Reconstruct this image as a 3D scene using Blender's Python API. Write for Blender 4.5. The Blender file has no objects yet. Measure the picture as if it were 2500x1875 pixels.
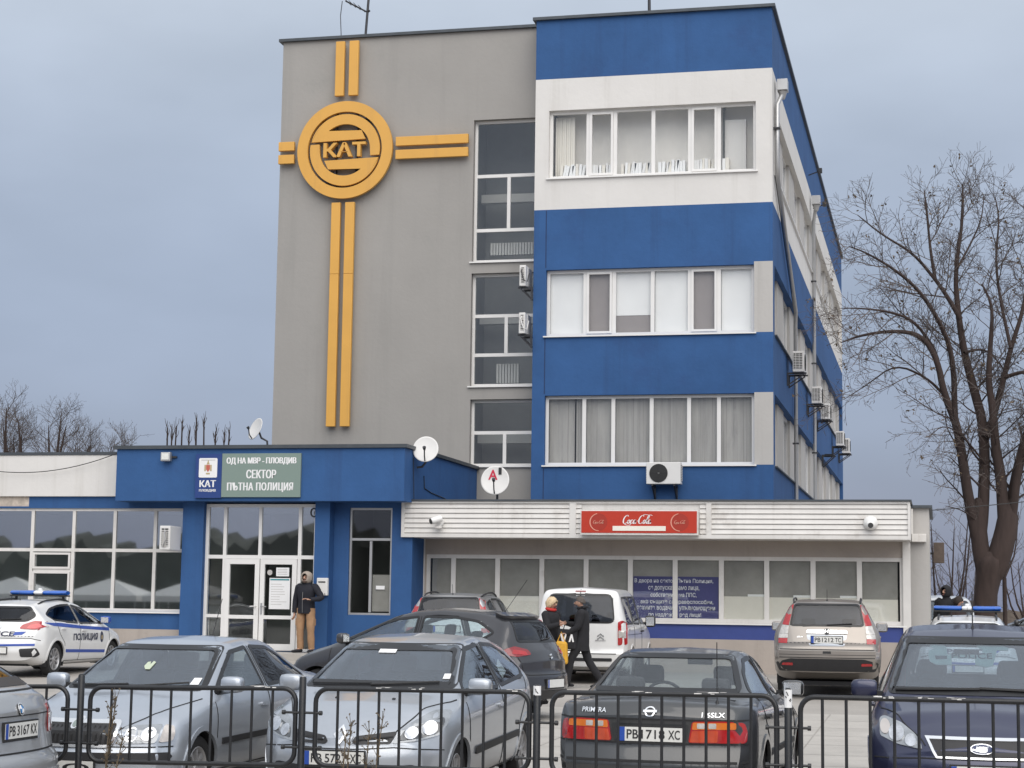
import bpy, bmesh, math, random
from mathutils import Vector, Matrix
from mathutils.bvhtree import BVHTree
from mathutils.geometry import delaunay_2d_cdt
R = math.radians
PI = math.pi
random.seed(7)
S = bpy.context.scene
COL = S.collection

# ---------------------------------------------------------------- camera
cam_d = bpy.data.cameras.new('camera')
cam = bpy.data.objects.new('camera', cam_d)
COL.objects.link(cam)
S.camera = cam
cam_d.sensor_width = 36.0
cam_d.lens = 64.44
cam_d.clip_end = 3000
CAMZ = 1.77
_yaw, _pit, _rol = R(13.10), R(6.89), R(0.795)
_f = Vector((-math.sin(_yaw)*math.cos(_pit), math.cos(_yaw)*math.cos(_pit), math.sin(_pit)))
_r = Vector((math.cos(_yaw), math.sin(_yaw), 0))
_u = _r.cross(_f)
_r2 = _r*math.cos(_rol) + _u*math.sin(_rol)
_u2 = -_r*math.sin(_rol) + _u*math.cos(_rol)
m = Matrix((_r2, _u2, -_f)).transposed().to_4x4()
m.translation = Vector((0, 0, CAMZ))
cam.matrix_world = m

# ---------------------------------------------------------------- sky, sun, exposure
SUN_DIR = Vector((0.30, -0.72, 0.80)).normalized()      # from the scene towards the sun
W = bpy.data.worlds.new('World')
S.world = W
W.use_nodes = True
nt = W.node_tree
nt.nodes.clear()
N = nt.nodes.new
out = N('ShaderNodeOutputWorld')
bg = N('ShaderNodeBackground')
bg2 = N('ShaderNodeBackground')
addn = N('ShaderNodeAddShader')
sky = N('ShaderNodeTexSky')
sky.sky_type = 'NISHITA'
sky.sun_disc = False
sky.sun_elevation = math.asin(SUN_DIR.z)
sky.sun_rotation = math.atan2(SUN_DIR.x, SUN_DIR.y)
sky.air_density = 1.0
sky.dust_density = 3.0
bg.inputs['Strength'].default_value = 0.02
nt.links.new(sky.outputs[0], bg.inputs['Color'])
# the overcast layer: a soft cloud deck, paler overhead and towards the veiled sun
tc = N('ShaderNodeTexCoord')
sep = N('ShaderNodeSeparateXYZ')
nt.links.new(tc.outputs['Generated'], sep.inputs[0])
ramp = N('ShaderNodeValToRGB')
cr = ramp.color_ramp
cr.interpolation = 'B_SPLINE'
cr.elements[0].position = 0.0
cr.elements[0].color = (0.150, 0.166, 0.240, 1)
cr.elements[1].position = 1.0
cr.elements[1].color = (0.50, 0.515, 0.54, 1)
for p, c in ((0.10, (0.16, 0.185, 0.255, 1)), (0.22, (0.235, 0.265, 0.328, 1)), (0.34, (0.34, 0.375, 0.415, 1))):
    e = cr.elements.new(p); e.color = c
nt.links.new(sep.outputs['Z'], ramp.inputs[0])
mp = N('ShaderNodeMapping')
mp.inputs['Scale'].default_value = (2.2, 2.2, 5.0)
mp.inputs['Rotation'].default_value = (0.25, 0.1, 0.4)
nt.links.new(tc.outputs['Generated'], mp.inputs[0])
nz = N('ShaderNodeTexNoise')
nz.inputs['Scale'].default_value = 2.4
nz.inputs['Detail'].default_value = 5
nz.inputs['Roughness'].default_value = 0.45
nt.links.new(mp.outputs[0], nz.inputs['Vector'])
mr = N('ShaderNodeMapRange')
mr.inputs['From Min'].default_value = 0.3
mr.inputs['From Max'].default_value = 0.7
mr.inputs['To Min'].default_value = 0.87
mr.inputs['To Max'].default_value = 1.11
nt.links.new(nz.outputs['Fac'], mr.inputs['Value'])
dot = N('ShaderNodeVectorMath'); dot.operation = 'DOT_PRODUCT'
dot.inputs[1].default_value = SUN_DIR
nt.links.new(tc.outputs['Generated'], dot.inputs[0])
mr2 = N('ShaderNodeMapRange')
mr2.interpolation_type = 'SMOOTHSTEP'
mr2.inputs['From Min'].default_value = 0.0
mr2.inputs['From Max'].default_value = 1.0
mr2.inputs['To Min'].default_value = 1.0
mr2.inputs['To Max'].default_value = 1.5
nt.links.new(dot.outputs['Value'], mr2.inputs['Value'])
mul = N('ShaderNodeMath'); mul.operation = 'MULTIPLY'
nt.links.new(mr.outputs[0], mul.inputs[0])
nt.links.new(mr2.outputs[0], mul.inputs[1])
nt.links.new(ramp.outputs[0], bg2.inputs['Color'])
nt.links.new(mul.outputs[0], bg2.inputs['Strength'])
nt.links.new(bg.outputs[0], addn.inputs[0])
nt.links.new(bg2.outputs[0], addn.inputs[1])
nt.links.new(addn.outputs[0], out.inputs[0])

sun_d = bpy.data.lights.new('sun', 'SUN')
sun_d.energy = 1.35
sun_d.angle = R(70)
sun_d.color = (1.0, 0.94, 0.865)
sun = bpy.data.objects.new('sun', sun_d)
COL.objects.link(sun)
sun.rotation_euler = SUN_DIR.to_track_quat('Z', 'Y').to_euler()

vs = S.view_settings
vs.view_transform = 'Standard'
vs.look = 'None'
vs.exposure = 0.58
vs.gamma = 1.0
S.cycles.max_bounces = 8
S.cycles.transparent_max_bounces = 16
S.cycles.caustics_reflective = False
S.cycles.caustics_refractive = False

# ---------------------------------------------------------------- materials
MATS = {}
def mat(name, col, rough=0.6, metal=0.0, var=0.0, vscale=3.0, bump=0.0, bscale=40.0, coat=0.0, stain=None, stretch=None, backface=None, streak=None):
    """Principled material; var = amount of mottling, stain = (colour, amount, scale)."""
    if name in MATS: return MATS[name]
    M = bpy.data.materials.new(name)
    M.use_nodes = True
    t = M.node_tree
    b = t.nodes['Principled BSDF']
    b.inputs['Base Color'].default_value = (*col, 1)
    b.inputs['Roughness'].default_value = rough
    b.inputs['Metallic'].default_value = metal
    if coat:
        b.inputs['Coat Weight'].default_value = coat
        b.inputs['Coat Roughness'].default_value = 0.06
    co = None
    if var or bump or stain or streak:
        co = t.nodes.new('ShaderNodeTexCoord').outputs['Object']
        if stretch:
            mm = t.nodes.new('ShaderNodeMapping'); mm.inputs['Scale'].default_value = stretch
            t.links.new(co, mm.inputs[0]); co = mm.outputs[0]
    cout = None
    if var:
        n = t.nodes.new('ShaderNodeTexNoise'); n.inputs['Scale'].default_value = vscale
        n.inputs['Detail'].default_value = 6; n.inputs['Roughness'].default_value = 0.62
        t.links.new(co, n.inputs['Vector'])
        r = t.nodes.new('ShaderNodeMapRange')
        r.inputs['From Min'].default_value = 0.25; r.inputs['From Max'].default_value = 0.75
        r.inputs['To Min'].default_value = 1-var; r.inputs['To Max'].default_value = 1+var
        t.links.new(n.outputs['Fac'], r.inputs['Value'])
        mx = t.nodes.new('ShaderNodeVectorMath'); mx.operation = 'SCALE'
        mx.inputs[0].default_value = col
        t.links.new(r.outputs[0], mx.inputs['Scale'])
        cout = mx.outputs[0]
    if stain:
        n = t.nodes.new('ShaderNodeTexNoise'); n.inputs['Scale'].default_value = stain[2]
        n.inputs['Detail'].default_value = 8; n.inputs['Roughness'].default_value = 0.7
        t.links.new(co, n.inputs['Vector'])
        r = t.nodes.new('ShaderNodeMapRange'); r.interpolation_type = 'SMOOTHSTEP'
        r.inputs['From Min'].default_value = 0.54; r.inputs['From Max'].default_value = 0.72
        r.inputs['To Max'].default_value = stain[1]
        t.links.new(n.outputs['Fac'], r.inputs['Value'])
        mx = t.nodes.new('ShaderNodeMix'); mx.data_type = 'RGBA'
        t.links.new(r.outputs[0], mx.inputs['Factor'])
        if cout: t.links.new(cout, mx.inputs['A'])
        else: mx.inputs['A'].default_value = (*col, 1)
        mx.inputs['B'].default_value = (*stain[0], 1)
        cout = mx.outputs['Result']
    if streak:                                                  # rain streaks and runs of dirt: (colour, amount, horizontal scale)
        mm = t.nodes.new('ShaderNodeMapping'); mm.inputs['Scale'].default_value = (streak[2], streak[2], streak[2]*.045)
        t.links.new(co, mm.inputs[0])
        n = t.nodes.new('ShaderNodeTexNoise'); n.inputs['Scale'].default_value = 1.0
        n.inputs['Detail'].default_value = 7; n.inputs['Roughness'].default_value = 0.65
        t.links.new(mm.outputs[0], n.inputs['Vector'])
        r = t.nodes.new('ShaderNodeMapRange'); r.interpolation_type = 'SMOOTHSTEP'
        r.inputs['From Min'].default_value = 0.50; r.inputs['From Max'].default_value = 0.74
        r.inputs['To Max'].default_value = streak[1]
        t.links.new(n.outputs['Fac'], r.inputs['Value'])
        mx = t.nodes.new('ShaderNodeMix'); mx.data_type = 'RGBA'
        t.links.new(r.outputs[0], mx.inputs['Factor'])
        if cout: t.links.new(cout, mx.inputs['A'])
        else: mx.inputs['A'].default_value = (*col, 1)
        mx.inputs['B'].default_value = (*streak[0], 1)
        cout = mx.outputs['Result']
    if backface:
        g = t.nodes.new('ShaderNodeNewGeometry')
        mx = t.nodes.new('ShaderNodeMix'); mx.data_type = 'RGBA'
        t.links.new(g.outputs['Backfacing'], mx.inputs['Factor'])
        if cout: t.links.new(cout, mx.inputs['A'])
        else: mx.inputs['A'].default_value = (*col, 1)
        mx.inputs['B'].default_value = (*backface, 1)
        cout = mx.outputs['Result']
        if metal:
            mm = t.nodes.new('ShaderNodeMath'); mm.operation = 'MULTIPLY_ADD'
            mm.inputs[1].default_value = -metal; mm.inputs[2].default_value = metal
            t.links.new(g.outputs['Backfacing'], mm.inputs[0]); t.links.new(mm.outputs[0], b.inputs['Metallic'])
    if cout: t.links.new(cout, b.inputs['Base Color'])
    if bump:
        n = t.nodes.new('ShaderNodeTexNoise'); n.inputs['Scale'].default_value = bscale
        n.inputs['Detail'].default_value = 5
        t.links.new(co, n.inputs['Vector'])
        bp = t.nodes.new('ShaderNodeBump'); bp.inputs['Strength'].default_value = bump
        bp.inputs['Distance'].default_value = 0.02
        t.links.new(n.outputs['Fac'], bp.inputs['Height'])
        t.links.new(bp.outputs[0], b.inputs['Normal'])
    MATS[name] = M
    return M

def glass(name, tint=(0.5, 0.55, 0.55), base=0.10, wob=0.0):
    """Window pane: see-through with a tint, plus a mirror reflection that grows at grazing angles."""
    if name in MATS: return MATS[name]
    M = bpy.data.materials.new(name); M.use_nodes = True
    t = M.node_tree; t.nodes.clear()
    o = t.nodes.new('ShaderNodeOutputMaterial')
    tr = t.nodes.new('ShaderNodeBsdfTransparent'); tr.inputs[0].default_value = (*tint, 1)
    gl = t.nodes.new('ShaderNodeBsdfGlossy'); gl.inputs['Roughness'].default_value = 0.02
    gl.inputs['Color'].default_value = (0.95, 0.97, 1.0, 1)
    gm = t.nodes.new('ShaderNodeNewGeometry')
    dt = t.nodes.new('ShaderNodeVectorMath'); dt.operation = 'DOT_PRODUCT'
    t.links.new(gm.outputs['Incoming'], dt.inputs[0]); t.links.new(gm.outputs['Normal'], dt.inputs[1])
    ab = t.nodes.new('ShaderNodeMath'); ab.operation = 'ABSOLUTE'; t.links.new(dt.outputs['Value'], ab.inputs[0])
    om = t.nodes.new('ShaderNodeMath'); om.operation = 'SUBTRACT'; om.inputs[0].default_value = 1.0; t.links.new(ab.outputs[0], om.inputs[1])
    pw = t.nodes.new('ShaderNodeMath'); pw.operation = 'POWER'; pw.inputs[1].default_value = 5.0; t.links.new(om.outputs[0], pw.inputs[0])
    ad = t.nodes.new('ShaderNodeMath'); ad.operation = 'ADD'; ad.use_clamp = True
    ad.inputs[1].default_value = base+.035
    t.links.new(pw.outputs[0], ad.inputs[0])
    mx = t.nodes.new('ShaderNodeMixShader')
    t.links.new(ad.outputs[0], mx.inputs[0]); t.links.new(tr.outputs[0], mx.inputs[1]); t.links.new(gl.outputs[0], mx.inputs[2])
    t.links.new(mx.outputs[0], o.inputs[0])
    if wob:
        co = t.nodes.new('ShaderNodeTexCoord')
        n = t.nodes.new('ShaderNodeTexNoise'); n.inputs['Scale'].default_value = 1.3; n.inputs['Detail'].default_value = 1
        t.links.new(co.outputs['Object'], n.inputs['Vector'])
        bp = t.nodes.new('ShaderNodeBump'); bp.inputs['Strength'].default_value = wob; bp.inputs['Distance'].default_value = 0.05
        t.links.new(n.outputs['Fac'], bp.inputs['Height']); t.links.new(bp.outputs[0], gl.inputs['Normal']); 
    MATS[name] = M
    return M

# ---------------------------------------------------------------- mesh helpers
class MB:
    """Collects shapes and links them as ONE mesh object."""
    def __init__(s): s.v = []; s.f = []; s.mi = []; s.cur = 0
    def quadmesh(s, vs, fs):
        o = len(s.v); s.v += [tuple(p) for p in vs]
        for f in fs: s.f.append(tuple(o+i for i in f)); s.mi.append(s.cur)
        return s
    def box(s, x0, x1, y0, y1, z0, z1):
        v = [(x, y, z) for z in (z0, z1) for y in (y0, y1) for x in (x0, x1)]
        return s.quadmesh(v, [(0, 2, 3, 1), (4, 5, 7, 6), (0, 1, 5, 4), (2, 6, 7, 3), (0, 4, 6, 2), (1, 3, 7, 5)])
    def obox(s, c, ax, ay, az):
        """box with centre and three half-axis vectors"""
        c, ax, ay, az = map(Vector, (c, ax, ay, az))
        v = [c+ax*i+ay*j+az*k for k in (-1, 1) for j in (-1, 1) for i in (-1, 1)]
        return s.quadmesh(v, [(0, 2, 3, 1), (4, 5, 7, 6), (0, 1, 5, 4), (2, 6, 7, 3), (0, 4, 6, 2), (1, 3, 7, 5)])
    def bar(s, a, b, w, h):
        a, b = Vector(a), Vector(b); d = (b-a); L = d.length; d.normalize()
        u = d.cross(Vector((0, 0, 1)))
        if u.length < 1e-4: u = Vector((1, 0, 0))
        u.normalize(); n = u.cross(d)
        return s.obox((a+b)/2, d*L/2, u*w/2, n*h/2)
    def tube(s, pts, r, n=8, cap=True):
        pts = [Vector(p) for p in pts]
        rs = r if isinstance(r, (list, tuple)) else [r]*len(pts)
        o = len(s.v); up = None
        for i, p in enumerate(pts):
            d = (pts[min(i+1, len(pts)-1)]-pts[max(i-1, 0)])
            if d.length < 1e-9: d = Vector((0, 0, 1))
            d.normalize()
            if up is None: up = d.orthogonal().normalized()
            up = (up-d*up.dot(d))
            if up.length < 1e-6: up = d.orthogonal()
            up.normalize(); w = d.cross(up)
            for k in range(n):
                a = 2*PI*k/n
                s.v.append(tuple(p+(up*math.cos(a)+w*math.sin(a))*rs[i]))
        for i in range(len(pts)-1):
            for k in range(n):
                s.f.append((o+i*n+k, o+i*n+(k+1) % n, o+(i+1)*n+(k+1) % n, o+(i+1)*n+k)); s.mi.append(s.cur)
        if cap and n > 2:
            s.f.append(tuple(o+k for k in reversed(range(n)))); s.mi.append(s.cur)
            e = o+(len(pts)-1)*n
            s.f.append(tuple(e+k for k in range(n))); s.mi.append(s.cur)
        return s
    def lathe(s, prof, c=(0, 0, 0), axis='Z', n=24):
        """profile of (radius, height) turned round an axis through c"""
        o = len(s.v); c = Vector(c)
        for r, h in prof:
            for k in range(n):
                a = 2*PI*k/n; p, q = r*math.cos(a), r*math.sin(a)
                d = {'Z': (p, q, h), 'Y': (q, h, p), 'X': (h, p, q)}[axis]
                s.v.append(tuple(c+Vector(d)))
        for i in range(len(prof)-1):
            for k in range(n):
                s.f.append((o+i*n+k, o+i*n+(k+1) % n, o+(i+1)*n+(k+1) % n, o+(i+1)*n+k)); s.mi.append(s.cur)
        return s
    def ball(s, c, r, n=12, m=8):
        rx, ry, rz = r if isinstance(r, (tuple, list)) else (r, r, r)
        vs = []; c = Vector(c)
        for i in range(m+1):
            t = PI*i/m
            for k in range(n):
                a = 2*PI*k/n
                vs.append((c.x+rx*math.sin(t)*math.cos(a), c.y+ry*math.sin(t)*math.sin(a), c.z+rz*math.cos(t)))
        return s.quadmesh(vs, [(i*n+k, (i+1)*n+k, (i+1)*n+(k+1) % n, i*n+(k+1) % n) for i in range(m) for k in range(n)])
    def prism(s, poly, y0, y1, fn=None):
        """polygon (u,v) pushed from depth y0 to y1; fn maps (u,depth,v) to a point"""
        fn = fn or (lambda u, y, v: (u, y, v)); n = len(poly)
        A = sum(poly[i][0]*poly[(i+1) % n][1]-poly[(i+1) % n][0]*poly[i][1] for i in range(n))
        if A < 0: poly = poly[::-1]
        vs = [fn(p[0], y0, p[1]) for p in poly]+[fn(p[0], y1, p[1]) for p in poly]
        fs = [tuple(range(n)), tuple(range(2*n-1, n-1, -1))]+[(i+n, (i+1) % n+n, (i+1) % n, i) for i in range(n)]
        return s.quadmesh(vs, fs)
    def build(s, name, material, parent=None, smooth=None, bevel=0, recalc=True):
        me = bpy.data.meshes.new(name)
        me.from_pydata(s.v, [], s.f)
        ms = material if isinstance(material, (list, tuple)) else [material]
        for q in ms: me.materials.append(q)
        if len(ms) > 1: me.polygons.foreach_set('material_index', s.mi)
        if recalc:
            b = bmesh.new(); b.from_mesh(me); bmesh.ops.recalc_face_normals(b, faces=b.faces); b.to_mesh(me); b.free()
        if smooth is not None:
            me.shade_smooth(); me.set_sharp_from_angle(angle=R(smooth))
        ob = bpy.data.objects.new(name, me); COL.objects.link(ob)
        if parent: ob.parent = parent
        if bevel:
            md = ob.modifiers.new('edge', 'BEVEL'); md.width = bevel; md.segments = 2; md.limit_method = 'ANGLE'
        return ob

def tag(o, label=None, cat=None, group=None, kind=None):
    if label: o['label'] = label
    if cat: o['category'] = cat
    if group: o['group'] = group
    if kind: o['kind'] = kind
    return o
def thing(name, label, cat, loc=(0, 0, 0), rz=0, group=None):
    o = bpy.data.objects.new(name, None); COL.objects.link(o)
    o.location = loc; o.rotation_euler = (0, 0, rz); o.empty_display_size = 0.2
    return tag(o, label, cat, group)
def kids(o): return [c for c in bpy.data.objects if c.parent == o]
def copy_tree(o, parent=None):
    c = o.copy(); COL.objects.link(c); c.parent = parent
    for k in kids(o): copy_tree(k, c)
    return c

TXT = {}
def text_geo(s, bold=0.0, extrude=0.0, shear=0.0):
    """the outline of a line of text: verts (u,v,w) and faces, in a 1-high box from 0"""
    key = (s, bold, extrude, shear)
    if key in TXT: return TXT[key]
    cu = bpy.data.curves.new('lettering', 'FONT')
    cu.body = s; cu.offset = bold; cu.extrude = extrude; cu.shear = shear; cu.space_character = 1.10 if 'Ъ' in s else 1.0; cu.resolution_u = 4
    ob = bpy.data.objects.new('lettering', cu)
    me = bpy.data.meshes.new_from_object(ob)
    vs = [tuple(v.co) for v in me.vertices]; fs = [tuple(p.vertices) for p in me.polygons]
    bpy.data.objects.remove(ob); bpy.data.curves.remove(cu); bpy.data.meshes.remove(me)
    TXT[key] = (vs, fs)
    return vs, fs
def text_into(mb, s, u0, u1, v0, v1, fn, bold=0.0, shear=0.0):
    """writes s into the box u0..u1, v0..v1; fn(u,v) gives the point"""
    vs, fs = text_geo(s, bold, 0, shear)
    if not vs: return mb
    xs = [v[0] for v in vs]; ys = [v[1] for v in vs]
    a, b, c, d = min(xs), max(xs), min(ys), max(ys)
    P = [Vector(fn(u0+(v[0]-a)/(b-a)*(u1-u0), v0+(v[1]-c)/(d-c)*(v1-v0))) for v in vs]
    if 'Ъ' in s or 'Я' in s or 'я' in s:                           # outlines that cross themselves: keep their faces a hair apart
        e = Vector(fn(u0, v0)); n = (Vector(fn(u1, v0))-e).cross(Vector(fn(u0, v1))-e).normalized()
        for i, f in enumerate(fs): mb.quadmesh([P[k]+n*(.00009*(i % 6)) for k in f], [tuple(range(len(f)))])
    else: mb.quadmesh(P, fs)
    return mb

def heavy_text(mb, s, u0, u1, v0, v1, fnd, d0, sh=.012):
    """bold lettering: three closely shifted layers"""
    for k, q in enumerate((-1, 0, 1)): text_into(mb, s, u0+sh*q, u1+sh*q, v0, v1, fnd(d0+.0006*k), bold=0)
    return mb

def gz(y): return max(-0.09, min(0.40, (y-17)*0.0175))
def px(x, y, Y):
    """the point of the plane at depth Y that a surveyed bearing (photo pixel) meets: (X, Z)"""
    d = _r2*((x-1250)/4475.0)-_u2*((y-937.5)/4475.0)+_f
    k = Y/d.y
    return d.x*k, d.z*k+CAMZ
# ---------------------------------------------------------------- palette
BLUE = mat('blue_render', (0.036, 0.102, 0.256), 0.75, var=0.16, vscale=0.7, bump=0.25, bscale=9, stain=((0.034, 0.075, 0.20), 0.5, 0.5), streak=((.030, .068, .17), .45, 2.2))
WHITE = mat('white_render', (0.69, 0.675, 0.65), 0.8, var=0.05, vscale=0.6, bump=0.2, bscale=9, stain=((0.60, 0.58, 0.55), 0.35, 0.4), streak=((.52, .50, .46), .38, 2.6))
GREY = mat('grey_render', (0.345, 0.332, 0.314), 0.85, var=0.06, vscale=0.5, bump=0.2, bscale=10, stain=((0.27, 0.275, 0.255), 0.5, 0.35), streak=((.27, .265, .25), .40, 1.8))
LGREY = mat('pale_grey_render', (0.47, 0.455, 0.435), 0.85, var=0.05, vscale=0.8, bump=0.2, bscale=12, streak=((.34, .33, .31), .4, 3))
BEIGE = mat('beige_render', (0.42, 0.37, 0.33), 0.85, var=0.10, vscale=0.9, bump=0.3, bscale=14, stain=((0.28, 0.25, 0.22), 0.5, 0.9), streak=((.27, .24, .21), .45, 2.5))
BROKEN = mat('broken_plaster', (0.48, 0.42, 0.36), 0.95, var=0.35, vscale=6, bump=1.0, bscale=8)
PVC = mat('white_pvc', (0.78, 0.77, 0.75), 0.35, var=0.04, vscale=2)
PVCW = mat('weathered_white_metal', (0.70, 0.68, 0.65), 0.5, var=0.08, vscale=2, stain=((0.42, 0.38, 0.34), 0.5, 1.5), streak=((.45, .42, .38), .35, 4))
SILL = mat('white_sill', (0.80, 0.79, 0.77), 0.4)
FLASH = mat('dark_roof_flashing', (0.075, 0.085, 0.095), 0.5, 0.4, var=0.2, vscale=3)
ROOF = mat('roof_felt', (0.06, 0.06, 0.06), 0.95, var=0.2)
GOLD = mat('gold_panel', (0.70, 0.375, 0.075), 0.5, 0.0, var=0.05, vscale=1.5, streak=((.50, .27, .08), .30, 3.5))
GOLDSIDE = mat('gold_panel_edge', (0.36, 0.15, 0.04), 0.6)
DARKIN = mat('dark_interior', (0.085, 0.09, 0.085), 0.9)
MIDIN = mat('office_interior', (0.55, 0.54, 0.52), 0.9)
BLIND = mat('white_blind', (0.88, 0.88, 0.87), 0.8, var=0.05, vscale=1.2)
CURT = mat('old_curtain', (0.38, 0.365, 0.34), 0.9, var=0.22, vscale=1.0, stain=((0.22, 0.21, 0.20), 0.6, 0.9), stretch=(3, 1, 0.5), streak=((.16, .15, .145), .75, 7))
CREAM = mat('cream_board', (0.80, 0.76, 0.68), 0.8, var=0.05)
FILM = mat('grey_window_film', (0.31, 0.295, 0.275), 0.6, var=0.24, vscale=1.7, bump=0.6, bscale=2.5)
BRNPANE = mat('brown_blind', (0.30, 0.27, 0.26), 0.8, var=0.06)
STEEL = mat('galvanised_steel', (0.45, 0.45, 0.45), 0.4, 0.7, var=0.1)
DSTEEL = mat('dark_steel', (0.05, 0.05, 0.055), 0.45, 0.5)
BLACKP = mat('black_plastic', (0.02, 0.02, 0.021), 0.5)
ACW = mat('ac_casing', (0.72, 0.71, 0.69), 0.45, var=0.03)
ACD = mat('ac_grille_dark', (0.03, 0.03, 0.03), 0.6)
RUBBER = mat('black_rubber', (0.022, 0.022, 0.023), 0.75)
WHITEP = mat('white_print', (0.80, 0.80, 0.80), 0.5)
BLACKPR = mat('black_print', (0.02, 0.02, 0.022), 0.5)
REDPR = mat('red_print', (0.55, 0.02, 0.06), 0.5)
GLASS = glass('window_glass', (0.985, 0.99, 0.99), 0.0)
GLASSR = glass('reflective_window_glass', (0.86, 0.90, 0.89), 0.28)
GLASSD = glass('dark_window_glass', (0.955, 0.965, 0.96), 0.01)
STAIRIN = mat('stairwell_interior', (0.30, 0.30, 0.295), 0.9, var=.2, vscale=.6)
SHOPIN = mat('hall_interior', (0.34, 0.345, 0.33), 0.9, var=.3, vscale=.5)
for q in (BLUE, GREY, WHITE): q.node_tree.nodes['Principled BSDF'].inputs['Specular IOR Level'].default_value = 0.25
# ---------------------------------------------------------------- ground
def world_of(o):
    m = o.matrix_basis.copy()
    if o.parent: m = world_of(o.parent) @ o.matrix_parent_inverse @ m
    return m
def hang(ob, parent):
    """parent keeping the world place the mesh was built at"""
    ob.parent = parent; ob.matrix_parent_inverse = world_of(parent).inverted()
    return ob
def WB(mb, name, material, parent=None, **k):
    ob = mb.build(name, material, **k)
    return hang(ob, parent) if parent else ob

PAVE = mat('pale_worn_asphalt', (0.36, 0.335, 0.305), 0.9, var=0.16, vscale=0.5, bump=0.35, bscale=25, stain=((0.17, 0.165, 0.16), 0.55, 0.35))
g = MB()
ys = [-400, -60, -10, 4, 8, 11.9, 14, 17, 20, 25, 30, 35, 39.9, 46, 60, 100, 200, 500, 1200]
xs = [-900, -300, -100, -60, -40, -30, -20, -15, -10, -5, 0, 5, 10, 15, 20, 30, 45, 60, 100, 300, 900]
g.quadmesh([(x, y, gz(y)) for y in ys for x in xs], [(j*len(xs)+i, j*len(xs)+i+1, (j+1)*len(xs)+i+1, (j+1)*len(xs)+i) for j in range(len(ys)-1) for i in range(len(xs)-1)])
tag(g.build('ground', PAVE, smooth=60), 'pale grey worn asphalt of the car park', 'ground', kind='structure')
CONC = mat('concrete_slab', (0.42, 0.395, 0.36), 0.9, var=0.14, vscale=1.5, bump=0.3, bscale=20)
g = MB()                                                     # a strip of concrete slabs in the parking lot (worn joints)
for i in range(16):
    for j in range(7):
        x0 = -14+i*1.55; y0 = 19.4+j*1.3
        g.quadmesh([(x0, y0, gz(y0)+.004), (x0+1.53, y0, gz(y0)+.004), (x0+1.53, y0+1.28, gz(y0+1.28)+.004), (x0, y0+1.28, gz(y0+1.28)+.004)], [(0, 1, 2, 3)])
tag(g.build('pavement', CONC), 'strip of pale concrete slabs between the parked cars', 'pavement', kind='structure')

# ---------------------------------------------------------------- facade kit
def front(Y): return lambda a, d, z: (a, Y+d, z)
def side(X): return lambda a, d, z: (X-d, a, z)
def fbox(mb, fn, a0, a1, d0, d1, z0, z1):
    v = [fn(a, d, z) for z in (z0, z1) for d in (d0, d1) for a in (a0, a1)]
    return mb.quadmesh(v, [(0, 2, 3, 1), (4, 5, 7, 6), (0, 1, 5, 4), (2, 6, 7, 3), (0, 4, 6, 2), (1, 3, 7, 5)])
def facade(mb, fn, a0, a1, z0, z1, holes=(), depth=0.25, cuts=(), acuts=(), colour=None):
    A = sorted({a0, a1, *acuts, *[h[0] for h in holes], *[h[1] for h in holes]})
    Z = sorted({z0, z1, *cuts, *[h[2] for h in holes], *[h[3] for h in holes]})
    A = [a for a in A if a0 <= a <= a1]; Z = [z for z in Z if z0 <= z <= z1]
    col = colour or (lambda a, z: 0)
    for i in range(len(A)-1):
        for j in range(len(Z)-1):
            a, z = (A[i]+A[i+1])/2, (Z[j]+Z[j+1])/2
            if any(h[0] < a < h[1] and h[2] < z < h[3] for h in holes): continue
            mb.cur = col(a, z)
            mb.quadmesh([fn(A[i], 0, Z[j]), fn(A[i+1], 0, Z[j]), fn(A[i+1], 0, Z[j+1]), fn(A[i], 0, Z[j+1])], [(0, 1, 2, 3)])
    for h in holes:
        mb.cur = col(h[0]-.01, (h[2]+h[3])/2)
        p, q, u, v = h
        for (s, t) in (((p, u), (p, v)), ((p, v), (q, v)), ((q, v), (q, u)), ((q, u), (p, u))):
            mb.quadmesh([fn(s[0], 0, s[1]), fn(t[0], 0, t[1]), fn(t[0], depth, t[1]), fn(s[0], depth, s[1])], [(0, 1, 2, 3)])
    mb.cur = 0
def window(parent, fn, a0, a1, z0, z1, mull=(), rails=(), recess=0.14, fw=0.055, gl=None, sill=True, frame=None, sash=(), name='window', lab=None, sillout=.06):
    """one window: frame mesh > pane, sill"""
    f = MB(); d0, d1 = recess, recess+0.07
    fbox(f, fn, a0, a1, d0, d1, z0, z0+fw); fbox(f, fn, a0, a1, d0, d1, z1-fw, z1)
    fbox(f, fn, a0, a0+fw, d0, d1, z0+fw, z1-fw); fbox(f, fn, a1-fw, a1, d0, d1, z0+fw, z1-fw)
    for mm in mull:
        a, zz0, zz1 = mm if isinstance(mm, tuple) else (mm, z0+fw, z1-fw)
        fbox(f, fn, a-fw*.62, a+fw*.62, d0+.003, d1-.003, zz0, zz1)
    for (p, q, z) in rails: fbox(f, fn, p, q, d0+.006, d1-.006, z-fw*.6, z+fw*.6)
    for (p, q, u, v) in sash:                                   # opening casements stand a little proud
        b = fw*.75
        for r in ((p, q, u, u+b), (p, q, v-b, v), (p, p+b, u+b, v-b), (q-b, q, u+b, v-b)): fbox(f, fn, r[0], r[1], d0-.022, d1-.01, r[2], r[3])
    w = WB(f, name, frame or PVC, parent)
    if lab: w['label'] = lab
    g = MB(); fbox(g, fn, a0+.01, a1-.01, recess+.030, recess+.036, z0+.01, z1-.01)
    WB(g, 'pane', gl or GLASS, w)
    if sill:
        s = MB(); fbox(s, fn, a0-.05, a1+.05, -sillout, recess+.02, z0-.035, z0-.002)
        WB(s, 'sill', SILL, w)
    return w
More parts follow.
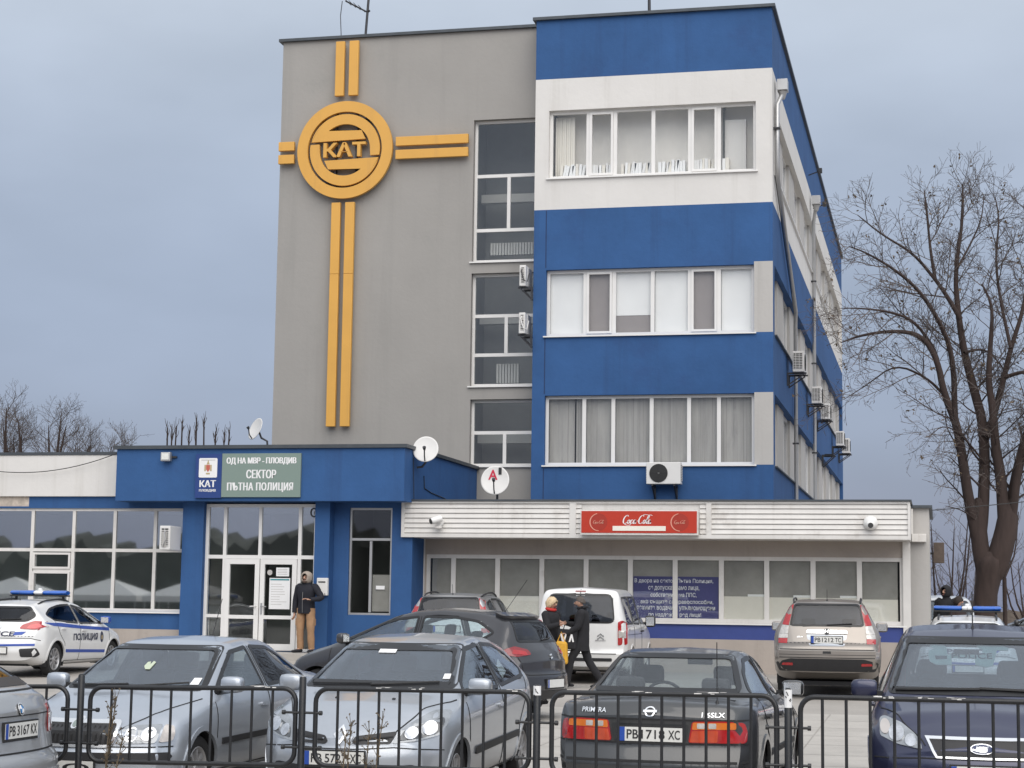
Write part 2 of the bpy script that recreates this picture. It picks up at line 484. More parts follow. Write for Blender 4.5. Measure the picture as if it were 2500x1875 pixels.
def room(parent, fn, a0, a1, z0, z1, d0, d1, m=None, name='interior'):
    r = MB()
    r.quadmesh([fn(a, d, z) for z in (z0, z1) for d in (d0, d1) for a in (a0, a1)], [(0, 2, 3, 1), (4, 5, 7, 6), (2, 6, 7, 3), (0, 4, 6, 2), (1, 3, 7, 5)])
    return WB(r, name, m or DARKIN, parent)
def slab(parent, name, m, fn, *b, **k):
    mb = MB(); fbox(mb, fn, *b); return WB(mb, name, m, parent, **k)

# ================================================================ office tower (blue and white bands)
YT, YG = 43.6, 44.3
XL, XR, YB = -9.64, -3.76, 76.6
ZR = 16.36
tower = thing('office_tower', 'four storey blue and white banded office tower with ribbon windows', 'building', (-6.7, 43.6, 0.4))
ft, fs_, fl = front(YT), side(XR), (lambda a, d, z: (XL+d, a, z))
w4 = (-9.29, -4.16, 12.31, 14.03); w3 = (-9.32, -4.21, 8.35, 10.0); w2 = (-9.32, -4.21, 5.17, 6.88)
def tcol(a, z):
    if 11.515 < z < 14.84: return 1
    if a > -4.21 and (8.35 < z < 10.07 or 5.17 < z < 6.9): return 2
    return 0
mb = MB()
facade(mb, ft, XL, XR, 0.2, ZR, [w4, w3, w2], 0.16, (11.515, 14.84, 8.35, 10.07, 5.17, 6.9), (-4.21,), tcol)
rows = ((12.31, 14.03), (8.35, 10.05), (5.17, 6.9), (2.0, 3.7))
strips = [(44.05, 76.3, z0, z1) for z0, z1 in rows]
facade(mb, fs_, YT, YB, 0.2, ZR, strips, 0.34, (11.515, 14.84), (), lambda a, z: 1 if 11.515 < z < 14.84 else 0)
facade(mb, fl, YT, YG, 0.2, ZR, (), 0, (11.515, 14.84), (), lambda a, z: 1 if 11.515 < z < 14.84 else 0)
mb.quadmesh([(XL, YB, .2), (XR, YB, .2), (XR, YB, ZR), (XL, YB, ZR)], [(0, 1, 2, 3)])
WB(mb, 'wall', [BLUE, WHITE, LGREY], tower, recalc=False)
mb = MB(); mb.box(XL+.05, XR-.05, YT+.05, YB-.05, ZR-.25, ZR-.2); WB(mb, 'roof', ROOF, tower)
mb = MB()
mb.box(XL-.08, XR+.08, YT-.09, YT+.15, ZR, ZR+.075); mb.box(XR-.15, XR+.08, YT+.15, YB+.08, ZR, ZR+.075)
mb.box(XL-.08, XL+.15, YT+.15, YG-.1, ZR, ZR+.075)
WB(mb, 'roof_flashing', FLASH, tower)
mb = MB()                                                    # expansion joints and hairline cracks in the render
for a in (-9.33,):
    for z0, z1 in ((4.2, 5.1), (6.92, 8.3), (10.05, 11.5)): fbox(mb, ft, a-.012, a+.012, -.0035, .002, z0, z1)
fbox(mb, ft, XL+.02, -3.95, -.0035, .002, 4.22, 4.24)
WB(mb, 'render_joint', mat('render_joint', (.022, .045, .12), .9), tower)
# front ribbon windows
W4 = window(tower, ft, *w4, mull=(-8.32, -7.64, -6.69, -5.78, -5.07), fw=.075, sash=((-8.28, -7.69, 12.37, 13.97), (-5.74, -5.12, 12.37, 13.97)))
room(tower, ft, w4[0], w4[1], w4[2], w4[3]+.3, .22, 1.7, MIDIN)
slab(W4, 'room_light_sheet', mat('room_light_sheet', (.78, .75, .70), .9, var=.12, vscale=.8), ft, w4[0]+.06, w4[1]-.06, .72, .73, w4[2]+.05, w4[3]+.1)  # pale sheet added to stand in for the light inside the room
c = MB()
for i in range(9):
    a = -9.2+i*.055; fbox(c, ft, a, a+.05, .40+.02*(i % 2), .42+.02*(i % 2), 12.4, 13.95)
WB(c, 'curtain', CREAM, W4); slab(W4, 'white_cabinet', WHITE, ft, -4.98, -4.45, .5, .70, 12.35, 13.72)
W3 = window(tower, ft, *w3, mull=(-8.36, -7.64, -6.69, -5.78, -5.07), fw=.075, sash=((-8.32, -7.69, 8.41, 9.94), (-5.74, -5.12, 8.41, 9.94)))
room(tower, ft, w3[0], w3[1], w3[2], w3[3], .22, 2.5)
for a0, a1, z, mm in ((-9.25, -8.40, 8.41, BLIND), (-8.30, -7.70, 8.41, BRNPANE), (-7.60, -6.73, 8.86, BLIND), (-7.60, -6.73, 8.41, BRNPANE), (-6.64, -5.83, 8.41, BLIND), (-5.72, -5.12, 8.41, BRNPANE), (-5.02, -4.27, 8.41, BLIND)):
    top = 9.94 if z < 8.5 and not (mm is BRNPANE and a0 == -7.60) else (8.85 if mm is BRNPANE else 9.94)
    slab(W3, 'roller_blind', mm, ft, a0, a1, .25, .262, z, top)
W2 = window(tower, ft, *w2, mull=(-8.36, -7.64, -6.70, -5.79, -5.07), fw=.075)
room(tower, ft, w2[0], w2[1], w2[2], w2[3], .22, 2.5)
for a0, a1 in ((-9.25, -8.62), (-8.58, -8.40), (-8.32, -7.68), (-7.60, -6.74), (-6.66, -5.83), (-5.75, -5.11), (-5.03, -4.27)):
    c = MB(); n = max(3, int((a1-a0)/.05))
    vs = []
    for i in range(n+1):
        a = a0+(a1-a0)*i/n; d = .30+.005*math.sin(i*1.1+a0*3)+.006*math.sin(i*.37)
        vs += [ft(a, d, 5.24), ft(a, d, 6.82)]
    c.quadmesh(vs, [(2*i, 2*i+2, 2*i+3, 2*i+1) for i in range(n)])
    cc = WB(c, 'curtain', CURT, W2, recalc=False)
    md = cc.modifiers.new('cloth', 'SOLIDIFY'); md.thickness = .006
# side ribbon windows: bays of two casements and a beige infill panel
for z0, z1 in rows:
    room(tower, fs_, 44.05, 76.3, z0, z1, 1.2, 1.25)
    y = 44.05; k = 0
    while y < 76.2:
        wl = 2.15; pl = 1.95
        y1 = min(y+wl, 76.3)
        w = window(tower, fs_, y, y1, z0, z1, mull=((y+y1)/2,), recess=.20, fw=.085, sill=False)
        slab(w, 'roller_blind', (BLIND, CURT, BRNPANE)[k % 3], fs_, y+.05, y1-.05, .32, .335, z0+.05, z1-.08)
        if y1+.1 < 76.3:
            slab(tower, 'infill_panel', LGREY, fs_, y1+.005, min(y1+pl, 76.3)-.005, .13, .33, z0+.005, z1-.005)
        y = y1+pl; k += 1
    slab(tower, 'ledge', SILL if z0 > 12 else FLASH, fs_, 44.05, 76.3, -.06, .13, z0-.035, z0-.003)

# ================================================================ grey stair wing
wing = thing('stair_wing', 'tall grey rendered stair wing with glazed stairwell strips', 'building', (-13.2, 44.3, 0.4))
XG = -16.62; ZG = 16.42
fg = front(YG)
k = YG/45.0
def gzc(z): return CAMZ+(z-CAMZ)*k
s3 = (-11.40, XL, gzc(10.53), gzc(14.27)); s2 = (-11.40, XL, gzc(7.31), gzc(10.23)); s1 = (-11.38, XL, gzc(5.27), gzc(6.97))
mb = MB()
facade(mb, fg, XG, XL, 0.2, ZG, [s3, s2, s1], 0.30)
mb.quadmesh([(XG, YG, .2), (XG, YB-4, .2), (XG, YB-4, ZG), (XG, YG, ZG)], [(0, 3, 2, 1)])
mb.quadmesh([(XG, YB-4, .2), (XL, YB-4, .2), (XL, YB-4, ZG), (XG, YB-4, ZG)], [(0, 1, 2, 3)])
WB(mb, 'wall', GREY, wing, recalc=False)
mb = MB(); mb.box(XG+.05, XL-.05, YG+.05, YB-4.05, ZG-.25, ZG-.2); WB(mb, 'roof', ROOF, wing)
mb = MB(); mb.box(XG-.10, XL, YG-.09, YG+.15, ZG, ZG+.075); mb.box(XG-.10, XG+.15, YG+.15, YB-4, ZG, ZG+.075)
WB(mb, 'roof_flashing', FLASH, wing)
def stair_win(s, rails, mulls):
    w = window(wing, fg, s[0], s[1]-.004, s[2], s[3], recess=.17, fw=.07, gl=GLASSD, rails=[(s[0]+.07, s[1]-.08, z) for z in rails], mull=mulls)
    return w
zr = [gzc(v) for v in (12.81, 11.38, 9.14, 8.13, 6.13)]
stair_win(s3, zr[:2], ((-10.50, zr[1]+.04, zr[0]-.04),))
stair_win(s2, zr[2:4], ((-10.52, zr[3]+.04, zr[2]-.04),))
stair_win(s1, zr[4:], ((-10.52, s1[2]+.07, zr[4]-.04),))
room(wing, fg, -11.6, XL, 4.6, 14.6, .40, 2.2, STAIRIN)
mb = MB()                                                    # the flight of stairs seen dimly through the glass, and the radiators
for zz in (5.9, 9.0, 12.2):
    fbox(mb, fg, -11.5, -9.7, 1.3, 1.5, zz, zz+.22)
WB(mb, 'landing', MIDIN, wing)
for (x0, x1, z0, z1) in ((-11.05, -9.75, gzc(10.8), gzc(11.12)), (-10.85, -10.2, gzc(7.45), gzc(7.95))):
    mb = MB(); n = int((x1-x0)/.075)
    for i in range(n): fbox(mb, fg, x0+i*.075, x0+i*.075+.055, .55, .65, z0, z1)
    WB(mb, 'radiator', MIDIN, wing)

# ================================================================ gold emblem on the grey wall
emb = thing('gold_emblem', 'gold ring emblem with crossing bars and lettering on the grey wall', 'emblem', (-14.78, 44.3, 13.4))
EC = (-14.78, gzc(13.58)); RO = 1.285
def ef(u, d, v): return (EC[0]+u, YG-d, EC[1]+v)
def gold(name, poly, d0=.14, d1=.22):
    m_ = MB(); m_.prism(poly, d0, d1, ef)
    return WB(m_, name, GOLD, emb, bevel=.006)
def gring(name, r0, r1, n=72):
    m_ = MB(); vs = []
    for i in range(n):
        a = 2*PI*i/n
        for r, d in ((r0, .14), (r1, .14), (r1, .24), (r0, .24)): vs.append(ef(r*math.cos(a), d, r*math.sin(a)))
    fs = []
    for i in range(n):
        j = (i+1) % n
        for q in range(4): fs.append((i*4+q, i*4+(q+1) % 4, j*4+(q+1) % 4, j*4+q))
    m_.quadmesh(vs, fs); return WB(m_, name, GOLD, emb, smooth=40)
gring('ring', 1.005, RO)
def arc(r, a0, a1, n=22): return [(r*math.cos(R(a0+(a1-a0)*i/n)), r*math.sin(R(a0+(a1-a0)*i/n))) for i in range(n+1)]
# upper hook: outer arc from left bar over the top down to the right, with a tongue on the inside
ro, ri = .945, .68
up = arc(ro, 166, -10, 40)+[(.69, -.17)]+arc(ri, 0, 132, 30)+[(-.44, .52), (.44, .50), (.55, .27), (-.92, .23)]
lo = [(-p, -q) for p, q in up]
gold('hook', up); gold('hook', lo)
m_ = MB(); text_into(m_, 'КАТ', -.56, .56, -.17, .17, lambda u, v: ef(u, .2, v), bold=.03)
bm = MB(); vs, fs = text_geo('КАТ', .03, .12, 0)
xs_ = [v[0] for v in vs]; ys_ = [v[1] for v in vs]; a, b, c_, d_ = min(xs_), max(xs_), min(ys_), max(ys_)
bm.quadmesh([ef(-.57+(v[0]-a)/(b-a)*1.14, .18+v[2]*.6, -.19+(v[1]-c_)/(d_-c_)*.38) for v in vs], fs)
WB(bm, 'lettering', GOLD, emb)
def ubar(x0, x1, z0, z1, d0=.10, d1=.20):
    m_ = MB(); m_.box(x0, x1, YG-d1, YG-d0, z0, z1)
    return WB(m_, 'bar', GOLD, emb, bevel=.008)
for x0, x1 in ((-15.10, -14.86), (-14.73, -14.48)):
    ubar(x0, x1, gzc(15.05), gzc(16.53))
for x0, x1 in ((-15.11, -14.87), (-14.74, -14.49)):
    ubar(x0, x1, gzc(6.29), gzc(10.28)); ubar(x0, x1, gzc(10.285), gzc(12.18))
for z0, z1 in ((13.63, 13.87), (13.28, 13.52)):
    ubar(-13.42, -11.50, gzc(z0), gzc(z1)); ubar(XG+.02, -16.17, gzc(z0), gzc(z1))
m_ = MB()                                                    # steel brackets holding the emblem off the wall
for u in (-.28, .28):
    fbox(m_, lambda a, d, z: ef(a, d, z), u-.02, u+.02, .0, .13, -1.1, 1.1)
for v in (-1.1, 1.1): fbox(m_, lambda a, d, z: ef(a, d, z), -.8, .8, .0, .13, v*.75-.02, v*.75+.02)
WB(m_, 'bracket', DSTEEL, emb)

# ================================================================ entrance pavilion (blue) and low left wing
pav = thing('entrance_pavilion', 'low blue entrance pavilion with overhanging fascia and glazed doors', 'building', (-14.5, 38.4, 0.4))
PX0, PX1 = -17.88, -11.17
fp = front(37.9)
mb = MB(); mb.box(PX0, PX1, 37.9, 44.28, 3.97, 5.12); WB(mb, 'fascia', BLUE, pav)
mb = MB(); mb.box(PX0-.06, PX1+.06, 37.84, 44.28, 5.122, 5.20); WB(mb, 'roof_flashing', FLASH, pav)
fw_ = front(38.4)
dz = .70
for x0, x1 in ((-16.42, -15.92), (-13.31, -12.97)):
    mb = MB(); mb.box(x0, x1, 38.3, 38.75, .3, 3.968); WB(mb, 'pillar', BLUE, pav)
mb = MB()
facade(mb, front(38.62), -12.97, -11.17, .3, 3.968, [(-12.62, -11.64, 1.52, 3.86)], .14)
mb.quadmesh([(PX1, 38.62, .3), (PX1, 44.2, .3), (PX1, 44.2, 3.968), (PX1, 38.62, 3.968)], [(0, 1, 2, 3)])
mb.quadmesh([(-15.92, 38.74, .3), (-13.31, 38.74, .3), (-13.31, 38.74, dz), (-15.92, 38.74, dz)], [(0, 1, 2, 3)])
WB(mb, 'wall', BLUE, pav, recalc=False)
PW = window(pav, front(38.62), -12.62, -11.64, 1.52, 3.86, rails=[(-12.57, -11.69, 3.17)], mull=((-12.13, 1.58, 3.13),), recess=.05, fw=.045, gl=GLASSD, sill=False, frame=STEEL)
room(pav, front(38.62), -12.7, -11.5, 1.4, 3.9, .2, 2.0)
slab(PW, 'paper_notice', WHITEP, front(38.62), -12.00, -11.80, .066, .07, 2.08, 2.16)
slab(PW, 'frosted_panel', FILM, front(38.62), -12.09, -11.70, .10, .11, 1.60, 2.4)
# entrance screen with double door
fd = front(38.45)
scr = MB()
def sb(a0, a1, z0, z1, d0=.0, d1=.08): fbox(scr, fd, a0, a1, d0, d1, z0, z1)
sb(-15.92, -13.31, 3.86, 3.93); sb(-15.92, -13.31, 2.72, 2.80, .003, .077)
for a in (-15.92, -15.50, -13.74, -13.375): sb(a, a+.075, dz, 3.86, .0, .08)
sb(-14.67, -14.60, 2.80, 3.86, .005, .075)
sb(-15.845, -15.50, dz, dz+.06, .005, .075); sb(-15.845, -15.50, 1.42, 1.49, .005, .075); sb(-13.665, -13.375, dz, dz+.06, .005, .075); 
es = WB(scr, 'entrance_screen', PVC, pav)
for a0, a1, z0, z1 in ((-15.85, -15.50, dz+.05, 2.73), (-13.67, -13.37, dz+.05, 2.73)):
    gp = MB(); fbox(gp, fd, a0, a1, .035, .041, z0, z1); WB(gp, 'pane', GLASSD, es)
gp = MB(); fbox(gp, fd, -15.86, -13.36, .036, .042, 2.79, 3.88); WB(gp, 'transom_pane', GLASSR, es)
for a0, a1, hs in ((-15.42, -14.62, 1), (-14.60, -13.75, -1)):
    d_ = MB(); b = .105
    for r in ((a0, a1, dz+.02, dz+.16), (a0, a1, 2.60, 2.715), (a0, a0+b, dz+.16, 2.60), (a1-b, a1, dz+.16, 2.60), (a0+b, a1-b, 1.40, 1.48)):
        fbox(d_, fd, r[0], r[1], -.02, .045, r[2], r[3])
    do = WB(d_, 'door', PVC, pav)
    g_ = MB(); fbox(g_, fd, a0+b-.01, a1-b+.01, .005, .011, dz+.15, 2.61); WB(g_, 'pane', GLASSD, do)
    h_ = MB(); hx = a1-.05 if hs > 0 else a0+.05
    h_.tube([fd(hx, -.02, 1.68), fd(hx, -.07, 1.68), fd(hx-.13*hs, -.075, 1.67)], .013, 8); fbox(h_, fd, hx-.02, hx+.02, -.028, -.02, 1.50, 1.75)
    WB(h_, 'door_handle', PVC if hs > 0 else STEEL, do)
    if hs < 0:
        n_ = MB(); fbox(n_, fd, -14.38, -13.90, -.004, .003, 1.62, 2.30); nn = WB(n_, 'paper_notice', WHITEP, do)
        n_ = MB(); fbox(n_, fd, -14.36, -13.92, -.008, -.005, 2.25, 2.28); WB(n_, 'heading', mat('teal_print', (.03, .25, .28), .6), nn)
        n_ = MB(); random.seed(3)
        for q in range(9): fbox(n_, fd, -14.34, -14.34+random.uniform(.2, .4), -.006, -.0045, 2.16-q*.055, 2.17-q*.055)
        WB(n_, 'printed_lines', LGREY, nn)
        n_ = MB(); fbox(n_, fd, -14.23, -13.93, -.004, .003, 2.34, 2.53); nn = WB(n_, 'paper_notice', WHITEP, do)
        n_ = MB()
        for q in range(4): fbox(n_, fd, -14.20, -13.97, -.006, -.0045, 2.38+q*.035, 2.39+q*.035)
        WB(n_, 'printed_lines', LGREY, nn)
        n_ = MB(); n_.prism(arc(.06, 0, 340, 18), -.004, .002, lambda u, y, v: fd(-14.38+u, y, 2.42+v)); WB(n_, 'round_sticker', LGREY, do)
room(pav, fd, -15.9, -13.32, dz, 3.9, .3, 4.0, SHOPIN)
# the steps up to the doors
st = MB(); st.box(-16.4, -12.9, 36.9, 38.28, .2, dz-.005); st.box(-16.7, -12.6, 36.5, 36.895, .2, .555); st.box(-17, -12.3, 36.1, 36.495, .2, .45)
WB(st, 'entrance_step', CONC, pav)

low = thing('low_wing', 'single storey left wing with white parapet and wide blue framed windows', 'building', (-24, 38.6, 0.4))
LX0, LX1 = -34.0, -16.42
flw = front(38.6)
wl = (-33.0, -16.44, 1.52, 3.84)
mb = MB()
def lcol(a, z):
    if z > 4.105: return 1
    if z < 1.13: return 2
    if 3.88 < z and a < -20.35: return 3
    return 0
facade(mb, flw, LX0, LX1, .2, 5.05, [wl], .12, (4.105, 1.13, 3.88), (PX0, -20.35), lcol)
mb.quadmesh([(LX1, 38.6, .2), (LX1, 38.6, .3), (LX1, 50, .3), (LX1, 50, .2)], [(0, 1, 2, 3)])
WB(mb, 'wall', [BLUE, WHITE, BEIGE, BROKEN], low, recalc=False)
mb = MB(); mb.box(LX0, -17.94, 38.66, 50, 4.9, 5.04); mb.box(LX0, PX0-.062, 38.5, 38.66, 5.052, 5.12); WB(mb, 'roof_flashing', FLASH, low)
mb = MB(); mb.box(LX0, PX0-.002, 38.52, 38.598, 4.11, 5.05); WB(mb, 'parapet', WHITE, low)
ms = [-32.4+i*1.01 for i in range(16)]
ms = [a for a in ms if a < -20.6]+[-20.26, -19.23, -18.22, -17.23]
LW = window(low, flw, *wl, mull=ms, rails=[(wl[0]+.05, wl[1]-.05, 2.89)]+[(-20.2, -19.27, 2.43)], recess=.05, fw=.062, gl=GLASSR, frame=PVCW, sash=((-20.21, -19.28, 1.57, 2.40), (-20.21, -19.28, 2.46, 2.83)))
room(low, flw, wl[0], wl[1], wl[2], wl[3], .15, 3.0, SHOPIN)

# ================================================================ kiosk with white louvred canopy
kio = thing('canteen_kiosk', 'low canteen kiosk with white louvred canopy and boarded window row', 'building', (-6, 39.6, 0.4))
KX0, KX1 = -11.40, -.54
mb = MB(); mb.box(KX0, KX1, 38.56, 43.58, 3.22, 3.96); WB(mb, 'canopy', PVCW, kio)
fk = front(38.56)
for x0, x1 in ((KX0+.07, -7.66), (-7.52, -7.40), (-4.87, -4.73), (-4.62, KX1-.05)):
    mb = MB()
    for i in range(6):
        z = 3.31+i*.107
        mb.quadmesh([fk(x0, -.004, z), fk(x1, -.004, z), fk(x1, -.036, z+.014), fk(x0, -.036, z+.014), fk(x0, -.014, z+.100), fk(x1, -.014, z+.100)], [(0, 1, 2, 3), (3, 2, 5, 4)])
    WB(mb, 'louvre_panel', PVCW, kio)
mb = MB()
fbox(mb, fk, KX0, KX1, -.055, -.003, 3.22, 3.30); fbox(mb, fk, KX0, KX1, -.055, -.003, 3.955, 4.0)
for x0, x1 in ((KX0, KX0+.07), (-7.66, -7.52), (-4.73, -4.62), (KX1-.05, KX1)): fbox(mb, fk, x0, x1, -.055, -.003, 3.30, 3.955)
WB(mb, 'canopy_trim', PVCW, kio)
mb = MB(); mb.box(KX0-.03, KX1+.03, 38.47, 43.58, 4.003, 4.04); WB(mb, 'roof_flashing', FLASH, kio)
fkw = front(39.6)
kw = (-11.12, -.70, 1.46, 2.88)
mb = MB()
facade(mb, fkw, -11.27, -.57, .3, 3.218, [kw], .10, (1.11, 1.44), (), lambda a, z: 1 if 1.11 < z < 1.44 else 0)
mb.quadmesh([(-11.27, 39.6, .3), (-11.27, 43.5, .3), (-11.27, 43.5, 3.2), (-11.27, 39.6, 3.2)], [(0, 1, 2, 3)])
WB(mb, 'wall', [BEIGE, mat('deep_blue_paint', (.035, .06, .24), .6, var=.1)], kio, recalc=False)
mb = MB(); mb.box(-.567, -.17, 39.9, 45, .3, 3.94); WB(mb, 'side_wall', LGREY, kio)
mb = MB(); mb.box(-.60, -.10, 39.8, 45, 3.942, 4.0); WB(mb, 'side_wall_cap', FLASH, kio)
for a0, a1 in ((-11.33, -11.15), (-.72, -.56)):
    mb = MB(); fbox(mb, fkw, a0, a1, -.055, -.003, .3, 3.215); WB(mb, 'corner_post', PVCW, kio)
mm_ = (-10.50, -9.49, -8.49, -7.50, -6.52, -5.54, -4.54, -3.57, -2.59, -1.62)
KW = window(kio, fkw, *kw, mull=mm_, recess=.02, fw=.085, gl=GLASSD, frame=PVCW)
edges = [-11.05, *mm_, -.78]
cut = {2: 1.98, 3: 2.0, 4: 1.98, 7: 2.03, 8: 2.02, 9: 2.02, 10: 2.0, 1: 1.5, 0: 1.5, 5: 1.5, 6: 1.5}
for i in range(11):
    a0, a1 = edges[i]+.06, edges[i+1]-.06
    slab(KW, 'window_film', FILM, fkw, a0-.01, a1+.01, .085, .088, max(1.5, cut[i]-.03), 2.84)
    if cut[i] > 1.6:
        slab(KW, 'board', CREAM, fkw, a0-.01, a1+.01, .07, .08, 1.52, cut[i])
        if i >= 7 and i < 10: slab(KW, 'board_strip', BLIND, fkw, a0+.5, a1, .071, .081, cut[i]+.001, cut[i]+.05)
room(kio, fkw, -11.1, -.7, 1.4, 2.9, .2, 2.5)
# ================================================================ fixtures
# binders along the sill of the top floor
random.seed(11)
for a0, a1 in ((-9.05, -8.40), (-8.22, -7.76), (-7.5, -6.76), (-6.58, -5.86), (-5.7, -5.14), (-5.0, -4.78)):
    x = a0
    while x < a1-.06:
        w_ = random.uniform(.05, .085); h_ = random.uniform(.25, .32); ln = random.choice((0, 0, 0, .02, .06))
        b_ = MB(); b_.quadmesh([(x+i*w_+ln*k*h_/.3, YT+.235+j*.24, 12.40+k*h_) for k in (0, 1) for j in (0, 1) for i in (0, 1)], [(0, 2, 3, 1), (4, 5, 7, 6), (0, 1, 5, 4), (2, 6, 7, 3), (0, 4, 6, 2), (1, 3, 7, 5)])
        o = b_.build('binder', random.choice((BLIND, BLIND, PVC, CREAM)))
        tag(o, 'pale binder standing on the sill behind the top floor ribbon window', 'binder', 'binders on the top floor window sill')
        x += w_+random.choice((.004, .005, .006, .03))
def ac_unit(label, loc, rz, group='air conditioners on the outside walls', w=.78, h=.54, d=.30, bracket=True, hose=True):
    """outdoor unit: local x along its width, -y is its fan side, base at z 0, back against the wall at y .12"""
    t = thing('air_conditioner', label, 'air conditioner', loc, rz, group)
    b = MB(); b.box(-w/2, w/2, -d, 0, 0, h); b.build('casing', ACW, t, bevel=.015)
    b = MB(); b.lathe([(.02, -d-.006), (.21, -d-.006), (.22, -d-.012), (.215, -d-.004)], (-w*.14, 0, h*.5), 'Y', 28); b.build('fan_opening', ACD, t, recalc=False)
    b = MB()
    for r in (.06, .10, .14, .18, .215): 
        b.tube([(-w*.14+r*math.cos(2*PI*i/20), -d-.014, h*.5+r*math.sin(2*PI*i/20)) for i in range(21)], .004, 4, cap=False)
    b.box(-w*.14-.21, -w*.14+.21, -d-.018, -d-.014, h*.5-.005, h*.5+.005); b.box(-w*.14-.005, -w*.14+.005, -d-.0185, -d-.0135, h*.5-.21, h*.5+.21)
    b.build('fan_guard', BLACKP, t)
    for s in (-1, 1):                                      # louvred end panels
        b = MB(); b.box(min(s*(w/2+.001), s*(w/2+.006)), max(s*(w/2+.001), s*(w/2+.006)), -d+.05, -.03, .08, h-.06)
        e = b.build('end_grille', ACW if s > 0 and not hose else ACD, t)
        b = MB()
        for i in range(9): b.box(min(s*(w/2+.006), s*(w/2+.012)), max(s*(w/2+.006), s*(w/2+.012)), -d+.04, -.02, .09+i*(h-.16)/9, .105+i*(h-.16)/9)
        for j in range(2): b.box(min(s*(w/2+.006), s*(w/2+.013)), max(s*(w/2+.006), s*(w/2+.013)), -d+.12+j*.09, -d+.13+j*.09, .08, h-.06)
        b.build('bars', ACW, e)
    if bracket:
        for s in (-1, 1):
            b = MB(); x = s*w*.32
            b.box(x-.02, x+.02, -d-.05, .15, -.045, -.002); b.box(x-.02, x+.02, .115, .15, -.35, -.045); b.bar((x, -d+.02, -.05), (x, .13, -.33), .03, .03)
            b.build('bracket', DSTEEL, t)
    return t
ac_unit('white air conditioner with round fan below the lowest ribbon window of the tower front', (-6.32, YT-.16, 4.68), 0, w=.82, h=.52)
# two units on the flank of the tower, seen end on in front of the stairwell glass
for z, lb in ((gzc(9.70), 'white air conditioner mounted end on at the top of the middle stairwell window'), (gzc(8.50), 'white air conditioner with looped hose halfway down the middle stairwell window')):
    t = ac_unit(lb, (XL-.14, YT+.10, z), -PI/2, w=.7, h=.52, d=.16)
    b = MB(); b.tube([(-.36, -.06, .40), (-.40, -.08, .36), (-.40, -.02, .24), (-.42, .02, .10), (-.38, .12, .10)] if 0 else [(.36, -.09, .42), (.41, -.10, .36), (.42, -.06, .22), (.41, -.02, .12), (.40, .06, .10), (.40, .1, .3)], .014, 6)
    b.build('hose', DSTEEL if z > 9 else PVC, t)
    b = MB(); b.box(.352, .366, -.13, -.04, .34, .44); b.build('valve_cover', LGREY, t)
t = ac_unit('white air conditioner seen end on from the blue pillar left of the entrance doors', (-16.44, 37.98, 2.88), -PI/2, w=.60, h=.53, d=.25, bracket=False)
b = MB(); b.tube([(.31, -.10, .42), (.37, -.11, .36), (.38, -.06, .22), (.36, -.12, .12), (.33, -.14, .08)], .014, 6); b.build('hose', STEEL, t)
b = MB(); b.box(.308, .318, -.18, -.08, .06, .40); b.build('valve_cover', LGREY, t)
# along the tower side wall
sideacs = ((47.9, 862, 912, 'white air conditioner highest of those on the tower side wall'), (55.2, 951, 988, 'white air conditioner on the tower side wall beside the rear drainpipe'),
           (59.6, 992, 1026, 'darkened air conditioner on the tower side wall just past the rear drainpipe'), (68.6, 1055, 1090, 'white air conditioner near the far end of the tower side wall'),
           (73.0, 1072, 1108, 'air conditioner farthest along the tower side wall'))
for y, p0, p1, lb in sideacs:
    x = XR+.30
    pxx = 1250+4475*((Vector((x, y, 0)).dot(_r2))/Vector((x, y, 0)).dot(_f))
    z1 = px(pxx, p0, y)[1]; z0 = px(pxx, p1, y)[1]
    ac_unit(lb, (XR+.16, y, z0), PI/2, h=max(.5, min(.75, z1-z0)), w=.8, d=.3)
# empty bracket
t = thing('wall_bracket', 'empty steel bracket on the tower side wall below the air conditioners', 'bracket', (XR, 62.5, 6.95))
b = MB()
for s in (-.25, .25):
    b.box(0, .45, s-.02, s+.02, -.04, 0); b.box(0, .035, s-.02, s+.02, -.4, -.04); b.bar((.4, s, -.04), (.03, s, -.38), .03, .03)
b.box(.1, .4, -.3, .3, .002, .02)
b.build('arm', DSTEEL, t)
# drainpipes
def drain(label, hop, pts, clips):
    t = thing('drainpipe', label, 'drainpipe', (XR, hop[1], .4), 0, 'drainpipes on the tower side wall')
    b = MB(); b.tube(pts, .055, 10); WB(b, 'pipe', STEEL, t, smooth=50)
    b = MB(); h = Vector(hop); b.box(h.x-.13, h.x+.13, h.y-.16, h.y+.16, h.z, h.z+.28); b.tube([(h.x, h.y, h.z), (h.x, h.y, h.z-.2)], [.12, .055], 10)
    WB(b, 'hopper', STEEL, t, bevel=.01)
    b = MB()
    for c in clips: b.box(XR-.0, c[0]+.075, c[1]-.075, c[1]+.075, c[2]-.02, c[2]+.02)
    WB(b, 'clip', DSTEEL, t)
xp = XR+.09
drain('galvanised drainpipe running down beside the front corner of the tower then slanting back', (xp+.10, 44.35, 14.45),
      [(xp+.1, 44.35, 14.4), (xp, 43.95, 14.0), (xp, 43.9, 12.45), (xp, 44.0, 12.2), (xp+.03, 49.3, 9.75), (xp, 49.55, 9.4), (xp, 49.6, 3.9)], ((xp, 43.9, 13.4), (xp, 49.6, 8.4), (xp, 49.6, 6.2)))
drain('galvanised drainpipe straight down the middle of the tower side wall', (xp+.10, 57.2, 14.4),
      [(xp+.1, 57.2, 14.4), (xp, 57.4, 13.9), (xp, 57.4, 3.9)], ((xp, 57.4, 12.0), (xp, 57.4, 9.4), (xp, 57.4, 6.6)))
b = MB(); b.tube([(XR+.03, 44.2, 12.3), (XR+.03, 50.2, 9.9), (XR+.03, 50.4, 8.6)], .035, 6)
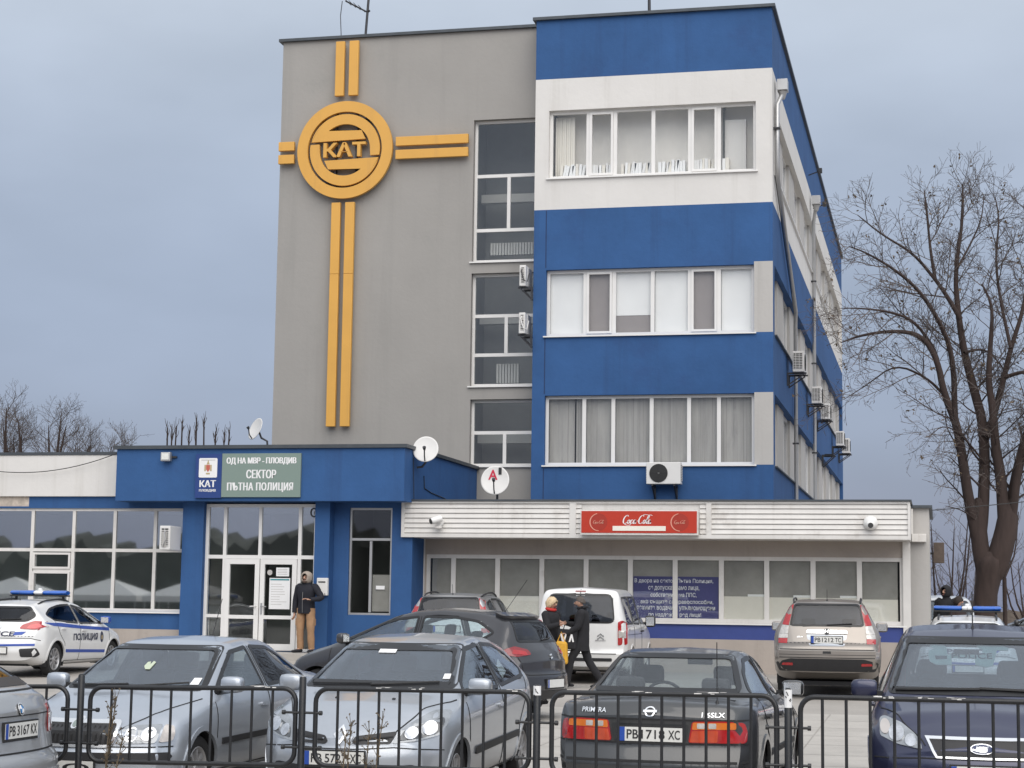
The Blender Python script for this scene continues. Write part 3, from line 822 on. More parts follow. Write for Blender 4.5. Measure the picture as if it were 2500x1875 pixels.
tag(b.build('wall_cable', BLACKP, smooth=50), 'black cable duct slanting down the tower side wall by the front drainpipe', 'cable')
for y, z in ((56.5, 15.2), (58.6, 14.6)):
    t = thing('floodlight', 'small floodlight bracketed above the rear drainpipe' if y < 57 else 'small floodlight past the rear drainpipe', 'floodlight', (XR, y, z))
    b = MB(); b.tube([(0, 0, 0), (.35, 0, .12)], .018, 6); b.build('arm', BLACKP, t)
    b = MB(); b.box(.3, .42, -.09, .09, .06, .2); b.build('housing', BLACKP, t, bevel=.01)

# satellite dishes
def dish(label, loc, r, yaw, tilt, arm, logo=None):
    t = thing('satellite_dish', label, 'satellite dish', loc, 0, 'satellite dishes on the low roofs')
    M = Matrix.Rotation(yaw, 4, 'Z') @ Matrix.Rotation(-tilt, 4, 'X')
    b = MB(); prof = [(r*i/10, .16*r*(i/10)**2) for i in range(11)]
    vs = []; n = 40
    for rr, h in prof:
        for k in range(n):
            a = 2*PI*k/n; vs.append(tuple(M @ Vector((rr*math.cos(a), -h, rr*1.06*math.sin(a)))))
    fs = [(i*n+k, i*n+(k+1) % n, (i+1)*n+(k+1) % n, (i+1)*n+k) for i in range(10) for k in range(n)]
    b.quadmesh(vs, fs); d = b.build('reflector', mat('dish_white', (.70, .69, .67), .5, var=.05), t, smooth=60)
    md = d.modifiers.new('thick', 'SOLIDIFY'); md.thickness = .012; md.offset = -1
    b = MB(); b.tube([tuple(M @ Vector(p)) for p in ((0, -.10*r, -r*1.0), (0, -.55*r, -r*.75), (0, -.85*r, -.25*r))], .016, 6)
    b.build('feed_arm', DSTEEL, t)
    b = MB(); b.tube([tuple(M @ Vector(p)) for p in ((0, -.80*r, -.28*r), (0, -.98*r, -.16*r))], [.03, .04], 10); b.build('receiver', DSTEEL, t)
    b = MB(); b.tube([tuple(M @ Vector((0, .03, 0))), tuple(M @ Vector((0, .10, -.05)))]+list(arm), .026, 8); b.build('mount', DSTEEL, t)
    if logo:
        b = MB(); fn = lambda u, v: tuple(M @ Vector((u, -.16*(u*u+v*v)/r-.022, v)))
        text_into(b, 'A', -.16, .05, .02, .25, fn, bold=.02); b.build('lettering', REDPR, t)
        b = MB(); text_into(b, '1', .07, .14, .14, .30, fn, bold=.02); b.build('lettering', BLACKPR, t)
    return t
x, z = px(555*1.1302, 928*1.1302, 42.0)
dish('white satellite dish turned sideways on the pavilion roof beside the grey wing', (x, 42.0, z), .27, R(-38), R(20), [(.1, .05, -.2), (.25, .06, -.28), (.3, .06, 5.2-z)])
x, z = px(920*1.1302, 972*1.1302, 38.6)
dish('plain white satellite dish at the front corner of the pavilion roof', (x, 38.6, z), .285, R(8), R(18), [(-.02, .2, -.2), (-.1, .1, -.36), (-.22, .08, -.38)])
x, z = px(1070*1.1302, 1039*1.1302, 40.2)
dish('white satellite dish with red and black lettering above the kiosk roof', (x, 40.2, z), .325, R(6), R(14), [(0, .2, -.2), (0, .22, 4.0-z)], logo=True)

# roof aerials
t = thing('tv_aerial', 'tall thin television aerial mast with side arm on the grey wing roof', 'aerial', (-14.62, 45.0, 16.3))
b = MB(); b.tube([(0, 0, -.1), (.06, 0, .9), (.14, 0, 2.2)], .035, 8); b.build('mast', DSTEEL, t)
b = MB(); b.tube([(.07, 0, 1.05), (-.55, 0, 1.40)], .022, 6); b.tube([(.05, 0, 1.05), (.14, -.03, 1.08)], .03, 6)
for i in range(4): b.tube([(-.1-i*.13, -.3, 1.16+i*.07), (-.1-i*.13, .3, 1.16+i*.07)], .008, 5)
b.build('side_arm', DSTEEL, t)
b = MB(); b.tube([(-.62, 0, -.1), (-.65, 0, .5), (-.68, 0, 1.0), (-.64, 0, 1.4)], .012, 5); tag(WB(b, 'lightning_rod', DSTEEL), 'thin bent wire rod standing beside the aerial on the grey wing', 'rod').location = (-14.62, 45.0, 16.3)
b = MB(); b.tube([(-7.02, 45.2, 16.1), (-7.05, 45.2, 18.4)], [.045, .035], 8)
tag(b.build('roof_mast', DSTEEL), 'single dark pole standing on the blue tower roof', 'pole')

# floodlight on the pavilion fascia
t = thing('floodlight', 'square floodlight fixed at the top of the blue pavilion fascia', 'floodlight', (-16.65, 37.9, 4.94))
b = MB(); b.box(-.115, .115, -.16, -.04, -.10, .10); b.build('housing', STEEL, t, bevel=.015)
b = MB(); b.box(-.085, .085, -.168, -.161, -.065, .075); b.build('lens', mat('lamp_lens', (.75, .76, .72), .15, var=.1, vscale=9), t)
b = MB(); b.box(-.015, .22, -.05, .0, -.02, .02); b.build('bracket', DSTEEL, t)
# big sign
SG = mat('sign_green_grey', (.20, .265, .235), .45); SBL = mat('sign_blue', (.018, .05, .20), .4)
t = thing('name_sign', 'wide blue and grey green name board with white lettering above the entrance doors', 'sign', (-14.7, 37.9, 4.5))
fsn = lambda d: (lambda u, v: (u, 37.9-d, v))
b = MB(); b.box(-15.96, -15.345, 37.84, 37.895, 4.03, 5.0); WB(b, 'emblem_board', SBL, t)
b = MB(); b.box(-15.34, -13.51, 37.84, 37.895, 4.05, 5.01); WB(b, 'text_board', SG, t)
b = MB()
b.prism([(x_, z_) for x_, z_ in ((-15.86, 4.48), (-15.47, 4.48), (-15.45, 4.50), (-15.45, 4.89), (-15.47, 4.91), (-15.86, 4.91), (-15.88, 4.89), (-15.88, 4.50))], 37.834, 37.8395)
pl = WB(b, 'emblem_plate', WHITEP, t)
b = MB(); b.prism([(-15.71, 4.66), (-15.665, 4.60), (-15.62, 4.66), (-15.62, 4.76), (-15.71, 4.76)], 37.831, 37.8335); WB(b, 'shield', mat('crest_red', (.5, .12, .08), .5), pl)
b = MB(); b.prism([(-15.70, 4.77), (-15.63, 4.77), (-15.645, 4.81), (-15.66, 4.86), (-15.67, 4.86), (-15.685, 4.81)], 37.831, 37.8335); b.box(-15.75, -15.715, 37.831, 37.8335, 4.62, 4.76); b.box(-15.615, -15.58, 37.831, 37.8335, 4.62, 4.76); b.box(-15.71, -15.62, 37.831, 37.8335, 4.55, 4.585)
WB(b, 'supporters', mat('crest_gold', (.45, .36, .2), .5), pl)
b = MB(); b.box(-15.83, -15.50, 37.831, 37.8335, 4.86, 4.875); WB(b, 'heading', LGREY, pl)
for s, u0, u1, v0, v1, bd in (('КАТ', -15.85, -15.48, 4.27, 4.42, .035), ('ПЛОВДИВ', -15.86, -15.47, 4.16, 4.225, .02)):
    b = MB(); heavy_text(b, s, u0, u1, v0, v1, fsn, .0625, .009 if v1-v0 > .1 else .003); WB(b, 'lettering', WHITEP, t)
for s, u0, u1, v0, v1 in (('ОД НА МВР - ПЛОВДИВ', -15.23, -13.62, 4.76, 4.92), ('СЕКТОР', -14.76, -14.08, 4.46, 4.65), ('ПЪТНА ПОЛИЦИЯ', -15.20, -13.68, 4.16, 4.37)):
    b = MB(); heavy_text(b, s, u0, u1, v0, v1, fsn, .0625, .009 if v1-v0 > .1 else .003); WB(b, 'lettering', WHITEP, t)

# red drinks sign with the flowing white script
RED = mat('sign_red', (.47, .035, .014), .35, var=.06, vscale=3)
t = thing('drinks_sign', 'red drinks sign with white script lettering on the kiosk canopy', 'sign', (-6.13, 38.5, 3.54))
b = MB(); b.box(-7.39, -4.88, 38.34, 38.50, 3.28, 3.80); WB(b, 'sign_box', PVCW, t, bevel=.008)
b = MB(); b.box(-7.365, -4.905, 38.328, 38.339, 3.325, 3.785); WB(b, 'red_panel', RED, t)
b = MB(); b.box(-6.69, -5.56, 38.318, 38.327, 3.37, 3.47); WB(b, 'blank_strip', CREAM, t)
def script_word(scale, ox, oz, Y, lean=.28, wt=1.0):
    """the flowing script drawn stroke by stroke, thick and thin"""
    b = MB()
    C_ = lambda x: [(x+.52, .86), (x+.50, 1.0), (x+.34, 1.02), (x+.14, .84), (x+.04, .52), (x+.10, .16), (x+.28, .0), (x+.50, .10), (x+.62, .28)]
    o_ = lambda x: [(x+.20, .50), (x+.06, .38), (x+.03, .18), (x+.14, .02), (x+.28, .10), (x+.32, .32), (x+.20, .50), (x+.36, .40)]
    c_ = lambda x: [(x+.30, .42), (x+.20, .50), (x+.06, .36), (x+.04, .14), (x+.16, .0), (x+.34, .16)]
    a_ = lambda x: [(x+.30, .46), (x+.16, .50), (x+.04, .30), (x+.06, .06), (x+.16, .02), (x+.28, .22), (x+.31, .48), (x+.28, .14), (x+.34, .01), (x+.46, .14)]
    l_ = lambda x: [(x+.02, .20), (x+.20, .60), (x+.28, .94), (x+.20, 1.0), (x+.12, .70), (x+.08, .22), (x+.16, .0), (x+.30, .14)]
    hy = [(1.72, .32), (1.86, .36)]
    strokes = [C_(0), o_(.58), c_(.94), a_(1.28), hy, C_(1.92), o_(2.50), l_(2.86), a_(3.12),
               [(.30, -.02), (.5, -.12), (.85, -.18), (1.1, -.10), (1.0, -.06)], [(2.30, 1.02), (2.6, 1.12), (3.0, 1.02), (3.3, 1.06), (3.5, .98)]]
    for st in strokes:
        pts = [Vector((p[0]+lean*p[1], p[1])) for p in st]
        for _ in range(2):                                       # Chaikin smoothing
            q = [pts[0]]
            for i in range(len(pts)-1): q += [pts[i].lerp(pts[i+1], .25), pts[i].lerp(pts[i+1], .75)]
            pts = q+[pts[-1]]
        L, Rr = [], []
        for i, p in enumerate(pts):
            d = (pts[min(i+1, len(pts)-1)]-pts[max(i-1, 0)]).normalized(); n = Vector((-d.y, d.x))
            w_ = (.025+.065*abs(d.y)**1.5)*wt*(.5+.5*math.sin(PI*min(1, max(.08, (i+.5)/len(pts)))))
            L.append(p+n*w_); Rr.append(p-n*w_)
        f3 = lambda p: (ox+p.x*scale, Y, oz+p.y*scale*1.05)
        b.quadmesh([f3(p) for p in L]+[f3(p) for p in Rr], [(i, i+1, len(L)+i+1, len(L)+i) for i in range(len(L)-1)])
    return b
WB(script_word(.172, -6.49, 3.515, 38.324, wt=.85), 'lettering', WHITEP, t)
for cx in (-6.99, -5.26):
    b = MB(); b.lathe([(.001, 0), (.185, 0), (.187, .006)], (cx, 38.326, 3.55), 'Y', 36); WB(b, 'roundel', mat('sign_dark_red', (.36, .03, .015), .4), t)
    b = MB(); b.prism([(cx+.20*math.cos(R(a)), 3.55+.19*math.sin(R(a))) for a in range(100, 271, 10)]+[(cx+.175*math.cos(R(a)), 3.55+.175*math.sin(R(a))) for a in range(270, 99, -10)], 38.320, 38.3245); WB(b, 'swoosh', mat('sign_pale_red', (.7, .3, .22), .5), t)
    WB(script_word(.066, cx-.13, 3.52, 38.3195, lean=.35), 'lettering', mat('sign_pale_red', (.7, .3, .22), .5), t)
# cameras on the canopy
t = thing('security_camera', 'white bullet security camera pointing left at the left end of the kiosk canopy', 'camera', (-10.58, 38.5, 3.55))
b = MB(); b.lathe([(.0, 0), (.09, 0), (.09, -.03), (.0, -.03)], (.06, -.0, .0), 'Y', 16); b.tube([(.06, -.03, 0), (.04, -.12, .02)], .035, 10); b.build('mount', PVC, t, smooth=40)
b = MB(); b.tube([(.10, -.10, .07), (-.02, -.22, .02), (-.07, -.26, .0)], [.075, .075, .065], 16); b.build('housing', PVC, t, smooth=40)
b = MB(); b.tube([(-.075, -.264, -.002), (-.085, -.272, -.006)], [.062, .058], 16); b.build('lens', ACD, t)
b = MB(); b.box(-.02, .12, -.14, -.03, -.15, -.09); b.build('junction_box', PVCW, t, bevel=.01)
t = thing('security_camera', 'white round security camera near the right end of the kiosk canopy', 'camera', (-1.34, 38.5, 3.53))
b = MB(); b.lathe([(.0, -.06), (.10, -.06), (.14, -.03), (.15, 0), (0, 0)], (0, 0, .03), 'Y', 20); b.build('mount', PVC, t, smooth=40)
b = MB(); b.ball((0, -.13, -.01), .10, 18, 12); b.build('housing', PVC, t, smooth=60)
b = MB(); b.lathe([(.0, -.012), (.055, -.012), (.055, .02)], (.01, -.225, -.03), 'Y', 18); b.build('lens', ACD, t)
# banner behind the kiosk window
BAN = mat('banner_blue', (.06, .06, .20), .6, var=.12, vscale=1.5)
t = thing('notice_banner', 'dark blue notice banner with white lines of text behind the kiosk window', 'banner', (-5.5, 39.67, 1.5))
b = MB(); n = 24; vs = []
for i in range(n+1):
    x = -6.46+1.86*i/n
    for k in range(2): vs.append((x, 39.672+.004*math.sin(i*1.3), (1.545, 2.44)[k]))
b.quadmesh(vs, [(2*i, 2*i+2, 2*i+3, 2*i+1) for i in range(n)])
o = WB(b, 'cloth', BAN, t); md = o.modifiers.new('thick', 'SOLIDIFY'); md.thickness = .002; md.offset = 1
for s, u0, u1, zz in (('В двора на сектор Пътна Полиция,', -6.43, -4.72, 2.33), ('се допускат само лица,', -6.13, -5.02, 2.17), ('собственици на ППС,', -6.08, -5.08, 2.03), ('ако същите са правоспособни,', -6.30, -4.72, 1.88), ('техните водачи и упълномощени', -6.38, -4.68, 1.74), ('по надлежен ред лица!', -6.12, -4.98, 1.60)):
    b = MB(); text_into(b, s, u0, u1, zz-.045, zz+.065, lambda u, v: (u, 39.664, v), bold=.012); WB(b, 'lettering', mat('banner_white', (.8, .8, .85), .6), t)
# letterbox beside the doors
t = thing('letter_box', 'white letter box on the blue pillar beside the entrance doors', 'letter box', (-13.10, 38.3, 1.95))
b = MB(); b.box(-.10, .15, -.10, -.002, -.02, .36); b.build('body', PVC, t, bevel=.012)
b = MB(); b.box(-.06, .10, -.106, -.101, .26, .285); b.build('slot', BLACKP, t)
b = MB(); b.box(.085, .105, -.11, -.101, .0, .03); b.build('lock', STEEL, t)
# small round hoop lamp at the door head
b = MB(); b.tube([(-13.36+.07*math.cos(a*PI/8), 38.36, 3.74+.09*math.sin(a*PI/8)) for a in range(2, 17)], .018, 6, cap=True)
tag(b.build('hoop_handle', BLACKP, smooth=50), 'black curved hook at the top right of the entrance screen', 'hook')
# cables
def cable(label, a, b_, sag, r=.012, n=24):
    a, b_ = Vector(a), Vector(b_); m_ = MB()
    m_.tube([a.lerp(b_, i/n)-Vector((0, 0, sag*4*(i/n)*(1-i/n))) for i in range(n+1)], r, 5)
    return tag(m_.build('cable', BLACKP), label, 'cable')
cable('thin black cable sagging across the white parapet of the left wing', (-22.5, 38.4, 4.98), (-17.9, 38.40, 5.16), .42, .010)
cable('thin wire running from the kiosk roof up into the bare tree', (-.2, 41, 3.95), (7.5, 46, 5.3), .12, .010)
cable('loose pale wire hanging from the pavilion roof by the front dish', (-11.15, 38.5, 4.95), (-11.12, 38.5, 4.0), 0, .009)
b = MB(); b.tube([(PX1+.012, 39.4, 4.62), (PX1+.012, 39.45, 4.35), (PX1+.012, 40.0, 4.28), (PX1+.012, 41.2, 4.22), (PX1+.012, 42.1, 4.08), (PX1+.012, 43.6, 4.03)], .010, 5)
tag(b.build('wall_wire', BLACKP), 'black wire wandering along the blue side wall of the pavilion', 'wire')
# white gutter end at the kiosk corner
t = thing('gutter_spout', 'short white gutter end hanging off the right end of the kiosk canopy', 'gutter', (-.4, 39.85, 3.3))
b = MB(); b.box(-.13, .17, -.12, .04, -.08, .09); b.build('trough', PVCW, t, bevel=.01)
b = MB(); b.box(-.14, -.10, -.08, .0, .09, .62); b.build('hanger', PVCW, t)
t = thing('wall_lantern', 'dark box lantern on the far corner of the kiosk side wall', 'lantern', (-.15, 44.6, 3.0))
b = MB(); b.box(.05, .30, -.2, .05, -.1, .38); b.build('housing', mat('rusty_box', (.10, .075, .06), .7, var=.3, vscale=8), t, bevel=.01)
b = MB(); b.box(-.02, .05, -.1, -.05, .1, .15); b.build('bracket', DSTEEL, t)
# ================================================================ barriers
FEN = mat('black_fence_paint', (0.016, 0.017, 0.019), 0.38, var=.3, vscale=20)
PEEL = mat('peeled_white', (0.55, 0.54, 0.52), 0.7, var=.4, vscale=40)
def fpt(x, y, d):
    v = _r2*((x-1250)/4475.0)-_u2*((y-937.5)/4475.0)+_f
    return v*d+Vector((0, 0, CAMZ))
dd = lambda x: 14.95-(x-200)*.00088
posts = [(-330, 1642), (199.7, 1647), (740, 1652), (1311.7, 1673), (1924, 1682), (2575, 1690)]
plab = ['leftmost black barrier post beyond the silver hatch car', 'black barrier post in front of the silver saloon grille', 'black barrier post between the saloon and the silver hatchback', 'black barrier post with white sticker between the hatchback and the dark saloon', 'black barrier post with peeling white sticker beside the dark blue car', 'rightmost black barrier post']
PP = []
for i, (x, y) in enumerate(posts):
    p = fpt(x, y, dd(x)); PP.append(p)
    if i in (0, 5): continue
    g0 = gz(p.y)
    t = thing('barrier_post', plab[i], 'barrier post', (p.x, p.y, g0), 0, 'posts of the black pedestrian barrier')
    b = MB(); b.tube([(0, 0, -.02), (0, 0, p.z-g0-.012), (0, 0, p.z-g0)], [.028, .028, .022], 12); b.build('upright', FEN, t, smooth=40)
    b = MB(); b.tube([(0, 0, p.z-g0+.001), (0, 0, p.z-g0+.008)], [.022, .012], 12); b.build('cap', FEN if i != 2 else STEEL, t)
    if i in (3, 4):
        b = MB(); b.tube([(0, 0, p.z-g0-.135 if i == 4 else p.z-g0-.075), (0, 0, p.z-g0-.004)], .0295, 12, cap=False); s_ = b.build('sticker', WHITEP, t)
        b = MB(); random.seed(i)
        for q in range(5):
            a = -PI/2+random.uniform(-.7, .7); zz = p.z-g0-.02-q*.014-random.uniform(0, .01)
            b.bar((.0302*math.cos(a), .0302*math.sin(a), zz), (.0302*math.cos(a+.3), .0302*math.sin(a+.3), zz-.012), .004, .006)
        b.build('printed_mark', BLACKPR, s_)
    for zz in (p.z-.28, p.z-.55):
        b = MB(); b.tube([(-.165, 0, zz-g0), (-.14, 0, zz-g0), (-.139, 0, zz-g0), (.139, 0, zz-g0), (.14, 0, zz-g0), (.165, 0, zz-g0)], [.018, .018, .010, .010, .018, .018], 8)
        b.build('connecting_pin', FEN, t)
panels = [(0, 1, -300, 167, 1676, 1676), (1, 2, 222, 723, 1677.5, 1681), (2, 3, 772, 1293, 1681, 1690), (3, 4, 1348, 1895.6, 1690, 1699), (4, 5, 1954, 2540, 1701, 1715)]
flab = ['black tubular barrier panel behind the silver hatch car at the left edge', 'black tubular barrier panel in front of the silver saloon', 'black tubular barrier panel in front of the silver hatchback', 'black tubular barrier panel behind the dark saloon with red lamps', 'black tubular barrier panel in front of the dark blue car']
for n_, (i, j, x0, x1, y0, y1) in enumerate(panels):
    a = fpt(x0, y0, dd(x0)); c = fpt(x1, y1, dd(x1))
    h = .595 if n_ < 3 else .62
    t = thing('crowd_barrier', flab[n_], 'barrier panel', tuple((a+c)/2-Vector((0, 0, h))), 0, 'panels of the black pedestrian barrier')
    u = (c-a); L = u.length; u.normalize(); zv = Vector((0, 0, -1)); r = .105
    if n_ == 4: L = 1.95
    P = []
    def corner(cx, cz, a0, a1):
        for q in range(7):
            an = R(a0+(a1-a0)*q/6); P.append(a+u*(cx+r*math.cos(an))+zv*(cz-r*math.sin(an)))
    corner(r, r, 180, 90); corner(L-r, r, 90, 0); corner(L-r, h-r, 0, -90); corner(r, h-r, -90, -180); P.append(P[0])
    b = MB(); b.tube(P, .0195, 10, cap=False); o = WB(b, 'frame', FEN, t, smooth=60)
    nb = 9 if n_ < 4 else 10
    for q in range(nb):
        s = L*(.106+.098*q) if n_ < 4 else .16+.172*q
        b = MB(); b.tube([a+u*s, a+u*s+zv*h], .0115, 8, cap=False); WB(b, 'bar', FEN, t, smooth=60)
    random.seed(n_+5)                                             # scraped paint on the top rail
    pe = MB()
    for q in range(3 if n_ else 1):
        s = random.uniform(.25, .95)*L
        for w_ in range(6):
            s2 = s+random.uniform(-.06, .06); an = random.uniform(.3, 2.2)
            ctr = a+u*s2+Vector((0, -math.cos(an)*.0192, math.sin(an)*.0192))
            pe.obox(ctr, u*random.uniform(.006, .03), Vector((0, math.sin(an), math.cos(an)))*random.uniform(.002, .005), Vector((0, -math.cos(an), math.sin(an)))*.001)
    WB(pe, 'scraped_paint', PEEL, t)
# ================================================================ bare trees
BARK = mat('dark_bark', (0.048, 0.033, 0.029), 0.95, var=.3, vscale=5, bump=.8, bscale=12, stretch=(1, 1, .25))
TWIG = mat('thin_twig', (0.10, 0.082, 0.075), 0.95)
SEED = mat('dry_leaf', (0.12, 0.085, 0.05), 0.9, var=.4, vscale=30)
def rv(): return Vector((random.gauss(0, 1), random.gauss(0, 1), random.gauss(0, 1))).normalized()
class Tree:
    GROW = {3: (.60, .8, 2.0), 2: (.32, .45, 1.05), 1: (.20, .18, .42)}
    first = .18
    def __init__(s): s.w = MB(); s.t = MB(); s.l = MB()
    def limb(s, pts, r0, r1, depth, spread=.6, upw=.25, dens=1.0, leaf=0.0, n=None):
        m = len(pts); rs = [r0+(r1-r0)*i/(m-1) for i in range(m)]
        (s.w if r0 > .022 else s.t).tube(pts, rs, n or (8 if r0 > .08 else 5 if r0 > .03 else 3), cap=r0 > .1)
        if depth <= 0:
            if leaf and random.random() < leaf:
                for _ in range(random.randint(1, 3)):
                    c = pts[random.randrange(m//2, m)]+rv()*.06; a, b_ = rv()*.05, rv()*.03
                    s.l.quadmesh([c-a, c+b_, c+a, c-b_], [(0, 1, 2, 3)])
            return
        Ln = sum((pts[i+1]-pts[i]).length for i in range(m-1))
        gap, lo_, hi_ = s.GROW[min(depth, 3)]
        k = max(2, int(Ln/gap*dens))
        for q in range(k):
            f = (s.first+(1-s.first)*(q+random.random())/k)*(m-1); i = min(m-2, int(f)); p = pts[i].lerp(pts[i+1], f-i)
            d = (pts[i+1]-pts[i]).normalized()
            side_ = rv(); side_ = (side_-d*side_.dot(d)).normalized()
            nd = (d*(1-spread*.4)+side_*spread+Vector((0, 0, upw))).normalized()
            L2 = random.uniform(lo_, hi_)*(1-.45*f/(m-1)); rr = min(rs[i]*.62, max(.0075, .011*L2+.004, rs[i]*.22))
            cp = [p]; cur = p; dv = nd
            seg = 4 if depth > 1 else 3
            for j in range(seg):
                dv = (dv+rv()*.20+Vector((0, 0, upw*.3))).normalized(); cur = cur+dv*L2/seg; cp.append(cur)
            s.limb(cp, rr, max(.0045, rr*.4), depth-1, spread, upw, dens, leaf)
    def finish(s, root, trunk_m=None):
        WB(s.w, 'trunk', trunk_m or BARK, root, smooth=60, recalc=False)
        if s.t.v: WB(s.t, 'crown', TWIG, root, recalc=False)
        if s.l.v: WB(s.l, 'leaves', SEED, root, recalc=False)
def smooth_pts(p, it=1):
    for _ in range(it):
        q = [p[0]]
        for i in range(len(p)-1): q += [p[i].lerp(p[i+1], .25), p[i].lerp(p[i+1], .75)]
        p = q+[p[-1]]
    return p
# the big tree on the right
random.seed(21)
YTR = 46.0
def tp(zx, zy, dy=0):
    x, z = px(2050+zx/1.844, 400+zy/1.844, YTR+dy); return Vector((x, YTR+dy, z))
big = thing('bare_tree', 'large bare many limbed tree with dark trunk right of the office tower', 'tree', tuple(px(2405, 1500, YTR)[:1])+(YTR, .4))
T = Tree()
base = Vector((px(2406, 1500, YTR)[0], YTR, .3))
qp = lambda sx, sy, dy=0: tp((sx-2050)*1.844, (sy-400)*1.844, dy)
T.w.tube(smooth_pts([base, base+Vector((0, 0, .5)), qp(2406, 1460), qp(2412, 1420), qp(2418, 1385), qp(2420, 1360), qp(2421, 1345)], 1), [.34, .32, .30, .28, .27, .27, .28, .30, .33, .34, .33, .24, .20, .05], 16, cap=False)
T.w.tube(smooth_pts([qp(2408, 1410), qp(2400, 1370), qp(2391, 1320), qp(2388, 1270), qp(2388, 1235), qp(2388, 1215)], 1), [.20, .21, .22, .22, .21, .21, .20, .20, .18, .14, .10, .05], 12, cap=False)
T.w.tube(smooth_pts([qp(2424, 1410), qp(2436, 1370), qp(2448, 1330), qp(2458, 1285), qp(2462, 1245), qp(2463, 1220)], 1), [.22, .25, .28, .29, .29, .28, .27, .26, .23, .18, .12, .05], 12, cap=False)
limbs = [
 ([(622, 1700), (604, 1620), (575, 1480), (545, 1270), (520, 1150), (470, 1040), (440, 880), (370, 770), (250, 750), (100, 770), (5, 805)], .20, .012, -1.2),
 ([(628, 1700), (648, 1560), (655, 1200), (600, 1000), (560, 850), (530, 650), (520, 480), (555, 250), (553, 90)], .21, .012, .6),
 ([(655, 1230), (690, 1150), (740, 960), (770, 830), (830, 650), (850, 450), (830, 180)], .13, .014, 1.0),
 ([(520, 1150), (510, 850), (440, 690), (350, 560), (240, 470), (120, 400), (40, 370)], .10, .01, -1.5),
 ([(545, 700), (480, 590), (430, 520), (330, 400), (190, 320), (80, 230)], .085, .01, -.8),
 ([(430, 520), (410, 400), (400, 300), (388, 190), (382, 120)], .06, .01, .5),
 ([(745, 1690), (738, 1580), (725, 1400), (700, 1270), (690, 1100), (668, 980), (680, 800), (690, 640), (640, 540)], .22, .014, -.4),
 ([(765, 1690), (775, 1500), (830, 1250), (900, 1050), (930, 800), (900, 500)], .22, .02, .8),
 ([(772, 1640), (800, 1400), (810, 1300), (880, 1150), (990, 950), (1040, 600)], .15, .015, -1.2),
 ([(440, 880), (420, 820), (330, 700), (220, 665), (100, 650), (5, 650)], .07, .008, -2.0),
 ([(745, 960), (840, 930), (960, 960), (1050, 900)], .07, .01, -1.0),
 ([(560, 850), (640, 830), (700, 870), (760, 960)], .05, .01, 1.6),
 ([(470, 1040), (390, 960), (250, 900), (130, 990), (20, 1060)], .05, .006, -1.0),
 ([(655, 1350), (560, 1230), (470, 1170), (400, 1230)], .04, .006, -1.4),
 ([(530, 470), (590, 360), (640, 250), (650, 140)], .045, .008, .8),
 ([(770, 830), (720, 600), (700, 420), (720, 250), (700, 150)], .06, .01, 1.2),
 ([(650, 1640), (560, 1560), (480, 1540)], .03, .006, -1),
]
for pts, r0, r1, dy in limbs:
    n = len(pts)
    P = smooth_pts([tp(x, y, dy*i/(n-1)) for i, (x, y) in enumerate(pts)], 2)
    T.limb(P, r0*.80, r1, 3 if r0 > .03 else 2, spread=.78, upw=.08, dens=2.0, leaf=.05, n=10 if r0 > .1 else 6)
T.finish(big)
# smaller trees on the horizon
def free_tree(label, x, y, h, r, depth, name='bare_tree', group=None, spread=.7, dens=1.0, upw=.2, lean=0, seed=0, stems=3, fork=.25):
    random.seed(seed)
    g0 = gz(y); t = thing(name, label, 'tree', (x, y, g0), 0, group); T = Tree()
    b0 = Vector((x, y, g0-.1)); f = Vector((x+lean*.2, y, g0+h*fork))
    T.w.tube([b0, b0.lerp(f, .5), f], [r*1.15, r, r*.95], 8)
    for q in range(stems):
        an = 2*PI*(q+random.random()*.6)/stems; out_ = .42*h*random.uniform(.5, 1)*spread
        e = f+Vector((math.cos(an)*out_+lean, math.sin(an)*out_, h*(1-fork)*random.uniform(.75, 1)))
        mid = f.lerp(e, .5)+Vector((math.cos(an)*out_*.25, math.sin(an)*out_*.25, -.05*h))
        T.limb(smooth_pts([f, f.lerp(mid, .5)+rv()*.1*spread, mid, e], 1), r*.7, .012, depth, spread, upw, dens)
    T.finish(t); return t
for i, (sx, sy, Y, lb) in enumerate(((25, 992, 62, 'bushy bare tree behind the white parapet at the far left'), (100, 988, 66, 'tallest bare tree above the white parapet of the left wing'), (172, 1022, 64, 'low leaning bare tree nearest the blue pavilion roof'))):
    x, z = px(sx, sy, Y)
    free_tree(lb, x, Y, z-gz(Y), .30, 3, seed=40+i, dens=2.1, stems=8, spread=.9, upw=.25, fork=.3)
for i, (sx, sy) in enumerate(((409, 1045), (420, 1048), (431, 1040), (445, 1030), (462, 1055), (480, 1027), (478, 1050), (498, 1024), (527, 1053), (548, 1056), (560, 1055))):
    Y = 58+(i*7 % 5); x, z = px(sx, sy, Y); g0 = gz(Y); random.seed(60+i)
    t = thing('pollard_shoot', 'thin bare pollarded tree top showing above the pavilion roof', 'tree', (x, Y, g0), 0, 'pollarded tree tops above the pavilion roof')
    T = Tree(); ln = random.uniform(-.25, .25)
    T.w.tube([Vector((x-ln, Y, g0)), Vector((x-ln*.4, Y, g0+(z-g0)*.6)), Vector((x, Y, z))], [.08, .045, .025], 6)
    for q in range(9):
        b0 = Vector((x-ln*.02, Y, z-.05-.5*q/9)); d = (rv()*.10+Vector((0, 0, .30)))
        T.t.tube([b0, b0+d*.6+rv()*.03, b0+d*1.1], [.014, .010, .006], 3)
    T.finish(t)
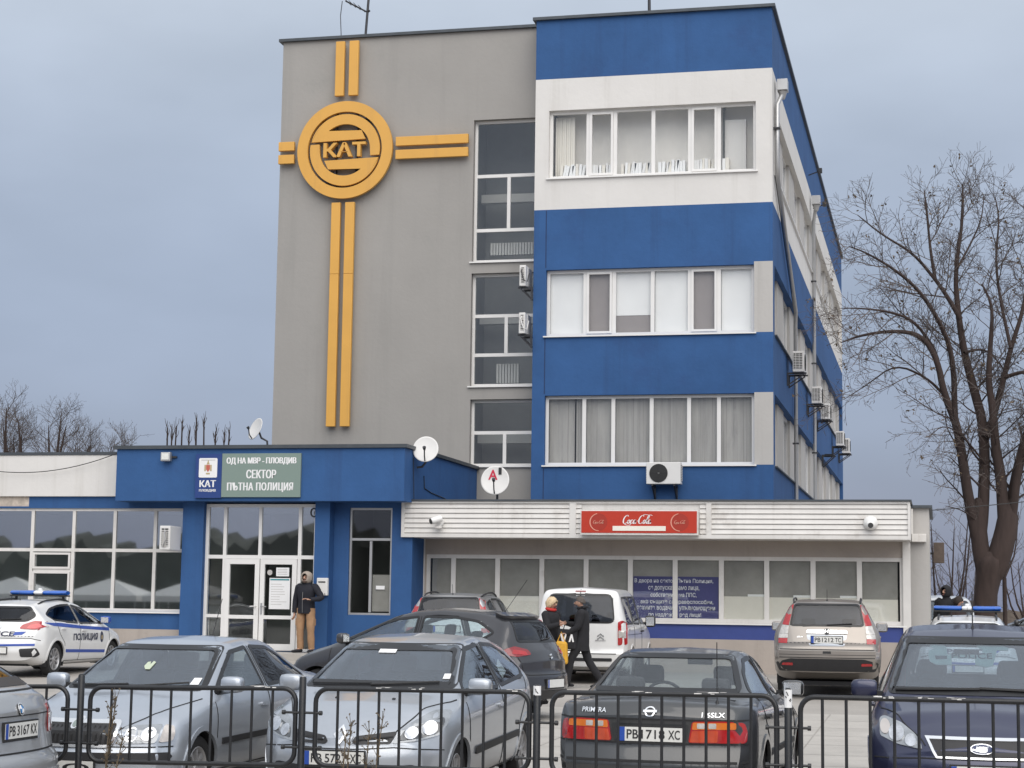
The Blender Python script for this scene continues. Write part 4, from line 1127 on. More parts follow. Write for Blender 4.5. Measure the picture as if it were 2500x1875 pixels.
for i, (x, Y, h) in enumerate(((3.5, 74, 4.2), (6.5, 78, 4.6), (9, 73, 4.0), (12, 80, 4.8), (16, 74, 4.2), (20, 78, 4.4), (1.2, 84, 4.6))):
    free_tree('low bare bush on the far side of the fence right of the kiosk', x, Y, h, .10, 3, 'bare_bush', 'bare bushes beyond the white fence', seed=80+i, dens=.9, stems=7, spread=.9, fork=.08)
free_tree('thin young bare tree just right of the big tree trunk', px(2452, 1400, 52)[0], 52, 4.6, .06, 2, 'young_tree', seed=99, dens=.9, stems=2, spread=.5, fork=.5)
free_tree('low twiggy bare bush at the foot of the big tree', px(2300, 1400, 60)[0], 60, 4.4, .10, 3, 'bare_bush', seed=101, dens=1.0, stems=7, spread=.9, fork=.08)
# distant brown scrub and the trees across the road behind the viewpoint (they show in the windows)
SCRUB = mat('winter_scrub', (0.10, 0.08, 0.065), 0.95, var=.35, vscale=.8)
def mass(name, label, x0, x1, y0, y1, hfun, step, m_, seed):
    random.seed(seed); b = MB(); nx = int((x1-x0)/step)
    top = [hfun(i)+random.uniform(-.3, .3) for i in range(nx+1)]
    vs = []
    for i in range(nx+1):
        x = x0+i*step; h = max(.3, top[i])
        for yy, zz in ((y0, -.1), (y0+random.uniform(0, .6), h*.5), (y0+.8+random.uniform(0, .5), h), (y1-.6, h*.9), (y1, -.1)): vs.append((x+random.uniform(-.3, .3)*step, yy, zz))
    b.quadmesh(vs, [(i*5+k, (i+1)*5+k, (i+1)*5+k+1, i*5+k+1) for i in range(nx) for k in range(4)])
    return tag(b.build(name, m_), label, name.replace('_', ' '), kind='stuff')
mass('far_scrub', 'low band of brown winter scrub on the horizon beyond the fence', -5, 90, 92, 96, lambda i: 2.3+.4*math.sin(i*.37), .7, SCRUB, 5)
mass('tree_line', 'dark line of trees across the road opposite the building', -110, 80, -62, -55, lambda i: 6.6+.7*math.sin(i*.06)+.6*math.sin(i*.31)+.5*math.sin(i*1.7+1)+.5*random.random()**2, .5, mat('far_tree_line', (.085, .088, .078), .95, var=.4, vscale=.6), 6)
# white steel fence on the right
FW = mat('pale_fence_paint', (.50, .48, .46), .5, var=.08)
t = thing('steel_fence', 'pale steel picket fence right of the big tree trunk', 'fence', (6.5, 49, .4))
b = MB()
for i in range(40):
    x = 4.55+i*.17; b.box(x-.02, x+.02, 48.98, 49.02, .5, 2.33)
WB(b, 'picket', FW, t)
b = MB(); b.box(4.4, 11.4, 49.022, 49.06, 1.95, 2.0); b.box(4.4, 11.4, 49.022, 49.06, .75, .8); WB(b, 'rail', FW, t)
b = MB()
for x in (4.5, 7.0, 9.5): b.box(x-.04, x+.04, 49.061, 49.14, .3, 2.4)
WB(b, 'fence_post', FW, t)
# dry weeds by the barrier and a chain on the ground
WEED = mat('dry_weed', (.13, .10, .065), .9)
random.seed(31)
for i, (x, y, lean) in enumerate(((285, 1700, .10), (272, 1725, .03), (858, 1765, .03), (902, 1780, .02), (935, 1750, .08), (300, 1800, .1), (845, 1790, .01))):
    d = dd(x)-.18-.03*i; tip = fpt(x, y, d); g0 = gz(tip.y)
    t = thing('dry_weed', ('tall dry weed stalk in front of the silver saloon headlamp', 'dry weed stalk in front of the silver hatchback number plate')[x > 500], 'weed', (tip.x, tip.y, g0), 0, ('dry weeds by the saloon', 'dry weeds by the hatchback')[x > 500])
    b = MB(); b0 = Vector((tip.x-lean, tip.y, g0)); P = [b0, b0.lerp(tip, .5)+Vector((-.02, 0, 0)), tip]; P = smooth_pts(P, 2)
    b.tube(P, [.005]*len(P), 4)
    for q in range(34):
        f = .45+.55*q/34; c = P[min(len(P)-1, int(f*(len(P)-1)))]; dv = rv()*.05+Vector((0, 0, .05))
        b.tube([c, c+dv], [.003, .002], 3); c2 = c+dv
        for w_ in range(2):
            a, e = rv()*.012, rv()*.008; b.quadmesh([c2-a, c2+e, c2+a, c2-e], [(0, 1, 2, 3)])
    WB(b, 'stalk', WEED, t, recalc=False)
t = thing('chain', 'rusty chain lying in a curve on the pale ground by the dark blue car', 'chain', (-1.2, 19.6, 0))
b = MB()
for i in range(26):
    f = i/25; p = Vector((-2.15+f*.75, 20.6-f*2.2+.25*math.sin(f*PI), 0)); p.z = gz(p.y)+.02
    an = -1.2+.8*f; u = Vector((math.cos(an), math.sin(an), 0)); n_ = Vector((-u.y, u.x, 0)) if i % 2 else Vector((0, 0, 1))
    b.tube([p+u*.035*math.cos(a*PI/4)+n_*.02*math.sin(a*PI/4) for a in range(9)], .006, 4, cap=False)
WB(b, 'links', mat('rusty_chain', (.09, .06, .045), .7), t)

# white market tents across the road: they show, dim, in the lower panes of the left wing
for i, (x, y) in enumerate(((-37.5, -12), (-42.5, -12.6), (-47.5, -11.6))):
    t = thing('market_tent', 'white market tent standing across the road from the police building', 'tent', (x, y, gz(y)), 0, 'white market tents across the road')
    b = MB(); b.quadmesh([(-2.2, -1.6, 2.1), (2.2, -1.6, 2.1), (2.2, 1.6, 2.1), (-2.2, 1.6, 2.1), (0, 0, 3.0), (-2.2, -1.6, 1.8), (2.2, -1.6, 1.8), (2.2, 1.6, 1.8), (-2.2, 1.6, 1.8)], [(0, 1, 4), (1, 2, 4), (2, 3, 4), (3, 0, 4), (0, 5, 6, 1), (1, 6, 7, 2), (2, 7, 8, 3), (3, 8, 5, 0)])
    o = b.build('canopy', WHITE, t); md = o.modifiers.new('cloth', 'SOLIDIFY'); md.thickness = .02
    for sx in (-2.1, 2.1):
        for sy in (-1.5, 1.5):
            b = MB(); b.tube([(sx, sy, 0), (sx, sy, 2.1)], .03, 6); b.build('leg', STEEL, t)
# ================================================================ car kit
def lerp_tab(tab, x):
    """piecewise linear table lookup, table sorted either way"""
    t = tab if tab[0][0] < tab[-1][0] else tab[::-1]
    if x <= t[0][0]: return t[0][1]
    for i in range(len(t)-1):
        if x <= t[i+1][0]:
            a, b = t[i], t[i+1]; return a[1]+(b[1]-a[1])*(x-a[0])/max(1e-9, b[0]-a[0])
    return t[-1][1]
def soft(tab, x, h=.05):
    return (lerp_tab(tab, x-h)+2*lerp_tab(tab, x-h*.5)+2*lerp_tab(tab, x)+2*lerp_tab(tab, x+h*.5)+lerp_tab(tab, x+h))/8
def sstep(t): t = max(0, min(1, t)); return t*t*(3-2*t)
def inpoly(p, poly):
    x, y = p; c = False; n = len(poly)
    for i in range(n):
        a, b = poly[i], poly[i-1]
        if (a[1] > y) != (b[1] > y) and x < (b[0]-a[0])*(y-a[1])/(b[1]-a[1])+a[0]: c = not c
    return c
def rp(poly, r, k=4):
    """round the corners of a polygon"""
    out = []; n = len(poly)
    for i in range(n):
        p, a, b = Vector(poly[i]), Vector(poly[i-1]), Vector(poly[(i+1) % n])
        d0, d1 = a-p, b-p; q = min(r, d0.length*.45, d1.length*.45)
        s, e = p+d0.normalized()*q, p+d1.normalized()*q
        for j in range(k+1):
            t = j/k; out.append(tuple(s*(1-t)**2+p*2*t*(1-t)+e*t*t))
    return out
def area(p): return sum(p[i-1][0]*p[i][1]-p[i][0]*p[i-1][1] for i in range(len(p)))/2
def grow(poly, d):
    """offset outline by d (outwards for d > 0)"""
    s = 1 if area(poly) > 0 else -1; n = len(poly); out = []
    for i in range(n):
        a, p, b = Vector(poly[i-1]), Vector(poly[i]), Vector(poly[(i+1) % n])
        u, v = (p-a), (b-p)
        if u.length < 1e-7: u = v
        if v.length < 1e-7: v = u
        u.normalize(); v.normalize()
        n1, n2 = Vector((u.y, -u.x))*s, Vector((v.y, -v.x))*s
        m_ = (n1+n2)
        if m_.length < 1e-4: m_ = n1
        m_.normalize(); c = max(.5, m_.dot(n1)); out.append(tuple(p+m_*d/c))
    return out
def tri_fill(poly, step=.07):
    pts = []; n = len(poly)
    for i in range(n):
        a, b = Vector(poly[i]), Vector(poly[(i+1) % n]); k = max(1, int((b-a).length/step))
        for j in range(k): pts.append(a.lerp(b, j/k))
    m_ = len(pts); xs = [p.x for p in pts]; ys = [p.y for p in pts]
    core = grow(poly, -step*.45)
    x = min(xs)+step*.5
    extra = []
    while x < max(xs):
        y = min(ys)+step*.5
        while y < max(ys):
            if inpoly((x, y), core) and inpoly((x, y), poly): extra.append(Vector((x, y)))
            y += step
        x += step
    r = delaunay_2d_cdt(pts+extra, [], [list(range(m_))], 1, 1e-6)
    vs = [tuple(v) for v in r[0]]
    fs = [tuple(f) for f in r[2] if inpoly((sum(vs[i][0] for i in f)/len(f), sum(vs[i][1] for i in f)/len(f)), poly)]
    return vs, fs

TYRE_M = mat('tyre', (.018, .018, .019), .8, bump=.3, bscale=60)
RIM_M = mat('alloy_rim', (.42, .42, .43), .38, .55, var=.15, vscale=6)
CAPW = mat('hubcap_silver', (.38, .38, .39), .42, .4, var=.1, vscale=6)
SEAL = mat('window_seal', (.012, .012, .013), .35)
SEAM = mat('panel_gap', (.015, .015, .016), .8)
TRIM = mat('black_trim', (.022, .022, .024), .55, var=.15, vscale=8)
CHROME = mat('chrome', (.86, .87, .88), .16, .75)
REFL = mat('lamp_reflector', (.66, .67, .69), .16, .85, var=.35, vscale=14)
LENS = mat('lamp_glass', (.30, .32, .34), .08, .25, coat=1, var=.25, vscale=9)
LENSD = mat('lamp_dark_glass', (.06, .065, .07), .1, .2, coat=1)
TAIL = mat('tail_lamp_red', (.38, .012, .015), .14, coat=1, var=.18, vscale=12)
TAILD = mat('tail_lamp_dark_red', (.22, .008, .012), .16, coat=1, var=.18, vscale=12)
AMBER = mat('amber_lamp', (.62, .16, .02), .16, coat=1, var=.15, vscale=12)
CLEARL = mat('clear_lamp', (.55, .53, .50), .12, .2, coat=1, var=.3, vscale=18)
PLATE = mat('number_plate_white', (.70, .70, .67), .4, var=.06, vscale=5)
PBLUE = mat('number_plate_blue', (.02, .07, .36), .4)
SEAT_M = mat('seat_cloth', (.028, .029, .032), .9)
CABIN = mat('cabin_trim', (.02, .02, .022), .85)
CGL = glass('car_glass', (.84, .89, .90), .05)
CGLD = glass('car_glass_tinted', (.24, .245, .28), .01)
CGLS = glass('car_windscreen', (.66, .72, .77), .13)

class Car:
    def __init__(s, label, cat, loc, yaw, sp, group=None, name='parked_car', tilt=0.0):
        s.sp = sp; s.root = thing(name, label, cat, loc, 0, group)
        s.root.rotation_mode = 'ZYX'
        s.root.rotation_euler = (0, 0, R(yaw))
        if tilt:                                                # parked on the slope
            f = Vector((math.cos(R(yaw)), math.sin(R(yaw)), 0))
            s.root.rotation_euler = (Matrix.Rotation(R(yaw), 4, 'Z') @ Matrix.Rotation(-tilt*f.y, 4, 'Y')).to_euler('ZYX')
        s.paint = sp['paint']; s.holes = []; s.shell()
    # ---- the painted shell
    def shell(s):
        sp = s.sp; xf, xr, Wd = sp['xf'], sp['xr'], sp['W']/2
        NX = 150
        xs = [xr+(xf-xr)*(.5-.5*math.cos(PI*i/NX))*.45+(xf-xr)*.55*i/NX for i in range(NX+1)]
        seg = [5, 3, 5, 7, 3, 9, 4, 7]
        prof = []
        for x in xs:
            ef, er = (xf-x), (x-xr)
            w = Wd*(1-sp.get('ftap', .16)*max(0, 1-ef/sp.get('flen', .7))**2.4)*(1-sp.get('rtap', .13)*max(0, 1-er/sp.get('rlen', .6))**2.4)
            zt = soft(sp['deck'], x, sp.get('soft', .05)); zs = min(soft(sp['belt'], x, .08), zt-.012)
            tw = min(soft(sp['tw'], x, .07), w*.93)
            zb = soft(sp.get('zb', [(xr, .30), (xr+.5, .19), (xf-.5, .19), (xf, .25)]), x, .05)
            cr_ = sp.get('crown', .035)*(tw/.6)
            g = zs-zb
            P = [(0, zb), (w*.80, zb), (w*.955, zb+.07), (w*.995, zb+g*.45), (w*.992, zs-.13), (w*sp.get('shl', .955), zs-.005),
                 (tw, zt-cr_), (tw-.13, zt-cr_*.52), (0, zt)]
            ring = []
            for i in range(8):
                a, b = P[i], P[i+1]
                for j in range(seg[i]): ring.append((a[0]+(b[0]-a[0])*j/seg[i], a[1]+(b[1]-a[1])*j/seg[i]))
            ring.append(P[8])
            for _ in range(3):
                q = ring[:]
                for i in range(1, len(ring)-1):
                    q[i] = (.25*ring[i-1][0]+.5*ring[i][0]+.25*ring[i+1][0], .25*ring[i-1][1]+.5*ring[i][1]+.25*ring[i+1][1])
                ring = q
            prof.append((x, w, ring))
        M_ = len(prof[0][2])
        fs_t, rs_t = sp.get('fset', [(0, .08), (.25, .02), (.45, 0), (.6, .02), (.75, .12), (1.2, .5)]), sp.get('rset', [(0, .1), (.3, .02), (.5, 0), (.65, .03), (1.2, .1)])
        cf, crr = sp.get('fcurve', .16), sp.get('rcurve', .12)
        def bend(x, y, z, w):
            gf = sstep(1-(xf-x)/sp.get('fblend', .55)); gr = sstep(1-(x-xr)/sp.get('rblend', .5)); yy = min(1, abs(y)/max(.2, w))
            x -= gf*(lerp_tab(fs_t, z)+cf*yy**2.4); x += gr*(lerp_tab(rs_t, z)+crr*yy**2.4)
            return x
        vs, fs = [], []
        for x, w, ring in prof:
            row = [(-y, z) for y, z in ring[::-1]][:-1]+ring          # top centre .. left down .. bottom .. right up
            row = [(y, z) for y, z in ring]+[(-y, z) for y, z in ring[-2:0:-1]]
            for y, z in row: vs.append((bend(x, y, z, w), y, z))
        K = 2*(M_-1)
        for i in range(NX):
            for k in range(K): fs.append((i*K+(k+1) % K, (i+1)*K+(k+1) % K, (i+1)*K+k, i*K+k))
        for end, i in ((0, 0), (1, NX)):                               # nose and tail faces: rows across
            x, w, ring = prof[i]; C = 22
            idx = {}
            for k in range(M_):
                y, z = ring[k]; l, r_ = i*K+k, i*K+((K-k) % K)
                row = [r_]
                for c in range(1, C):
                    yy = -y+2*y*c/C
                    vs.append((bend(x, yy, z, w), yy, z)); row.append(len(vs)-1)
                row.append(l); idx[k] = row
            for k in range(M_-1):
                for c in range(C):
                    q = (idx[k][c], idx[k][c+1], idx[k+1][c+1], idx[k+1][c])
                    q = tuple(dict.fromkeys(q))
                    if len(q) > 2: fs.append(q if end else q[::-1])
        s.v, s.f = [Vector(v) for v in vs], fs
        s.bvh = BVHTree.FromPolygons(s.v, s.f)
    def hit(s, axis, u, v):
        o, d = {'L': ((u, 3, v), (0, -1, 0)), 'R': ((u, -3, v), (0, 1, 0)), 'F': ((5, u, v), (-1, 0, 0)), 'B': ((-5, u, v), (1, 0, 0)), 'T': ((u, v, 5), (0, 0, -1))}[axis]
        h = s.bvh.ray_cast(Vector(o), Vector(d))
        if h[0] is not None and not (axis in 'LR' and h[0].y*o[1] < 0): return h[0], h[1]
        q = Vector(o)+Vector(d)*(3-s.sp['W']/2*.8 if axis in 'LR' else 2.9 if axis != 'T' else 3.6)
        h = s.bvh.find_nearest(q)
        return h[0], h[1]
    def at(s, axis, u, v, off=0.0):
        p, n = s.hit(axis, u, v)
        d = Vector({'L': (0, 1, 0), 'R': (0, -1, 0), 'F': (1, 0, 0), 'B': (-1, 0, 0), 'T': (0, 0, 1)}[axis])
        if n.dot(d) < 0: n = -n
        return p+n*off
    # ---- anything laid on the shell: panes, lamps, trims; follows its curve and has thickness
    def patch(s, name, axis, poly, m_, off=.006, thick=.012, parent=None, step=.07, mb=None, smooth=35):
        vs, fs = tri_fill(poly, step); n = len(vs)
        b = mb or MB()
        tops = [s.at(axis, u, v, off) for u, v in vs]; lows = [s.at(axis, u, v, off-thick) for u, v in vs]
        ed = {}
        for f in fs:
            for i in range(len(f)):
                e = (f[i], f[(i+1) % len(f)]); ed[e] = 1
        rim = [e for e in ed if (e[1], e[0]) not in ed]
        b.quadmesh(tops+lows, list(fs)+[tuple(n+i for i in f[::-1]) for f in fs]+[(a, c, n+c, n+a)[::-1] for a, c in rim])
        if mb is None: return b.build(name, m_, parent or s.root, smooth=smooth)
        return b
    def ringp(s, name, axis, outer, inner, m_, off=.007, thick=.012, parent=None, mb=None, close=True, step=.06):
        """frame between two outlines with the same number of corners"""
        b = mb or MB(); n = len(outer); O, I = [], []
        for i in range(n if close else n-1):
            j = (i+1) % n; L = max((Vector(outer[i])-Vector(outer[j])).length, .001); k = max(1, int(L/step))
            for q in range(k):
                O.append(Vector(outer[i]).lerp(Vector(outer[j]), q/k)); I.append(Vector(inner[i]).lerp(Vector(inner[j]), q/k))
        if not close: O.append(Vector(outer[-1])); I.append(Vector(inner[-1]))
        a = [s.at(axis, *p, off) for p in O]+[s.at(axis, *p, off) for p in I]+[s.at(axis, *p, off-thick) for p in O]+[s.at(axis, *p, off-thick) for p in I]
        N_ = len(O); fs = []
        for i in range(N_ if close else N_-1):
            j = (i+1) % N_
            fs += [(i, j, N_+j, N_+i), (i, 2*N_+i, 2*N_+j, j), (N_+i, N_+j, 3*N_+j, 3*N_+i)]
        b.quadmesh(a, fs)
        if mb is None: return b.build(name, m_, parent or s.root, smooth=35)
    def line(s, axis, pts, w=.008, mb=None, off=.005, thick=.012):
        """a thin strip along a path"""
        q = []
        for i in range(len(pts)-1):
            a, b = Vector(pts[i]), Vector(pts[i+1]); k = max(1, int((b-a).length/.05))
            q += [a.lerp(b, j/k) for j in range(k)]
        q.append(Vector(pts[-1])); L, Rr = [], []
        for i, p in enumerate(q):
            d = (q[min(i+1, len(q)-1)]-q[max(i-1, 0)]).normalized(); n = Vector((-d.y, d.x))*w/2
            L.append(p+n); Rr.append(p-n)
        s.ringp('', axis, [tuple(p) for p in L], [tuple(p) for p in Rr], None, off, thick, mb=mb, close=False, step=9)
    def write(s, name, text, axis, u0, u1, v0, v1, m_, parent=None, off=.009, bold=.02, flip=1):
        b = MB(); text_into(b, text, u0, u1, v0, v1, lambda u, v: tuple(s.at(axis, u, v, off)), bold=bold)
        return b.build(name, m_, parent or s.root, recalc=False)
    def pane(s, name, axis, poly, m_=None, r=.05, frit=.022, seal=SEAL, outer=.012):
        poly = rp(poly, r) if r else poly
        s.holes.append((axis, poly))
        g = s.patch(name, axis, poly, m_ or CGL, off=.001, thick=.004)
        s.ringp('seal', axis, grow(poly, outer), grow(poly, -frit), seal, off=.0045, thick=.010, parent=g)
        return g
    def both(s, fn, poly_l, *a, **k):
        """same piece on both flanks"""
        r = []
        for ax in 'LR': r.append(fn(a[0], ax, poly_l, *a[1:], **k))
        return r
    def finish(s):
        """cuts the window openings and wheel arches out of the shell and links it"""
        sp = s.sp; keep = []
        ra = sp['wr']+.055
        for f in s.f:
            c = sum((s.v[i] for i in f), Vector())/len(f); n = (s.v[f[1]]-s.v[f[0]]).cross(s.v[f[2]]-s.v[f[0]])
            if len(f) == 4: n += (s.v[f[2]]-s.v[f[0]]).cross(s.v[f[3]]-s.v[f[0]])
            if n.length > 0: n.normalize()
            if c.z < .2 and n.z > 0: n = -n
            drop = False
            for ax, poly in s.holes:
                if ax == 'L' and c.y > .3 and abs(n.x) < .75 and c.z > .7 and inpoly((c.x, c.z), poly): drop = True
                if ax == 'R' and c.y < -.3 and abs(n.x) < .75 and c.z > .7 and inpoly((c.x, c.z), poly): drop = True
                if ax == 'F' and c.x > 0 and abs(n.x) > .12 and inpoly((c.y, c.z), poly) and c.z > .8: drop = True
                if ax == 'B' and c.x < 0 and abs(n.x) > .12 and inpoly((c.y, c.z), poly) and c.z > .7: drop = True
            for wx in (sp['wb']/2, -sp['wb']/2):
                if abs(c.y) > sp['W']/2-.30 and (c.x-wx)**2+(c.z-sp['wr'])**2 < ra*ra: drop = True
            if not drop: keep.append(f)
        b = MB(); b.quadmesh(s.v, keep)
        me = b.build('body', s.paint, s.root, recalc=False)
        bb = bmesh.new(); bb.from_mesh(me.data)
        bmesh.ops.remove_doubles(bb, verts=bb.verts, dist=1e-5)
        bb.to_mesh(me.data); bb.free()
        me.data.shade_smooth(); me.data.set_sharp_from_angle(angle=R(38))
        # wheel housings, wheels
        for wx in (sp['wb']/2, -sp['wb']/2):
            for sy in (1, -1):
                ax = 'L' if sy > 0 else 'R'
                w0 = sp['W']/2
                hb = MB()
                n = 18; vs = []
                for i in range(n+1):
                    a = PI*(-.12+1.24*i/n)
                    for yy in (w0-.045, w0-.36): vs.append((wx+(ra+.006)*math.cos(a), sy*yy, sp['wr']+(ra+.006)*math.sin(a)))
                vs.append((wx, sy*(w0-.36), sp['wr'])); k = len(vs)-1
                hb.quadmesh(vs, [(2*i, 2*i+2, 2*i+3, 2*i+1) for i in range(n)]+[(2*i+1, 2*i+3, k) for i in range(n)])
                hb.build('wheel_housing', CABIN, s.root, recalc=False)
                oc = [(wx+(ra+sp.get('lip', .028))*math.cos(a), sp['wr']+(ra+sp.get('lip', .028))*math.sin(a)) for a in [PI*(-.05+1.1*i/22) for i in range(23)]]
                ic = [(wx+(ra-.016)*math.cos(a), sp['wr']+(ra-.016)*math.sin(a)) for a in [PI*(-.05+1.1*i/22) for i in range(23)]]
                s.ringp('arch_lip', ax, oc, ic, sp.get('lipm', s.paint), off=.010, thick=.03, close=False)
                s.wheel(wx, sy)
        b = MB(); b.box(sp['xr']+.35, sp['xf']-.4, -sp['W']/2+.37, sp['W']/2-.37, .19, .26); b.build('underbody', CABIN, s.root)
        s.cabin()
        return s
    def wheel(s, wx, sy):
        sp = s.sp; r = sp['wr']; w = .195; rr = sp.get('rim', r*.68); yc = sp['W']/2-.045
        t = MB(); t.lathe([(rr*.95, -w), (r*.93, -w), (r, -w+.025), (r, -.03), (r*.95, -.006), (rr*1.12, 0), (rr, -.012), (rr*.98, -.05)], (0, 0, 0), 'Y', 40)
        if sy < 0: t.v = [(x, -y, z) for x, y, z in t.v]
        o = t.build('wheel', TYRE_M, s.root, smooth=40); o.location = (wx, sy*yc, r)
        m_ = MB(); D = -.012
        m_.lathe([(rr, D), (rr*.97, D+.004), (rr*.91, D-.012), (rr*.88, D-.06), (rr*.85, D-.11), (0, D-.11)], (0, 0, 0), 'Y', 36)
        m_.lathe([(.0, D-.002), (rr*.20, D-.004), (rr*.27, D-.02), (rr*.27, D-.1)], (0, 0, 0), 'Y', 20)
        ns = sp.get('spokes', 7)
        for i in range(ns):
            a = 2*PI*i/ns+.3; ww = sp.get('spw', .19)
            for (e0, e1, f0, f1) in ((.18, ww*.55, .94, ww),):
                P = [(e0*rr, -e1*rr*.5), (f0*rr, -f1*rr*.5), (f0*rr, f1*rr*.5), (e0*rr, e1*rr*.5)]
                Q = [(p*math.cos(a)-q*math.sin(a), p*math.sin(a)+q*math.cos(a)) for p, q in P]
                m_.quadmesh([(p, y, q) for y in (D-.012, D-.05) for p, q in Q], [(0, 1, 2, 3), (0, 4, 5, 1), (1, 5, 6, 2), (2, 6, 7, 3), (3, 7, 4, 0)])
        if sy < 0: m_.v = [(x, -y, z) for x, y, z in m_.v]
        m_.build('rim', sp.get('rimm', RIM_M), o, smooth=40)
    def cabin(s):
        sp = s.sp; cx = sp.get('seatx', .05); zf = sp.get('seatz', .52); hw = sp['W']/2
        b = MB(); b.box(sp['xr']+.5, cx+1.0, -hw+.2, hw-.2, .27, .34); 
        xd = cx+.75; zd = sp.get('dashz', .88)
        b.obox((xd+.08, 0, zd-.16), (.22, 0, 0), (0, hw-.17, 0), (0, 0, .15)); b.build('dashboard', CABIN, s.root, bevel=.04)
        def seat(x, y, w, hd=True, top=.60):
            m_ = MB()
            m_.obox((x+.12, y, zf-.05), (.26, 0, .03), (0, w, 0), (0, 0, .09))
            m_.obox((x-.22, y, zf+top*.5-.02), (.07, 0, 0), (0, w*.95, 0), (-top*.11, 0, top*.5))
            o = m_.build('seat', SEAT_M, s.root, bevel=.05)
            for yy in ((y,) if w < .4 else (y-.38, y+.38)):
                h_ = MB(); h_.obox((x-.22-top*.13, yy, zf+top+.11), (.045, 0, 0), (0, .13, 0), (-.015, 0, .085)); h_.build('headrest', SEAT_M, o, bevel=.04)
        for y in (.36, -.36): seat(cx, y, .25)
        seat(cx-.85, 0, hw-.28, top=.52)
        b = MB(); c = Vector((cx+.50, .36, zd-.02)); T_ = Vector((.45, 0, .89)).normalized(); U_ = Vector((0, 1, 0)); V_ = T_.cross(U_)
        V_ = Vector((-.40, 0, .92))
        b.tube([c+U_*.185*math.cos(2*PI*i/24)+V_*.185*math.sin(2*PI*i/24) for i in range(25)], .016, 8, cap=False)
        b.bar(c-U_*.18, c+U_*.18, .02, .05); b.build('steering_wheel', BLACKP, s.root)
    # ---- small kit
    def plate(s, axis, uc, vc, text, w=.52, h=.112, off=.012, holder=True):
        """flat plate fixed in front of the bumper"""
        sg = 1 if axis == 'F' else -1
        pts = [s.at(axis, uc+q*w*.5, vc, 0).x for q in (-1, 0, 1)]; x = max(pts) if sg > 0 else min(pts)
        x += sg*off; b = MB()
        if holder:
            b.box(min(x, x-sg*.02), max(x, x-sg*.02), uc-w/2-.012, uc+w/2+.012, vc-h/2-.022, vc+h/2+.012); hd = b.build('plate_holder', BLACKP, s.root)
        b = MB(); b.box(min(x+sg*.001, x+sg*.005), max(x+sg*.001, x+sg*.005), uc-w/2, uc+w/2, vc-h/2, vc+h/2); p = b.build('number_plate', PLATE, s.root)
        # reading direction: seen from outside, left is +y at the tail and -y at the nose... 
        F_ = (lambda u, v: (x+sg*.0075, uc+u*sg, vc+v))
        b = MB(); b.quadmesh([F_(-w/2, -h/2), F_(-w/2+.042, -h/2), F_(-w/2+.042, h/2), F_(-w/2, h/2)], [(0, 1, 2, 3)]); b.build('blue_band', PBLUE, p, recalc=False)
        if text:
            ch = text.split(); L = sum(len(c) for c in ch)+.45*(len(ch)-1); u = -w/2+.058; un = (w-.078)/L; b = MB()
            for c in ch:
                text_into(b, c, u, u+un*len(c)*.97, -h*.33, h*.33, F_, bold=.012); u += un*(len(c)+.45)
            b.build('lettering', BLACKPR, p, recalc=False)
        return p
    def mirror(s, x, z, out=.14, h=.15, d=.10, m_=None, len_=.20, stalk=.03):
        for sy, ax in ((1, 'L'), (-1, 'R')):
            base = s.at(ax, x, z-.02, 0); y0 = abs(base.y)-.02
            b = MB(); c = Vector((x-.02, sy*(y0+out*.35+len_*.5), z+.04))
            n = 14; 
            secs = [(-.5, .72), (-.42, .93), (-.2, 1.0), (.2, 1.0), (.42, .88), (.5, .55)]
            vs = []
            for t_, k in secs:
                for q in range(n):
                    a = 2*PI*q/n; ca, sa = math.cos(a), math.sin(a)
                    ca = math.copysign(abs(ca)**.6, ca); sa = math.copysign(abs(sa)**.6, sa)
                    vs.append((c.x+d*.5*k*ca+(.02 if ca > 0 else -.0), c.y+sy*t_*len_, c.z+h*.5*k*sa))
            fs = [(i*n+q, i*n+(q+1) % n, (i+1)*n+(q+1) % n, (i+1)*n+q) for i in range(5) for q in range(n)]+[tuple(range(n))[::-1], tuple(5*n+q for q in range(n))]
            b.quadmesh(vs, fs); o = b.build('mirror', m_ or s.paint, s.root, smooth=50)
            b = MB(); b.bar((x, sy*(y0-.03), z-.01), (x-.01, sy*(y0+out*.55), z+.01), .06, .045); b.build('mirror_arm', TRIM, o)
            b = MB(); gx = c.x-d*.5-.002; b.box(gx-.003, gx, c.y-len_*.40, c.y+len_*.40, c.z-h*.36, c.z+h*.36); b.build('mirror_glass', CHROME, o)
    def seams(s, lines, axes='LR', w=.007):
        for ax in axes:
            b = MB()
            for l in lines: s.line(ax, l, w, b)
            b.build('door_gap', SEAM, s.root)
    def handles(s, spots, m_=None):
        for x, z in spots:
            for ax in 'LR':
                s.patch('door_handle', ax, rp([(x-.09, z-.016), (x+.09, z-.016), (x+.09, z+.016), (x-.09, z+.016)], .012), m_ or s.paint, off=.026, thick=.03)
    def wiper(s, axis, a, b_, r=.009):
        P = [s.at(axis, a[0]+(b_[0]-a[0])*i/8, a[1]+(b_[1]-a[1])*i/8, .016) for i in range(9)]
        b = MB(); b.tube(P, r, 5); b.build('wiper', BLACKP, s.root)
    def aerial(s, x, y, ln=.35, lean=-.12, r=.004):
        p = s.at('T', x, y, -.005); b = MB(); b.tube([p, p+Vector((0, 0, .03))], [.018, .008], 8); b.tube([p+Vector((0, 0, .02)), p+Vector((lean, 0, ln))], r, 5); b.build('antenna', BLACKP, s.root)
    def rails(s, x0, x1, y, h=.05, m_=None):
        for sy in (1, -1):
            P = [s.at('T', x0+(x1-x0)*i/10, sy*y, h*(math.sin(PI*min(1, max(0, i/10)))**.35 if 0 < i < 10 else 0)) for i in range(11)]
            b = MB(); b.tube(P, .017, 8); b.build('roof_rail', m_ or TRIM, s.root, smooth=50)
